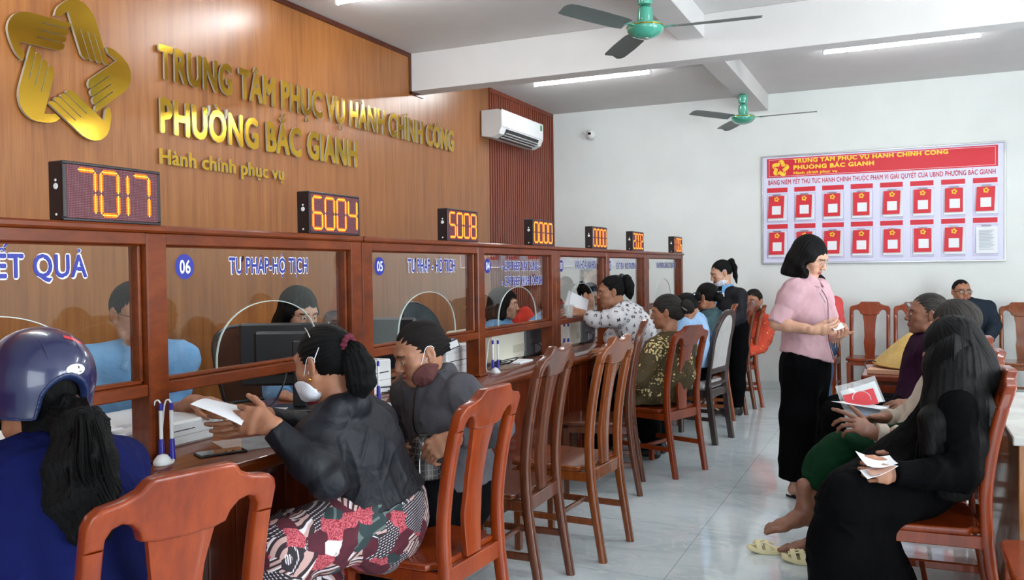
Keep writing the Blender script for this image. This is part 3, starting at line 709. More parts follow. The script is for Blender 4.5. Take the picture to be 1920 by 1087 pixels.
# dark upholstered chair
t = thing('upholstered_chair', 'dark wooden chair with light grey padded seat and back in the counter row', 'chair')
a = math.radians(170); cr = (-1.26, 6.84); t.location = (cr[0] + .3*math.cos(a), cr[1] + .3*math.sin(a), 0); t.rotation_euler = (0, 0, a - PI/2)
dm = M['chair_dark']; Hh = 1.05; bk = spline([(-.255, 0), (-.215, .3), (-.2, .5), (-.23, .75), (-.31, 1.05)], 8); yz = lambda z: float(np.interp(z, bk[:, 1], bk[:, 0]))
for s in (-1, 1):
    MB().rings([[(s*.175 + p*.02, yz(z) + q*.02, z) for p, q in ((-1, -1), (1, -1), (1, 1), (-1, 1))] for z in np.linspace(0, .45, 6)]).obj('leg', dm, t, 30)
    MB().box((s*.18 - .019, .165, 0), (s*.18 + .019, .203, .42), .004).obj('leg', dm, t)
    MB().box((s*.18 - .01, -.2, .36), (s*.18 + .01, .18, .42)).obj('seat_rail', dm, t)
    MB().box((s*.18 - .009, -.21, .18), (s*.18 + .009, .18, .21)).obj('stretcher', dm, t)
MB().box((-.18, .175, .36), (.18, .2, .42)).obj('seat_rail', dm, t); MB().box((-.175, -.215, .36), (.175, -.19, .42)).obj('seat_rail', dm, t)
ol = [(.195, .45)] + [(.195 * math.cos(PI*i/20) ** .8 if i < 10 else 0, .80 + .25*math.sin(PI*i/20)) for i in range(11)]
lp = ol + [(-x, z) for x, z in ol[::-1] if x > 1e-6]
il = [(.152, .585)] + [(.152 * max(math.cos(PI*i/20), 0) ** .8 if i < 10 else 0, .79 + .215*math.sin(PI*i/20)) for i in range(11)]; il = il + [(-x, z) for x, z in il[::-1] if x > 1e-6]
hole2 = [(.152, .47), (.152, .545), (-.152, .545), (-.152, .47)]
v, f = poly_mesh([lp, il, hole2], .036, .006); bm = bmesh.new()
new_obj('back_frame', np_mesh('back_frame', [(x, yz(z) + c, z) for x, z, c in v], f, [dm], True, None, 40), t)
v, f = poly_mesh([il], .026, .009); new_obj('back_pad', np_mesh('back_pad', [(x, yz(z) + c, z) for x, z, c in v], f, [M['grey_fabric']], True, None, 50), t)
MB().box((-.2, -.19, .42), (.2, .215, .485), .022).obj('seat_pad', M['grey_fabric'], t)
# ------------------------------------------------------------------ office chairs behind the counter
def office_chair(x, y, face, label, col, arch=False, zt=.98):
    t = thing('office_chair', label, 'office chair', (x, y, 0), math.radians(face - 90), None)
    fm = M['black']; bl = []
    n = 18; w = .215
    pts = [(w*math.cos(PI*i/n), zt - .2 + .2*math.sin(PI*i/n) ** (.55 if not arch else 1)) for i in range(n + 1)] + [(-w*.9, zt - .42), (w*.9, zt - .42)]
    yb = lambda z: -.2 - .14 * ((z - .5) / .5) + .0
    mb = MB(); loop = pts + [pts[0]]
    mb.tube([(p, yb(z) - .05*(1 - (p/w)**2), z) for p, z in loop], .013, 8); mb.obj('back_frame', fm, t)
    v, f = poly_mesh([pts], .012 if not arch else .05, .004 if not arch else .02)
    new_obj('backrest', np_mesh('backrest', [(p, yb(z) - .05*(1 - min(1, abs(p)/w)**2) + c, z) for p, z, c in v], f, [col], True, None, 60), t)
    MB().box((-.22, -.2, .44), (.22, .24, .5), .025).obj('seat', fm, t)
    MB().tube(spline([(0, -.1, .44), (0, -.27, .46), (0, -.27, .6), (0, -.262, .68)], 5), .018, 8).obj('back_bracket', fm, t)
    MB().lathe([(.028, .1), (.028, .3), (.018, .3), (.018, .44)], 14).obj('gas_post', M['steel'], t)
    for k in range(5):
        a = 2*PI*k/5; c = MB().tube([(0, 0, .1), (.27*math.cos(a), .27*math.sin(a), .065)], [.03, .016], 8).obj('base_arm', fm, t)
        MB().lathe([(.0001, -.012), (.026, -.012), (.026, .012), (.0001, .012)], 14, RM(PI/2, 0, a, (.27*math.cos(a), .27*math.sin(a), .027))).obj('caster', fm, c)
    return t
mesh_brown = fabric('brown_mesh', srgb(70, 44, 34), srgb(54, 34, 26), .9)
dark_grey = fabric('dark_grey_cloth', srgb(72, 80, 84), srgb(60, 66, 70), .9)
c = AX(450, 690, -3.35); office_chair(c[0] + .18, c[1] + .12, -15, 'black office chair with brown mesh back behind the 06 pane', mesh_brown, zt=1.07)
c = AX(665, 660, -3.55); office_chair(c[0] + .25, c[1] - .02, 0, 'dark grey office chair beside the post between panes 06 and 05', dark_grey, True, zt=1.10)
c = AX(800, 640, -3.25); office_chair(c[0] + .2, c[1] + .1, -8, 'grey office chair with rounded back behind the 05 pane', dark_grey, True, zt=1.135)
# ------------------------------------------------------------------ things on the counter
def slotbox(name, label, cat, lo, hi, mat, rz=0, slots=True, group=None):
    cx, cy = (lo[0] + hi[0]) / 2, (lo[1] + hi[1]) / 2
    t = thing(name, label, cat, (cx, cy, lo[2]), rz, group); a, b, h = (hi[0] - lo[0])/2, (hi[1] - lo[1])/2, hi[2] - lo[2]
    MB().box((-a, -b, 0), (a, b, h), .008).obj('housing', mat, t)
    if slots:
        MB().box((a - .002, -b*.8, h*.62), (a + .0015, b*.75, h*.65), 0).obj('paper_slot', M['black'], t, 0)
        MB().box((a - .002, -b, h*.41), (a + .001, b, h*.418), 0).obj('seam', M['grey_plastic'], t, 0)
    return t, a, b, h
pR = AX(403, 832, -2.27); pL = AX(176, 880, -2.27); zt = AX(400, 790, -2.27)[2]
t, a, b, h = slotbox('laser_printer', 'white laser printer with paper on top behind the nearest screen post', 'printer', (-2.68, 1.60, ZT), (-2.27, pR[1], .872), M['white_plastic'])
MB().rings([[(x, y, z) for x, y in ((-.1, -b*.75), (.12, -b*.75), (.12, b*.7), (-.1, b*.7))] for z in (h, h + .012)]).obj('output_tray', M['white_plastic'], t)
sh = MB(); sh.rings([[(x, y, h + .014 + .06 * max(0, (-.0 - x)) + dz) for x, y in ((-.14, -.22), (-.02, -.24), (.13, -.2), (.16, .1), (.0, .13), (-.12, .1))] for dz in (0, .004)])
o = sh.obj('paper_sheet', M['paper'], None); o.location = (-2.43, 1.86, ZT + .003); tag(o, 'printed sheet lying on the white printer by the nearest post', 'paper')
ln = MB()
for i in range(11): ln.add([(-.1 + i*.022, -.19, h + .0345), (-.094 + i*.022, -.19, h + .0345), (-.094 + i*.022 + .01, .06, h + .0345), (-.1 + i*.022 + .01, .06, h + .0345)], [[0, 1, 2, 3]])
for i in range(6):
    c = AX(228 + i*2, 838 - i*7, -2.28); o = MB().rings([[(x, y, z) for x, y in ((-.1, -.075), (.1, -.07), (.1, .07), (-.1, .075))] for z in (0, .0065)]).obj('document', M['paper'], None)
    o.location = (-2.215 - .0 + (i % 3)*.006, 1.52 + (i % 2)*.01, ZT + .0005 + i*.0075); o.rotation_euler = (0, 0, .06*(i - 2)); tag(o, ['folded document at the bottom of the pile beside the helmeted woman', 'second document from the bottom of the pile beside the helmeted woman', 'third document from the bottom of the pile beside the helmeted woman', 'fourth document from the bottom of the pile beside the helmeted woman', 'document just under the top of the pile beside the helmeted woman', 'topmost document of the pile beside the helmeted woman'][i], 'document', 'documents piled beside the nearest screen post')
# pen stands
def pen_stand(px, py, label, two=True):
    c = AZ(px, py, ZT); t = thing('pen_stand', label, 'pen stand', (c[0] + .035, c[1] - .045, ZT), math.radians(-65), 'blue and white counter pen stands')
    v, f = poly_mesh([[(.042*math.cos(2*PI*i/28), .03*math.sin(2*PI*i/28)) for i in range(28)]], .012, .004); new_obj('base', np_mesh('base', [(x, y, z + .006) for x, y, z in v], f, [M['white_plastic']], True, None, 50), t)
    MB().lathe([(.026, .011), (.022, .02), (.014, .03), (.0001, .034)], 18, Matrix.Translation((.012, 0, 0)) @ Matrix.Scale(1.25, 4, (1, 0, 0))).obj('badge_dome', M['white_plastic'], t)
    MB().box((-.036, -.02, .008), (.034, .02, .018), .004).obj('blue_band', M['blue'], t)
    for s in ((-.018, -.014), (-.026, .016))[:2 if two else 1]:
        x, y = s; MB().tube([(x, y, .01), (x, y, .03), (x, y, .07), (x, y, .075)], [.011, .0095, .0085, .007], 12).obj('holder', M['blue'], t)
        p = MB().tube([(x, y, .07), (x, y, .165)], .006, 12).obj('pen', M['white_plastic'], t); MB().tube([(x, y, .165), (x, y, .184), (x, y, .188)], [.0065, .0065, .003], 12).obj('cap', M['blue'], p)
        MB().tube(spline([(x, y, .187), (x - .003, y - .010, .197), (x - .004, y - .022, .182), (x - .004, y - .032, .1), (x - .004, y - .040, .04), (x, y - .034, .010), (x + .01, y - .012, .006)], 6), .0028, 7).obj('coiled_cord', M['white_plastic'], t)
pen_stand(313, 862, 'blue and white pen stand on the counter by the black phone')
pen_stand(700, 752, 'blue and white pen stand on the counter between the navy jacket and grey jacket women')
pen_stand(925, 697, 'blue and white pen stand in front of the 04 pane')
pen_stand(1058, 652, 'blue and white pen stand in front of the 03 pane')
# phone, clear folder, papers
c = AZ(414, 850, ZT); t = thing('mobile_phone', 'black mobile phone lying on the counter edge', 'phone', (c[0], c[1], ZT), math.radians(62))
MB().box((-.078, -.037, 0), (.078, .037, .008), .003).obj('case', M['black'], t); MB().box((-.074, -.034, .008), (.074, .034, .0086), 0).obj('glass_screen', M['blackgloss'], t, 0)
c = AZ(500, 828, ZT); t = thing('clear_folder', 'clear plastic folder with a faintly printed sheet on the counter', 'folder', (c[0], c[1], ZT), math.radians(58))
MB().box((-.15, -.105, .0005), (.15, .105, .0015), 0).obj('printed_sheet', (lambda: (lambda t: (t.set(Base_Color=t.mix(t.ramp(t.noise(t.coord('Object', (1, 1, 1)), 9, 2), [(.45, (0, 0, 0, 1)), (.6, (1, 1, 1, 1))]), srgb(176, 168, 172), srgb(128, 96, 104)), Roughness=.6), t.m)[1])(NT('faded_print')))(), t, 0)
MB().box((-.16, -.112, .0018), (.16, .112, .0026), 0).obj('clear_cover', M['plastic_film'], t, 0)
for i, (px, py, r) in enumerate(((742, 776, 55), (733, 770, 70), (748, 773, 62))):
    c = AZ(px, py, ZT); o = MB().rings([[(x, y, z + (.004 if x > .1 else 0)) for x, y in ((-.14, -.1), (.0, -.1), (.145, -.1), (.145, .1), (0, .1), (-.14, .1))] for z in (0, .0015)]).obj('paper_sheet', M['paper'], None)
    o.location = (c[0] - .07, c[1] - .02, ZT + .0006 + .0022*i); o.rotation_euler = (0, 0, math.radians(r)); tag(o, ['bottom sheet of the loose papers on the counter beside the navy jacket', 'middle sheet of the loose papers on the counter beside the navy jacket', 'top sheet of the loose papers on the counter beside the navy jacket'][i], 'paper', 'loose papers on the counter')
# monitor of the 06 desk, seen from behind
c = AX(566, 690, -2.40); t = thing('computer_monitor', 'black computer monitor seen from behind through the 06 pane', 'monitor', (c[0], c[1], ZT), math.radians(205))
MB().box((-.27, -.02, .10), (.27, .012, .375), .01).box((-.2, .01, .15), (.2, .035, .34), .02).obj('screen_shell', M['black'], t)
MB().box((-.24, -.0215, .13), (.24, -.0195, .36), 0).obj('screen_glass', M['blackgloss'], t, 0)
MB().box((-.03, .03, .01), (.03, .05, .3), .006).obj('stand_neck', M['black'], t); MB().box((-.12, -.06, 0), (.12, .13, .012), .005).obj('stand_base', M['black'], t)
MB().tube(spline([(.05, .03, .2), (.06, .08, .12), (.1, .1, .04), (.16, .16, .006)], 6), .004, 6).obj('cable', M['black'], t)
c = AX(712, 690, -2.66); t = thing('computer_monitor', 'dark grey computer monitor behind the post left of the 05 pane', 'monitor', (c[0], c[1] - .06, ZT), math.radians(190))
MB().box((-.25, -.02, .06), (.25, .012, .34), .01).obj('screen_shell', M['grey_plastic'], t); MB().box((-.24, .0115, .07), (.24, .0135, .33), 0).obj('screen_back', M['black'], t, 0)
MB().box((-.03, -.01, .0), (.03, .012, .1), .004).obj('stand_neck', M['black'], t); MB().box((-.1, -.08, 0), (.1, .08, .01), .004).obj('stand_base', M['black'], t)
# small white machine by the grey jacket woman, printers farther along
c = AX(712, 742, -2.3); slotbox('label_printer', 'small white box-shaped printer behind the pen stand by the 05 pane', 'printer', (-2.5, c[1] - .12, ZT), (-2.3, AX(735, 738, -2.3)[1], ZT + .165), M['white_plastic'])
c0, c1 = AX(842, 702, -2.3), AX(888, 694, -2.3); t, a, b, h = slotbox('desktop_printer', 'white desktop printer under a pile of papers behind the 05 pane', 'printer', (-2.62, c0[1] - .02, ZT), (-2.3, c1[1], ZT + .135), M['white_plastic'])
for i in range(4):
    o = MB().box((-.15, -.2, 0), (.15, .2, .007), .001).obj('paper_bundle', M['paper'], None); o.location = (-2.45, c1[1] - .22, ZT + .1355 + .008*i); o.rotation_euler = (0, 0, .05*(i - 1.5))
    tag(o, ['lowest paper bundle on the white printer behind the 05 pane', 'second paper bundle up on the white printer behind the 05 pane', 'third paper bundle up on the white printer behind the 05 pane', 'topmost paper bundle on the white printer behind the 05 pane'][i], 'papers', 'paper bundles on the white printer')
def back_printer(pxl, pxm, pxr, py, X, ztop, label):
    y0, y1 = AX(pxl, py, X)[1], AX(pxm, py, X)[1]; t = thing('laser_printer', label, 'printer', (X, y1, ZT), 0)
    h = ztop - ZT; dy = y1 - y0
    v, f = poly_mesh([[(-.36, 0), (0, 0), (0, h - .02), (-.02, h), (-.34, h), (-.36, h - .04)]], dy, .006)
    MB().box((-.36, -dy, 0), (-.0, 0, h), .018).obj('housing', M['cream_plastic'], t)
    MB().box((-.002, -dy*.42, h*.25), (.001, -.012, h*.5), 0).obj('panel_seam', plain('cream_seam', srgb(190, 188, 172), .5), t, 0)
    W = AX(pxr, py, X)[1] - y1
    MB().box((-.33, -.002, .0), (.004, W, h*.98), .014).obj('rear_cover', M['grey_plastic'], t)
    for i in range(4): MB().box((.003, W*.2, h*(.62 + .07*i)), (.0055, W*.75, h*(.64 + .07*i)), 0).obj('vent_slot', M['black'], t, 0)
    MB().box((.003, W*.45, h*.12), (.006, W*.8, h*.4), 0).obj('rating_label', plain('pale_label', srgb(150, 156, 164), .5), t, 0)
    MB().tube(spline([(.004, W*.25, h*.42), (.02, W*.45, h*.42), (.03, W*.6, h*.25), (.02, W*.45, h*.06), (-.0, W*.2, .006), (.05, -dy*.3, .005)], 6), .0035, 6).obj('power_cable', M['black'], t)
back_printer(928, 985, 1023, 680, -2.32, .992, 'large cream and grey printer back under the 04 pane, cables beside it')
back_printer(1068, 1090, 1116, 640, -2.32, .985, 'smaller cream and grey printer back under the 03 pane')
c = AX(1125, 625, -2.4); slotbox('desktop_printer', 'small white machine behind the 03 pane beside the dark printer', 'printer', (-2.7, c[1] - .1, ZT), (-2.42, c[1] + .12, ZT + .17), M['white_plastic'])
c = AZ(938, 674, ZT); o = MB().box((-.14, -.1, 0), (.14, .1, .012), .002).obj('paper_bundle', M['paper'], None); o.location = (-2.33, c[1] - .12, ZT + .001); tag(o, 'papers in front of the cream printer below the 04 pane', 'papers')
mb = MB()
for i in range(6): mb.tube(spline([(-2.26 - .02*i, 4.42 + .05*i, ZT + .006), (-2.22 + .01*i, 4.5 + .06*i, ZT + .03 + .012*(i % 3)), (-2.25, 4.6 + .05*i, ZT + .01), (-2.3, 4.75 + .03*i, ZT + .006)], 8), .0032, 6)
tag(mb.obj('cable_tangle', M['black']), 'tangle of black cables beside the cream printer below the 04 pane', 'cable', None, 'stuff')
mb = MB()
for i in range(5): mb.tube(spline([(-2.42 - .03*i, 3.28 + .03*i, ZT + .006), (-2.35 + .03*i, 3.4 + .05*i, ZT + .035), (-2.3, 3.5 + .06*i, ZT + .008), (-2.28 + .02*i, 3.62 + .03*i, ZT + .006)], 8), .0034, 6)
tag(mb.obj('cable_tangle', M['black']), 'tangle of dark cables behind the grey jacket woman', 'cable', None, 'stuff')
# desk clutter of the 06 desk
def small(name, label, cat, px, py, X, dims, mat, rz=0, z=ZT):
    c = AX(px, py, X); o = MB().box((-dims[0]/2, -dims[1]/2, 0), (dims[0]/2, dims[1]/2, dims[2]), .004).obj(name, mat); o.location = (c[0], c[1], z + .0005); o.rotation_euler = (0, 0, rz); return tag(o, label, cat)
red = plain('red_plastic', srgb(186, 26, 40), .3); yel = plain('yellow_plastic', srgb(244, 206, 40), .4)
small('stamp_box', 'small red stamp box on the desk below the monitor', 'stamp box', 583, 765, -2.42, (.05, .06, .055), red, .3)
small('stamp_pad', 'yellow stamp pad left of the monitor stand', 'stamp pad', 455, 752, -2.5, (.06, .07, .03), yel, .2)
small('sticky_notes', 'yellow sticky notes behind the red stamp box', 'notes', 603, 750, -2.56, (.06, .06, .03), yel, .1)
c = AX(440, 768, -2.5); t = thing('computer_keyboard', 'black computer keyboard under the clerk hands', 'keyboard', (-2.62, 2.42, ZT), math.radians(95))
MB().box((-.2, -.065, 0), (.2, .065, .016), .005).obj('body', M['black'], t); mb = MB()
for r in range(4):
    for k in range(13): mb.box((-.19 + k*.029, -.055 + r*.028, .015), (-.166 + k*.029, -.032 + r*.028, .021), .003)
mb.obj('keys', M['grey_plastic'], t)
for i in range(3):
    o = MB().box((-.1, -.15, 0), (.1, .15, .004), .0005).obj('paper_sheet', M['paper']); o.location = (-2.5 + .03*i, 2.72 + .02*i, ZT + .0005 + .005*i); o.rotation_euler = (0, 0, .2 + .12*i)
    tag(o, ['lowest sheet under the monitor on the 06 desk', 'middle sheet under the monitor on the 06 desk', 'top sheet under the monitor on the 06 desk'][i], 'paper', 'sheets on the 06 desk')
# ------------------------------------------------------------------ desk with conical hat, marble-topped table
t = thing('side_table', 'small dark wooden table carrying the conical hat', 'table', (.03, 5.72, 0))
MB().box((-.26, -.3, .70), (.3, .32, .735), .006).obj('tabletop', M['chair_red'], t)
MB().box((-.245, -.285, .5), (.285, .3, .70), .003).obj('apron', M['chair_brown'], t)
for x in (-.23, .27):
    for y in (-.27, .285): MB().box((x - .02, y - .02, 0), (x + .02, y + .02, .5), .004).obj('leg', M['chair_red'], t)
MB().box((-.2, -.292, .53), (.24, -.284, .68), .003).obj('drawer', M['chair_red'], t)
o = MB().box((-.2, -.22, 0), (.2, .2, .028), .003).obj('cardboard_folder', plain('tan_cardboard', srgb(214, 168, 136), .8)); o.location = (.02, 5.70, .7355); o.rotation_euler = (0, 0, -.1); tag(o, 'tan cardboard folder under the conical hat', 'folder')
tt = NT('palm_leaf'); c_ = tt.coord('Object'); rg = tt.n('TexWave', wave_type='RINGS', rings_direction='Z', inp={'Vector': c_, 'Scale': 110, 'Distortion': .4}).outputs['Fac']
wn = tt.n('TexVoronoi', inp={'Vector': c_, 'Scale': 46}).outputs['Distance']
tt.set(Base_Color=tt.mix(tt.ramp(wn, [(.1, (1, 1, 1, 1)), (.18, (0, 0, 0, 1))]), tt.ramp(tt.noise(c_, 7, 3), [(.35, srgb(196, 160, 84)), (.65, srgb(214, 182, 108))]), srgb(240, 224, 176)), Roughness=.6); tt.bump(rg, .15, .002)
t = thing('conical_hat', 'straw conical hat lying tilted on the tan folder on the side table', 'hat', (.035, 5.70, .776)); t.rotation_euler = (math.radians(2), math.radians(3), 0)
MB().lathe([(.212, 0), (.208, .004), (.15, .068), (.08, .142), (.03, .186), (.012, .196), (.0001, .199)], 48).obj('cone', tt.m, t)
MB().lathe([(.213, -.002), (.215, .002), (.212, .006)], 48, cap=False).obj('rim', plain('hat_rim', srgb(196, 150, 70), .6), t)
MB().tube(spline([(-.19, -.05, .01), (-.23, -.1, .02), (-.25, -.12, -.0), (-.24, -.16, -.02)], 6), .004, 6).obj('chin_strap', M['black'], t)
t = thing('reception_table', 'wooden table with pale marble top at the right edge', 'table', (.95, 4.1, 0))
tm = NT('pale_marble'); tm.set(Base_Color=tm.ramp(tm.noise(tm.coord('Object'), 5, 7, .65, 1), [(.3, srgb(176, 176, 170)), (.7, srgb(212, 212, 206))]), Roughness=.25)
MB().box((-.6, -.62, .735), (.6, .62, .765), .004).obj('marble_top', tm.m, t)
MB().box((-.58, -.6, 0), (.58, .6, .735), .003).obj('cabinet', wood('tan_veneer', srgb(128, 84, 48), srgb(158, 106, 62), srgb(178, 126, 80), 'Object', (8, 8, 1), .35, .4), t)
c = AZ(1918, 770, .765); o = MB().box((-.15, -.1, 0), (.15, .1, .01), .002).obj('paper_bundle', M['paper']); o.location = (.62, 4.0, .7655); tag(o, 'white papers on the marble-topped table', 'papers')
t = thing('payment_terminal', 'white box-shaped machine on the marble-topped table at the right edge', 'machine', (.80, 4.52, .7655))
MB().box((-.12, -.12, 0), (.12, .12, .16), .006).obj('housing', M['white_plastic'], t); MB().box((-.06, -.06, .16), (.1, .1, .2), .006).obj('upper_housing', M['white_plastic'], t)
t = thing('desk_monitor', 'black screen edge at the right border above the marble-topped table', 'monitor', (.84, 4.28, .7655))
MB().box((-.08, -.1, .285), (.12, .15, .32), .005).obj('tilted_panel', M['black'], t); MB().box((-.08, -.1, .321), (.1, .14, .335), .003).obj('bezel', M['steel'], t); MB().box((.02, 0, .0), (.05, .04, .29), .004).obj('stand', M['black'], t); MB().box((-.03, -.06, 0), (.1, .1, .012), .004).obj('stand_base', M['black'], t)
# ------------------------------------------------------------------ people: signed-distance bodies turned into meshes
F32 = np.float32
def unit(v): v = np.asarray(v, float); return v / (np.linalg.norm(v) + 1e-12)
def smin(a, b, k):
    if k <= 0: return np.minimum(a, b)
    h = np.maximum(k - np.abs(a - b), 0) / k; return np.minimum(a, b) - h*h*(k*0.25)
class Sdf:
    def __init__(s): s.p = []; s.lo = np.full(3, 1e9); s.hi = np.full(3, -1e9)
    def _add(s, lo, hi, fn, k, op='u'):
        m = k + .02; s.p.append((lo - m, hi + m, fn, k, op))
        if op == 'u': s.lo = np.minimum(s.lo, lo); s.hi = np.maximum(s.hi, hi)
        return s
    def tube(s, nodes, lat=None, k=.02, flat0=False, flat1=False, op='u'):
        """nodes: (point, r) or (point, r_lateral, r_depth)"""
        for i in range(len(nodes) - 1):
            a, b = np.asarray(nodes[i][0], float), np.asarray(nodes[i+1][0], float)
            ra = (nodes[i][1], nodes[i][-1]); rb = (nodes[i+1][1], nodes[i+1][-1])
            L = np.linalg.norm(b - a); ax = unit(b - a)
            l = np.array(lat if lat is not None else (0.3, 0.5, 0.8), float)
            if lat is not None and np.ndim(lat) == 2: l = np.asarray(lat[i], float)
            l = unit(l - ax * (l @ ax)); w = np.cross(ax, l); R = max(ra + rb)
            f0, f1 = flat0 and i == 0, flat1 and i == len(nodes) - 2
            rnd = (abs(ra[0]-ra[1]) + abs(rb[0]-rb[1])) < 1e-6
            def fn(X, Y, Z, a=a, ax=ax, l=l, w=w, L=L, ra=ra, rb=rb, f0=f0, f1=f1, rnd=rnd):
                px, py, pz = X - F32(a[0]), Y - F32(a[1]), Z - F32(a[2])
                d = px*F32(ax[0]) + py*F32(ax[1]) + pz*F32(ax[2]); t = np.clip(d / F32(L), 0, 1)
                e = d - t * F32(L)
                r1 = F32(ra[0]) + F32(rb[0]-ra[0])*t
                if rnd:
                    q2 = np.maximum(px*px + py*py + pz*pz - d*d, 0)
                    if f0 or f1:
                        ee = np.maximum(e, 0) * (not f1) + np.minimum(e, 0) * (not f0); r_ = np.sqrt(q2 + ee*ee) - r1
                        if f0: r_ = np.maximum(r_, -d)
                        return np.maximum(r_, d - F32(L)) if f1 else r_
                    return np.sqrt(q2 + e*e) - r1
                r2 = F32(ra[1]) + F32(rb[1]-ra[1])*t
                ql = px*F32(l[0]) + py*F32(l[1]) + pz*F32(l[2]); qw = px*F32(w[0]) + py*F32(w[1]) + pz*F32(w[2])
                ee = np.maximum(e, 0) * (not f1) + np.minimum(e, 0) * (not f0)
                rc = np.minimum(r1, r2); n2 = (ql/r1)**2 + (qw/r2)**2 + (ee/rc)**2; n = np.sqrt(n2)
                g = np.sqrt((ql/(r1*r1))**2 + (qw/(r2*r2))**2 + (ee/(rc*rc))**2) + F32(1e-6)
                r_ = np.where(n > .05, n*(n - 1)/g, -rc)
                if f0: r_ = np.maximum(r_, -d)
                return np.maximum(r_, d - F32(L)) if f1 else r_
            lo = np.minimum(a, b) - R; hi = np.maximum(a, b) + R; s._add(lo, hi, fn, k, op)
        return s
    def ell(s, c, r, R=None, k=.02, op='u'):
        c = np.asarray(c, float); r = np.atleast_1d(np.asarray(r, float)) * np.ones(3); R = np.eye(3) if R is None else np.asarray(R, float)  # columns = axes
        ext = np.sqrt(((R * r) ** 2).sum(1))
        def fn(X, Y, Z):
            px, py, pz = X - F32(c[0]), Y - F32(c[1]), Z - F32(c[2])
            q = [px*F32(R[0, i]) + py*F32(R[1, i]) + pz*F32(R[2, i]) for i in range(3)]
            n = np.sqrt(sum((q[i]/F32(r[i]))**2 for i in range(3))); g = np.sqrt(sum((q[i]/F32(r[i]*r[i]))**2 for i in range(3))) + F32(1e-6)
            return np.where(n > .05, n*(n - 1)/g, -F32(r.min()))
        return s._add(c - ext, c + ext, fn, k, op)
    def cut(s, p, n, k=.004):
        """remove everything on the side n points to"""
        p, n = np.asarray(p, float), unit(n)
        s.p.append((None, None, lambda X, Y, Z: (X - F32(p[0]))*F32(n[0]) + (Y - F32(p[1]))*F32(n[1]) + (Z - F32(p[2]))*F32(n[2]), k, 'i')); return s
    def sample(s, vox, pad=.012):
        lo = s.lo - pad; n = np.ceil((s.hi + pad - lo) / vox).astype(int) + 1
        g = [(lo[i] + np.arange(n[i]) * vox).astype(F32) for i in range(3)]
        D = np.full(n, F32(.06))
        for plo, phi, fn, k, op in s.p:
            if plo is None: sl = (slice(0, n[0]), slice(0, n[1]), slice(0, n[2]))
            else:
                i0 = np.clip(np.floor((plo - lo)/vox).astype(int), 0, n); i1 = np.clip(np.ceil((phi - lo)/vox).astype(int) + 1, 0, n)
                if (i1 <= i0).any(): continue
                sl = tuple(slice(i0[i], i1[i]) for i in range(3))
            X, Y, Z = g[0][sl[0]][:, None, None], g[1][sl[1]][None, :, None], g[2][sl[2]][None, None, :]
            d = fn(X, Y, Z).astype(F32); cur = D[sl]
            if op == 'u': D[sl] = smin(cur, d, F32(k))
            elif op == 's': D[sl] = -smin(-cur, d, F32(k))
            else: D[sl] = -smin(-cur, -d, F32(k))
        return D, lo, vox
    def mesh(s, vox, smooth=1): return nets(*s.sample(vox), smooth)
def nets(D, lo, vox, smooth=1):
    ins = D < 0; n = D.shape
    c = [ins[x:n[0]-1+x, y:n[1]-1+y, z:n[2]-1+z] for x in (0, 1) for y in (0, 1) for z in (0, 1)]
    cnt = sum(a.astype(np.int8) for a in c); act = (cnt > 0) & (cnt < 8)
    I = np.argwhere(act); idx = np.full(act.shape, -1, np.int32); idx[act] = np.arange(len(I))
    V = [D[I[:, 0]+x, I[:, 1]+y, I[:, 2]+z] for x in (0, 1) for y in (0, 1) for z in (0, 1)]
    off = np.array([(x, y, z) for x in (0, 1) for y in (0, 1) for z in (0, 1)], float)
    acc = np.zeros((len(I), 3)); w = np.zeros(len(I))
    for a in range(8):
        for b in range(a + 1, 8):
            if np.abs(off[a] - off[b]).sum() != 1: continue
            m = (V[a] < 0) != (V[b] < 0); t = V[a][m] / (V[a][m] - V[b][m])
            acc[m] += off[a] + (off[b] - off[a]) * t[:, None]; w[m] += 1
    P = lo + (I + acc / w[:, None]) * vox; Fs = []
    for ax in range(3):
        sl0 = [slice(None)]*3; sl1 = [slice(None)]*3; sl0[ax] = slice(0, n[ax]-1); sl1[ax] = slice(1, n[ax])
        A, B = ins[tuple(sl0)], ins[tuple(sl1)]; o1, o2 = (ax+1) % 3, (ax+2) % 3
        E = np.argwhere(A != B); E = E[(E[:, o1] > 0) & (E[:, o2] > 0) & (E[:, o1] < n[o1]-1) & (E[:, o2] < n[o2]-1)]
        if len(E) == 0: continue
        def cell(d1, d2): q = E.copy(); q[:, o1] -= d1; q[:, o2] -= d2; return idx[q[:, 0], q[:, 1], q[:, 2]]
        q = np.stack([cell(1, 1), cell(0, 1), cell(0, 0), cell(1, 0)], 1); fl = ~A[E[:, 0], E[:, 1], E[:, 2]]
        q[fl] = q[fl][:, ::-1]; Fs.append(q)
    Q = np.vstack(Fs) if Fs else np.zeros((0, 4), int)
    for _ in range(smooth):
        S_ = np.zeros_like(P); C = np.zeros(len(P))
        for a, b in ((0, 1), (1, 2), (2, 3), (3, 0)):
            np.add.at(S_, Q[:, a], P[Q[:, b]]); np.add.at(S_, Q[:, b], P[Q[:, a]]); np.add.at(C, Q[:, a], 1); np.add.at(C, Q[:, b], 1)
        P = P*.4 + .6*S_/np.maximum(C, 1)[:, None]
    return P, Q
def vnormals(P, Q):
    nrm = np.cross(P[Q[:, 2]] - P[Q[:, 0]], P[Q[:, 3]] - P[Q[:, 1]]); N = np.zeros_like(P)
    for i in range(4): np.add.at(N, Q[:, i], nrm)
    return N / (np.linalg.norm(N, axis=1, keepdims=True) + 1e-12)
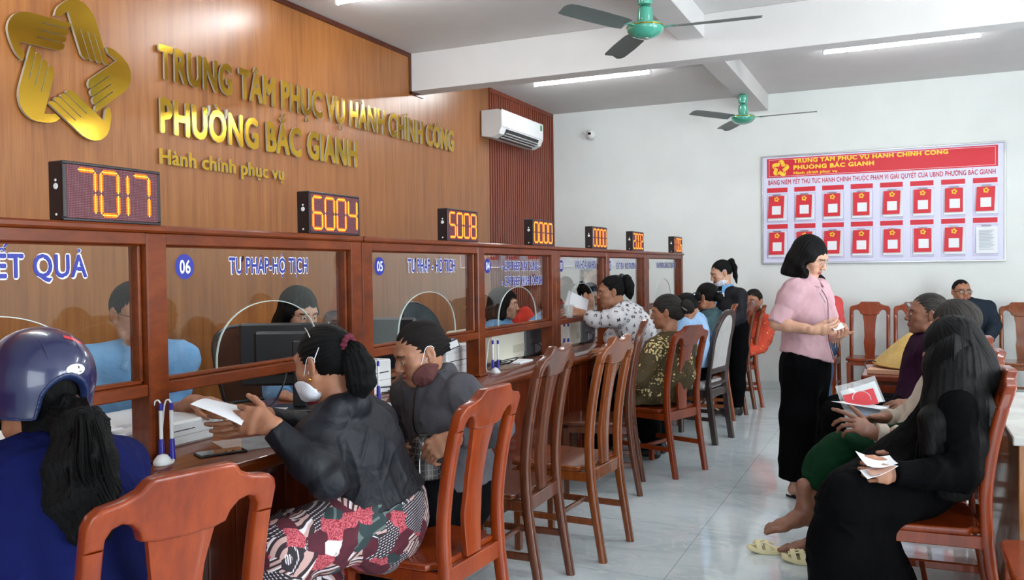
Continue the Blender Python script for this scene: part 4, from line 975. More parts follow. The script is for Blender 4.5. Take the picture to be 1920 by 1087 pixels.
def vnoise(P, seed=0):
    """smooth value noise, vectorised, 0..1"""
    P = np.asarray(P, float) + seed * 17.31; i = np.floor(P).astype(np.int64); f = P - i; f = f*f*f*(f*(f*6 - 15) + 10); out = np.zeros(len(P))
    for dx in (0, 1):
        for dy in (0, 1):
            for dz in (0, 1):
                h = (i[:, 0]+dx)*374761393 + (i[:, 1]+dy)*668265263 + (i[:, 2]+dz)*2147483647 + seed*974711
                h = (h ^ (h >> 13)) * 1274126177; h = ((h ^ (h >> 16)) & 0xffff) / 65535.0
                out += h * np.where(dx, f[:, 0], 1-f[:, 0]) * np.where(dy, f[:, 1], 1-f[:, 1]) * np.where(dz, f[:, 2], 1-f[:, 2])
    return out
def folds(P, N, run, amp, freq=16, seed=1):
    """cloth creases running along `run`"""
    run = unit(run); a = unit(np.cross(run, (0.21, 0.31, 0.93))); b = np.cross(run, a)
    q = np.stack([P @ run * freq*.28, P @ a * freq, P @ b * freq], 1)
    q = q + 1.1*np.stack([vnoise(q*.6, seed+5), vnoise(q*.6, seed+6), vnoise(q*.6, seed+7)], 1)
    n = vnoise(q, seed); r = 1 - np.abs(2*n - 1); m = vnoise(P*5, seed+3)
    return P + N * ((r**2 - .45) * amp * np.clip(m*2.2 - .5, .15, 1.2))[:, None]
def attr_mesh(name, P, Q, mats, attrs=None, mi=None):
    me = np_mesh(name, P, Q, mats, True, mi)
    for k, v in (attrs or {}).items():
        a = me.attributes.new(k, 'FLOAT_VECTOR', 'POINT'); a.data.foreach_set('vector', np.asarray(v, F32).ravel())
    return me
def join_np(parts):
    Ps, Qs, As, b = [], [], [], 0
    for P, Q, A in parts: Ps.append(P); Qs.append(Q + b); As.append(A if A is not None else np.zeros((len(P), 3))); b += len(P)
    return np.vstack(Ps), np.vstack(Qs), np.vstack(As)
def iv(right, up, away):
    """direction from how it looks in the photograph's frame"""
    return unit(RV*right + UV_*up + FV*away)
def io(right, up, away): return RV*right + UV_*up + FV*away
# ---- skin / hair / cloth materials
def skin(name, col, dark):
    t = NT(name); c = t.coord('Object'); n = t.noise(c, 22, 3); at = t.n('Attribute', attribute_name='mask'); sp = t.n('SeparateXYZ', inp={0: at.outputs['Vector']})
    base = t.ramp(n, [(.3, dark), (.7, col)])
    base = t.mix(t.math('MULTIPLY', sp.outputs[2], .5), base, tuple(a*b for a, b in zip(col[:3], (1.0, .62, .55))) + (1,))
    base = t.mix(t.math('MULTIPLY', sp.outputs[0], .75), base, srgb(150, 74, 70)); base = t.mix(t.math('MULTIPLY', sp.outputs[1], .85), base, srgb(34, 26, 24))
    t.set(Base_Color=base, Roughness=.5, Subsurface_Weight=.08, Subsurface_Scale=.01); t.p.inputs['Subsurface Radius'].default_value = (1, .4, .25)
    t.bump(t.noise(c, 140, 2), .12, .002); return t.m
SK = {'light': skin('light_skin', srgb(206, 160, 134), srgb(190, 142, 116)), 'mid': skin('medium_skin', srgb(172, 122, 94), srgb(154, 104, 78)), 'tan': skin('tan_skin', srgb(166, 114, 86), srgb(146, 95, 69)), 'dark': skin('weathered_skin', srgb(138, 92, 70), srgb(116, 74, 55))}
def hairmat(name, a, b, grey=0.0):
    t = NT(name); at = t.n('Attribute', attribute_name='strand'); mp = t.n('Mapping', inp={'Vector': at.outputs['Vector'], 'Scale': (46, 2.5, 46)}); n = t.noise(mp.outputs[0], 1, 4, .7)
    mp2 = t.n('Mapping', inp={'Vector': at.outputs['Vector'], 'Scale': (130, 3, 130)}); n2 = t.noise(mp2.outputs[0], 1, 2)
    col = t.ramp(n, [(.3, a), (.72, b)])
    if grey: col = t.mix(t.math('MULTIPLY', t.ramp(n2, [(.5, (0, 0, 0, 1)), (.75, (1, 1, 1, 1))]), grey), col, srgb(140, 136, 132))
    t.set(Base_Color=col, Roughness=.55, Specular_IOR_Level=.15); t.bump(t.math('ADD', t.math('MULTIPLY', n, .7), t.math('MULTIPLY', n2, .5)), .7, .004); return t.m
HR = {'black': hairmat('black_hair', (.0008, .0007, .0008, 1), (.0032, .0028, .003, 1)), 'soft': hairmat('dark_brown_black_hair', srgb(12, 9, 8), srgb(30, 24, 22)), 'grey': hairmat('greying_dark_hair', srgb(16, 14, 13), srgb(40, 35, 32), .35), 'lightgrey': hairmat('grey_hair', srgb(26, 22, 20), srgb(48, 42, 38), .35)}
eye_m = NT('eye'); cc = eye_m.n('TexCoord').outputs['Object']; sx = eye_m.n('SeparateXYZ', inp={0: cc}); rad = eye_m.math('SQRT', eye_m.math('ADD', eye_m.math('MULTIPLY', sx.outputs[0], sx.outputs[0]), eye_m.math('MULTIPLY', sx.outputs[2], sx.outputs[2])))
eye_m.set(Base_Color=eye_m.ramp(eye_m.math('MULTIPLY', rad, 80), [(.0, srgb(12, 9, 8)), (.2, srgb(14, 10, 9)), (.24, srgb(48, 30, 20)), (.44, srgb(40, 24, 16)), (.48, srgb(214, 206, 200))]), Roughness=.12); EYE = eye_m.m
# ---- head
class Head:
    """local axes: x to the person's right, y out of the face, z up; origin in the middle of the skull"""
    def __init__(s, c, fwd, up=(0, 0, 1), sc=1.0, roll=0.0):
        s.c = np.asarray(c, float); s.y = unit(fwd); up = np.asarray(up, float); s.x = unit(np.cross(s.y, up)); s.z = np.cross(s.x, s.y)
        if roll: s.x, s.z = s.x*math.cos(roll) + s.z*math.sin(roll), s.z*math.cos(roll) - s.x*math.sin(roll)
        s.R = np.stack([s.x, s.y, s.z], 1); s.sc = sc
    def w(s, p): return s.c + s.R @ (np.asarray(p, float) * s.sc)
    def l(s, P): return ((P - s.c) @ s.R) / s.sc
def head_sdf(S_, h, ft):
    k = h.sc; W = h.w; jw = ft.get('jaw', 1.0); nb = ft.get('nose', 1.0)
    def E(c, r, kk=.02, op='u', R=None): S_.ell(W(c), np.array(r)*k, h.R if R is None else h.R @ R, kk*k, op)
    def T(n, kk=.01, op='u'): S_.tube([(W(a), r*k) for a, r in n], None, kk*k, op=op)
    E((0, -.012, .022), (.074, .093, .084), .01); E((0, .030, -.012), (.064, .054, .078), .03); E((0, .026, -.066), (.053*jw, .054, .045), .03)
    E((0, .070, -.099), (.021, .017, .016), .025)
    for s in (-1, 1):
        T([((s*.052*jw, -.004, -.05), .017), ((s*.044*jw, .02, -.082), .016), ((s*.018, .064, -.1), .013)], .025)
        E((s*.044, .052, -.03), (.022, .022, .019), .025); E((s*.03, .062, -.062), (.022, .02, .024), .02)
        T([((s*.014, .083, .012), .0085), ((s*.034, .079, .017), .009), ((s*.054, .055, .01), .008)], .018)
        E((s*.031, .098, -.006), (.019, .0165, .0115), .014, 's')
        E((s*.031, .0735, -.0075), (.0145, .0145, .0125), .005); E((s*.031, .0895, -.0085), (.0125, .0065, .0036), .003, 's')
    T([((0, .082, .006), .0075*nb), ((0, .094, -.016), .0085*nb), ((0, .104, -.034), .0105*nb)], .014); E((0, .1045, -.037), (.0115*nb, .0105, .0095), .008)
    for s in (-1, 1): E((s*.0125*nb, .0945, -.0405), (.0085, .010, .0075), .007); E((s*.0065, .101, -.0475), (.0035, .006, .004), .004, 's')
    op = ft.get('mouth', 0)
    T([((-.022, .079, -.0665), .004), ((-.008, .0905, -.0625), .0056), ((0, .0915, -.0635), .0052), ((.008, .0905, -.0625), .0056), ((.022, .079, -.0665), .004)], .008)
    T([((-.02, .080, -.0685 - op*.3), .004), ((0, .0905, -.0735 - op), .0066), ((.02, .080, -.0685 - op*.3), .004)], .008)
    if op: E((0, .094, -.0675 - op*.5), (.013, .012, .002 + op*.5), .002, 's')
    if ft.get('ears', True):
        for s in (-1, 1):
            a = .35*s; Re = np.array([(math.cos(a), -math.sin(a), 0), (math.sin(a), math.cos(a), 0), (0, 0, 1)]); 
            E((s*.079, -.016, -.012), (.0085, .0175, .031), .006, 'u', Re); E((s*.0885, -.012, -.009), (.006, .0105, .018), .004, 's', Re); E((s*.0755, -.008, -.036), (.006, .008, .009), .006)
    return S_
def head_masks(h, P):
    q0 = h.l(P); q = q0; m = np.zeros((len(P), 3))
    def near(pts, r, ymin=.045):
        d = np.full(len(q0), 9.); K = np.array((1, 0, 1.)); q = q0 * K; pts = [np.array(a) * K for a in pts]
        for a, b in zip(pts, pts[1:]):
            a, b = np.array(a), np.array(b); t = np.clip(((q - a) @ (b - a)) / ((b - a) @ (b - a)), 0, 1); d = np.minimum(d, np.linalg.norm(q - (a + t[:, None]*(b - a)), axis=1))
        return np.clip(1.5 - d / r, 0, 1) * (q0[:, 1] > ymin)
    m[:, 0] = np.maximum(near([(-.021, .083, -.066), (-.008, .096, -.063), (.008, .096, -.063), (.021, .083, -.066)], .0062), near([(-.019, .083, -.0695), (0, .096, -.0745), (.019, .083, -.0695)], .0068))
    for s in (-1, 1): m[:, 1] = np.maximum(m[:, 1], near([(s*.013, .09, .0125), (s*.032, .088, .019), (s*.052, .066, .0125)], .0042)); m[:, 2] = np.maximum(m[:, 2], np.clip(1 - np.linalg.norm((q - np.array((s*.042, .068, -.03))) / .026, axis=1), 0, 1))
    m[:, 2] = np.maximum(m[:, 2], .8*np.clip(1 - np.linalg.norm((q - np.array((0, .108, -.037))) / .018, axis=1), 0, 1)); return m
def hand_sdf(S_, W, d, back, side, curl=(20, 30, 20), spread=4, thumb=(45, 15, 20), sc=1.0, curls=None, k=.006):
    """W wrist, d finger direction, back = direction the back of the hand faces; side +1 thumb on the (d x back) side"""
    d = unit(d); z = np.asarray(back, float); z = unit(z - d*(z @ d)); x = np.cross(d, z) * side; W = np.asarray(W, float)
    G = lambda a, b, c: W + (x*a + d*b + z*c) * sc
    S_.tube([(G(.0, -.02, 0), .029*sc, .021*sc), (G(.001, .015, 0), .031*sc, .018*sc), (G(.0, .05, .001), .041*sc, .0155*sc), (G(-.001, .078, .0), .040*sc, .0125*sc)], x, .012)
    S_.ell(G(.024, .032, -.010), np.array((.017, .027, .015))*sc, np.stack([x, d, z], 1), .012)
    kn = [(.029, .086, .0), (.0095, .091, .002), (-.0105, .087, .001), (-.029, .078, -.002)]; ln = [(.043, .026, .021), (.047, .030, .022), (.043, .027, .021), (.034, .021, .019)]; rr = [(.0092, .0082, .0074, .0062), (.0095, .0084, .0076, .0064), (.009, .008, .0072, .006), (.0082, .0072, .0064, .0054)]
    for i in range(4):
        c = curls[i] if curls else curl; p = np.array(kn[i]); a = math.radians(spread) * (1.5 - i)
        f = np.array((math.sin(a), math.cos(a), 0)); ang = 0; nodes = [(G(*p), rr[i][0]*sc)]
        for j in range(3):
            ang += math.radians(c[j]); v = f*math.cos(ang) + np.array((0, 0, -1))*math.sin(ang); p = p + v*ln[i][j]; nodes.append((G(*p), rr[i][j+1]*sc))
        S_.tube(nodes, None, k if i == -1 else .0035)
    ab, fl, cv = [math.radians(t) for t in thumb]; p = np.array((.026, .022, -.008)); v = np.array((math.sin(ab), math.cos(ab), -math.sin(fl))); v = v/np.linalg.norm(v); nodes = [(G(*p), .0125*sc)]
    for L, r, t in ((.042, .0105, 0), (.032, .0095, cv), (.026, .0075, cv)):
        ab -= t; v = np.array((math.sin(ab), math.cos(ab), -math.sin(fl))); v = v/np.linalg.norm(v); p = p + v*L; nodes.append((G(*p), r*sc))
    S_.tube(nodes, None, .006); return S_
def foot_sdf(S_, ank, toe_dir, up=(0, 0, 1), sc=1.0, side=1, toes=True):
    d = unit(toe_dir); z = np.asarray(up, float); z = unit(z - d*(z @ d)); x = np.cross(d, z)*side; A = np.asarray(ank, float)   # x towards the big toe
    G = lambda a, b, c: A + (x*a + d*b + z*c)*sc
    S_.tube([(G(0, 0, .1), .036*sc), (G(0, 0, .0), .034*sc), (G(0, -.028, -.05), .029*sc)], None, .02)
    S_.tube([(G(0, -.02, -.045), .028*sc, .027*sc), (G(.002, .05, -.04), .031*sc, .03*sc), (G(.002, .11, -.057), .039*sc, .019*sc), (G(.004, .145, -.063), .043*sc, .0125*sc)], x, .03)
    if toes:
        for i, (a, L, r) in enumerate(((.032, .06, .0125), (.012, .052, .0092), (-.005, .046, .0086), (-.021, .037, .0082), (-.035, .028, .008))):
            S_.tube([(G(a*.95, .135 - abs(i-1)*.004, -.063), r*1.05*sc), (G(a, .135 + L*.55, -.060), r*sc), (G(a, .135 + L, -.066), r*.9*sc)], None, .003)
    return S_
def lerp(a, b, t): return np.asarray(a, float) * (1 - t) + np.asarray(b, float) * t
class Person:
    def __init__(s, label, skinm, base, vox=.0032, hvox=.0026):
        s.base = np.array([base[0], base[1], base[2] if len(base) > 2 else 0.0]); s.root = thing('person', label, 'person', tuple(s.base)); s.sk = skinm; s.vox = vox; s.hvox = hvox; s.parts = []
    def put(s, name, P, Q, mats, attrs=None, mi=None, parent=None):
        return new_obj(name, attr_mesh(name, P - s.base, Q, mats if isinstance(mats, list) else [mats], attrs, mi), parent or s.root)
    def mb(s, name, mb, mats, smooth=40, parent=None):
        mb.v = [(p[0]-s.base[0], p[1]-s.base[1], p[2]-s.base[2]) for p in mb.v]; return mb.obj(name, mats, parent or s.root, smooth)
    # -- skeleton: pel, chest, neck, shL, shR, elL.. (world points)
    def torso(s, S_, J, off, k=.03, lower=True, coarse=1.0):
        w, dp = J.get('build', (1, 1)); pel, ch, nk = [np.asarray(J[a], float) for a in ('pel', 'chest', 'neck')]
        lh = unit(np.asarray(J['hipR'], float) - J['hipL']); ls = unit(np.asarray(J['shR'], float) - J['shL'])
        sp = spline([pel, ch, nk], 10); at = lambda u: sp[int(round(u * (len(sp) - 1)))]
        bot = pel - unit(sp[3] - pel) * .07
        N = [(bot, .150*w + off, .105*dp + off), (pel, .168*w + off, .122*dp + off), (at(.25), .150*w + off, .112*dp + off), (at(.5), .152*w + off, .116*dp + off), (at(.72), .158*w + off, .100*dp + off), (at(.86), .125*w + off, .078*dp + off), (at(.97), .066 + off*.6, .062 + off*.6)]
        if not lower: N = N[1:]
        lats = [lerp(lh, ls, u) for u in (0, .1, .3, .7, .95, 1)][-(len(N) - 1):]
        S_.tube(N, lats, k)
        for sd in ('L', 'R'): S_.tube([(at(.84), .055*dp + off), (lerp(at(.86), J['sh'+sd], .6), .052*dp + off), (J['sh'+sd], .052 + off)], None, k)
        fr = np.cross(ls, unit(nk - ch)); fr = -fr if fr @ np.asarray(J['fwd'], float) < 0 else fr; s.front = fr; s.ls = ls
        if J.get('bust'):
            for sg in (-1, 1): S_.ell(ch + ls*.068*sg + fr*(.075*dp) - unit(nk - ch)*.01, (.062 + off, .055 + off, .058 + off), np.stack([ls, fr, unit(nk - ch)], 1), .05)
        if J.get('belly'): S_.ell(lerp(pel, ch, .4) + fr*.06*dp, np.array((.125*w, .10*dp, .12)) + off, np.stack([lh, np.cross(unit(ch - pel), lh), unit(ch - pel)], 1), .06)
    def arm(s, S_, J, sd, off, upto=1.0, r=1.0, flat=False, r2=None, k=.025):
        sh, el, wr = [np.asarray(J[a + sd], float) for a in ('sh', 'el', 'wr')]; N = [(sh, .049*r + off), (lerp(sh, el, .5), .043*r + off), (el, .037*r + off)]
        if upto <= .5: N = [(sh, .053*r + off), (lerp(sh, el, upto*2), r2 or (.045*r + off))]
        else:
            u = (upto - .5)*2; N += [(lerp(el, wr, min(.35, u*.5)), .037*r + off), (lerp(el, wr, u), r2 or ((.037 + (.0275 - .037)*u)*r + off))]
        S_.tube(N, None, k, flat1=flat)
    def leg(s, S_, J, sd, off, r=1.0, wide=None, k=.03, upto=1.0):
        hp, kn, an = [np.asarray(J[a + sd], float) for a in ('hip', 'kn', 'an')]; e = lerp(kn, an, upto)
        a = wide or (.044, .050); S_.tube([(hp, .090*r + off), (lerp(hp, kn, .5), .082*r + off), (kn, .062*r + off), (lerp(kn, e, .4), max(.058*r, a[1]) + off), (e, a[0] + off)], None, k, flat1=True)
    def build_head(s, h, J, ft):
        s.h = h; S_ = Sdf(); head_sdf(S_, h, ft); nk = np.asarray(J['neck'], float); a = h.w((0, -.025, -.04)); d = unit(nk - a)
        S_.tube([(a, .050*h.sc), (lerp(a, nk, .6), .047*h.sc), (nk, .054*h.sc), (nk + unit(np.asarray(J['chest']) - nk)*.05, .062*h.sc)], None, .02)
        P, Q = S_.mesh(s.hvox); s.parts.append((P, Q, head_masks(h, P)))
        for sg in (-1, 1):
            c = h.w((sg*.031, .0755, -.008)); mb = MB().lathe([(.0126*h.sc*math.sin(PI*i/10) + 1e-5, -.0126*h.sc*math.cos(PI*i/10)) for i in range(11)], 16, RM(PI/2), False)
            lk = np.asarray(ft.get('look', (0, 1, -.1)), float); y = h.R @ unit(lk); x = unit(np.cross(y, h.z)); z = np.cross(x, y)
            o = mb.obj('eye', EYE, s.root); o.matrix_local = Matrix(((x[0], y[0], z[0], c[0]-s.base[0]), (x[1], y[1], z[1], c[1]-s.base[1]), (x[2], y[2], z[2], c[2]-s.base[2]), (0, 0, 0, 1)))
    def build_arm(s, J, sd, hand, start=.5, r=.92, vox=None):
        S_ = Sdf(); sh, el, wr = [np.asarray(J[a + sd], float) for a in ('sh', 'el', 'wr')]
        N = ([(lerp(sh, el, .25), .047*r), (el, .039*r)] if start < .5 else [(lerp(el, wr, .25), .038*r)]) + ([(lerp(el, wr, .3), .040*r)] if start < .5 else []) + [(lerp(el, wr, .75), .031*r), (wr, .0255*r)]
        S_.tube(N, None, .015)
        if hand: hand_sdf(S_, wr, **hand)
        P, Q = S_.mesh(vox or s.vox); m = np.zeros((len(P), 3)); s.parts.append((P, Q, m))
    def build_foot(s, ank, td, up=(0, 0, 1), sc=.95, side=1, toes=True, shin=None, vox=None):
        S_ = Sdf(); foot_sdf(S_, ank, td, up, sc, side, toes)
        if shin is not None: S_.tube([(shin, .046), (lerp(shin, ank, .5), .042), (ank, .034)], None, .02)
        P, Q = S_.mesh(vox or s.vox); s.parts.append((P, Q, None))
        if not toes:
            S_ = Sdf(); foot_sdf(S_, ank, td, up, sc*1.07, side, False); S_.cut(np.asarray(ank) + np.array((0, 0, .012)), (0, 0, 1)); P, Q = S_.mesh(max(vox or s.vox, .005)); s.put('shoe', P, Q, M['black'])
    def core(s, J, legs=True):
        S_ = Sdf(); s.torso(S_, J, -.014)
        for sd in 'LR':
            s.arm(S_, J, sd, -.008)
            if legs and 'kn' + sd in J: s.leg(S_, J, sd, -.012)
        P, Q = S_.mesh(.013); s.parts.append((P, Q, None))
    def finish(s):
        P, Q, A = join_np(s.parts); s.put('body', P, Q, s.sk, {'mask': A})
    def top(s, J, mat, off=.010, long=True, hem=None, sleeve=None, cuff=None, fold=.006, run=None, vox=.006, r=1.0, extra=None, name='shirt', seed=1, flare=0, lower=True, letters=None, arms='LR'):
        S_ = Sdf(); s.torso(S_, J, off, lower=lower)
        for sd in arms: s.arm(S_, J, sd, off, (sleeve or 1.0) if long else (sleeve or .32), r, True, cuff)
        if flare: 
            pel = np.asarray(J['pel'], float); lh = unit(np.asarray(J['hipR'], float) - J['hipL']); ax = unit(np.asarray(J['chest']) - pel); w, dp = J.get('build', (1, 1))
            S_.tube([(lerp(pel, J['chest'], .5), .15*w + off, .11*dp + off), (pel - ax*.02, .168*w + off + flare, .125*dp + off + flare), (pel - ax*.12, .175*w + off + flare*1.3, .13*dp + off + flare*1.3)], lh, .03)
        if extra: extra(S_)
        if hem is not None: S_.cut(*hem)
        P, Q = S_.mesh(vox, 2); N = vnormals(P, Q); run = run if run is not None else unit(np.asarray(J['chest'], float) - J['pel'])
        P = folds(P, N, run, fold, 15, seed); P = folds(P, vnormals(P, Q), unit(np.asarray(run) + np.array((.5, .6, .2))), fold*.7, 24, seed + 9)
        for sd in arms:
            if 'el' + sd in J and long:
                el = np.asarray(J['el' + sd], float); m = np.clip(1 - np.linalg.norm(P - el, axis=1)/.16, 0, 1); ax = unit(np.asarray(J['wr' + sd]) - el)
                P = P + vnormals(P, Q) * (np.sin((P @ ax)*95 + 2.5*vnoise(P*14, seed)*3) * .0028 * m)[:, None]
        if letters: return P, Q
        return s.put(name, P, Q, mat)
    def pants(s, J, mat, off=.012, fold=.006, vox=.007, wide=None, upto=1.0, name='trousers', top=None, seed=4, r=1.0, extra=None, legs='LR'):
        S_ = Sdf(); pel = np.asarray(J['pel'], float); lh = unit(np.asarray(J['hipR'], float) - J['hipL']); w, dp = J.get('build', (1, 1)); ax = unit(np.asarray(J['chest'], float) - pel)
        S_.tube([(pel - ax*.07, .150*w + off, .11*dp + off), (pel, .166*w + off, .121*dp + off), (pel + ax*.10, .15*w + off, .112*dp + off)], lh, .04)
        for sd in legs: s.leg(S_, J, sd, off, r, wide, .05, upto)
        if extra: extra(S_)
        P, Q = S_.mesh(vox, 2)
        for i, sd in enumerate(legs):
            kn, hp = np.asarray(J['kn' + sd], float), np.asarray(J['hip' + sd], float); ax2 = unit(kn - hp)
            m = np.clip(1 - np.abs((P - kn) @ ax2)/.14, 0, 1) * np.clip(1 - np.linalg.norm(P - kn, axis=1)/.25, 0, 1); P = P + vnormals(P, Q) * (np.sin((P @ ax2)*70 + 4*vnoise(P*12, seed + i)) * .004 * m)[:, None]
        P = folds(P, vnormals(P, Q), unit(np.asarray(J['knL'], float) - J['hipL']), fold, 13, seed)
        return s.put(name, P, Q, mat)
    # -- hair
    def hair(s, mat, tie=(0, -.095, .03), vol=1.0, ears=True, nape=True, hl=1.0, pieces=(), cuts=(), amp=.0018, vox=None, cap=True, name='hair', axis=None, face=True, k=.02, temple=1.0, hy=.073, fx=.088):
        h = s.h; S_ = Sdf(); c = h.sc
        if cap: S_.ell(h.w((0, -.017, .023)), np.array((.0785, .0985, .0905))*c*vol, h.R, .02)
        for pc in pieces:
            if pc[0] == 'ell': S_.ell(h.w(pc[1]), np.array(pc[2])*c, h.R, pc[3] if len(pc) > 3 else k)
            elif pc[0] == 'tube': S_.tube([(h.w(n[0]),) + tuple(x*c for x in n[1:]) for n in pc[1]], h.x if pc[2] is None else h.R @ np.array(pc[2]), k)
            elif pc[0] == 'wtube': S_.tube(pc[1], pc[2], k)
        if face:
            S_.ell(h.w((0, .120, -.047)), np.array((fx, hy, .106*hl))*c, h.R, .012, 's')
            if temple:
                for sg in (-1, 1): S_.ell(h.w((sg*.088, .066, -.05)), np.array((.036, .054, .062*temple))*c, h.R, .012, 's')
        if ears:
            for sg in (-1, 1): S_.ell(h.w((sg*.092, -.004, -.032)), np.array((.03, .030, .038))*c, h.R, .01, 's')
        if nape: S_.cut(h.w((0, -.04, -.068)), h.R @ np.array((0, .45, -1)), .012)
        for pt_, nr in cuts: S_.cut(h.w(pt_), h.R @ np.array(nr, float), .01)
        P, Q = S_.mesh(vox or max(s.hvox, .003), 2); q = h.l(P); a = unit(np.array(axis if axis is not None else (0, .045, -.0) ) - np.array(tie) if axis is None else np.array(axis)); v = q - np.array(tie)
        e1 = unit(np.cross(a, (1, 0, 0.001))) if abs(a[0]) < .9 else np.array((0, 0, 1.)); e2 = np.cross(a, e1); u = np.arctan2(v @ e2, v @ e1); w = np.linalg.norm(v, axis=1)
        A = np.stack([np.cos(u)*1.0, w*8, np.sin(u)*1.0], 1); N = vnormals(P, Q)
        P = P + N * ((vnoise(np.stack([A[:, 0]*16, w*9, A[:, 2]*16], 1), 3) - .5) * amp * 2 + (vnoise(np.stack([A[:, 0]*42, w*12, A[:, 2]*42], 1), 8) - .5) * amp)[:, None]
        return s.put(name, P, Q, mat, {'strand': A})
    def tail(s, mat, nodes, lat, amp=.004, vox=.004, name='ponytail', k=.02, freq=1.0):
        """world nodes (point, r_lat, r_depth): a hank of hair with strands running along it"""
        S_ = Sdf(); S_.tube(nodes, lat, k); P, Q = S_.mesh(vox, 2); pts = np.array([n[0] for n in nodes]); d = np.full(len(P), 9.); A = np.zeros((len(P), 3)); acc = 0
        for i in range(len(pts) - 1):
            a, b = pts[i], pts[i+1]; ax = unit(b - a); L = np.linalg.norm(b - a); t = np.clip((P - a) @ ax / L, 0, 1); qv = P - (a + t[:, None]*(b - a)); dd = np.linalg.norm(qv, axis=1); m = dd < d; d[m] = dd[m]
            l = unit(np.asarray(lat) - ax*(np.asarray(lat) @ ax)); w = np.cross(ax, l); r1 = nodes[i][1]*(1-t) + nodes[i+1][1]*t; r2 = nodes[i][-1]*(1-t) + nodes[i+1][-1]*t
            A[m] = np.stack([(qv @ l)/r1, (acc + t*L)*8, (qv @ w)/r2], 1)[m]; acc += L
        N = vnormals(P, Q); P = P + N * ((vnoise(np.stack([A[:, 0]*7*freq, A[:, 1]*.5, A[:, 2]*7*freq], 1), 3) - .5)*2*amp + (vnoise(np.stack([A[:, 0]*19*freq, A[:, 1]*.7, A[:, 2]*19*freq], 1), 4) - .5)*amp)[:, None]
        return s.put(name, P, Q, mat, {'strand': A})
    def wisps(s, mat, roots, n, r=.0011, name='loose_strands', seed=3, spread=.012):
        """thin loose hairs; roots: function t,i -> list of world points"""
        mb = MB(); rnd = random.Random(seed)
        for i in range(n):
            pts = roots(rnd); mb.tube(spline(pts, 5), [r]*(len(spline(pts, 5)) - 1) + [r*.3], 4)
        o = s.mb(name, mb, mat, 60); o['kind'] = 'stuff'; return o
    # -- small wear
    def collar(s, J, mat, r0=.060, r1=.088, up=.032, down=-.012, gap=28, name='collar', axis=None, front=None, th=.004):
        nk = np.asarray(J['neck'], float); z = unit(axis if axis is not None else lerp(unit(s.h.w((0, -.02, -.05)) - nk), unit(nk - np.asarray(J['chest'], float)), .5)); y = np.asarray(front if front is not None else s.front, float); y = unit(y - z*(y @ z)); x = np.cross(y, z)
        mb = MB(); rs = []
        for i in range(29):
            a = math.radians(gap + (360 - 2*gap)*i/28); dr = x*math.sin(a) + y*math.cos(a); fl = .012*math.exp(-((i % 28)/3.0)**2) if i < 14 else .012*math.exp(-((28 - i)/3.0)**2)
            p0 = nk + dr*r0 + z*up; p1 = nk + dr*(r0 + .004) + z*(up + .004); p2 = nk + dr*(r1 + fl) + z*(down - fl*1.6); p3 = nk + dr*(r1 + fl - .004) + z*(down - fl*1.6 - .002)
            rs.append([p0, p1, p2, p3])
        mb.rings(rs); return s.mb(name, mb, mat, 50)
    def glasses(s, mat, r=(.024, .019), rim=.0014, y=.097, lens=True):
        h = s.h; mb = MB(); g = thing
        for sg in (-1, 1):
            c = np.array((sg*.0325, y, -.010)); pts = [h.w(c + np.array((r[0]*math.copysign(abs(math.cos(t))**.75, math.cos(t)), -.006*abs(math.cos(t))*(1 if math.cos(t)*sg > 0 else 0), r[1]*math.copysign(abs(math.sin(t))**.75, math.sin(t))))) for t in np.linspace(0, 2*PI, 25)]
            mb.tube(pts, rim*h.sc, 6); mb.tube([h.w((sg*(.0325 + r[0]), y - .004, -.006)), h.w((sg*.076, y - .03, -.004)), h.w((sg*.080, -.005, .0)), h.w((sg*.078, -.03, -.02))], rim*.9*h.sc, 6)
        mb.tube([h.w((-.0095, y, -.007)), h.w((0, y + .004, -.004)), h.w((.0095, y, -.007))], rim*h.sc, 6); o = s.mb('glasses', mb, mat, 60)
        if lens:
            m2 = MB()
            for sg in (-1, 1): m2.add([h.w((sg*.0325 + r[0]*.97*math.cos(t), y - .001, -.010 + r[1]*.97*math.sin(t))) for t in np.linspace(0, 2*PI, 20, endpoint=False)], [list(range(20))])
            s.mb('lens', m2, M['glass'], 0, o)
        return o
    def chin_mask(s, mat, ft, ctr=(0, .055, -.088), rad=(.075, .052, .036), th=.0045, strap=None, vox=.0028, strapm=None, loops='LR', low=.0):
        """mask pulled down under the chin: a shell round the jaw, with loops to the ears"""
        h = s.h; A = Sdf(); head_sdf(A, h, {**ft, 'ears': False, 'mouth': 0}); A.lo = h.c - .17; A.hi = h.c + .17; D, lo, v = A.sample(vox, 0)
        B = Sdf(); B.ell(h.w(ctr), np.array(rad)*h.sc, h.R, 0); B.lo, B.hi = A.lo.copy(), A.hi.copy(); E_, _, _ = B.sample(vox, 0)
        X = np.maximum(np.maximum(D - F32(.012), -(D - F32(.012) + F32(th))), E_); n = X.shape; n0 = min(n[0], E_.shape[0]); P, Q = nets(X, lo, v, 2)
        P = folds(P, vnormals(P, Q), h.x, .003, 40, 5); o = s.put('face_mask', P, Q, mat)
        mb = MB()
        for sd in loops:
            sg = -1 if sd == 'L' else 1
            for yy, zz in ((.046, -.058), (.012, -.066)): mb.tube(spline([h.w((sg*.058, yy, zz)), h.w((sg*.070, yy*.5 + .002, -.03)), h.w((sg*.080, -.012 + (.008 if yy > .03 else -.02), .014 if yy > .03 else .0)), h.w((sg*.082, -.026, .016))], 6), .0013*h.sc, 5)
        s.mb('ear_loop', mb, strapm or M['white_paint'], 60, o); return o
def J_(**k): return k
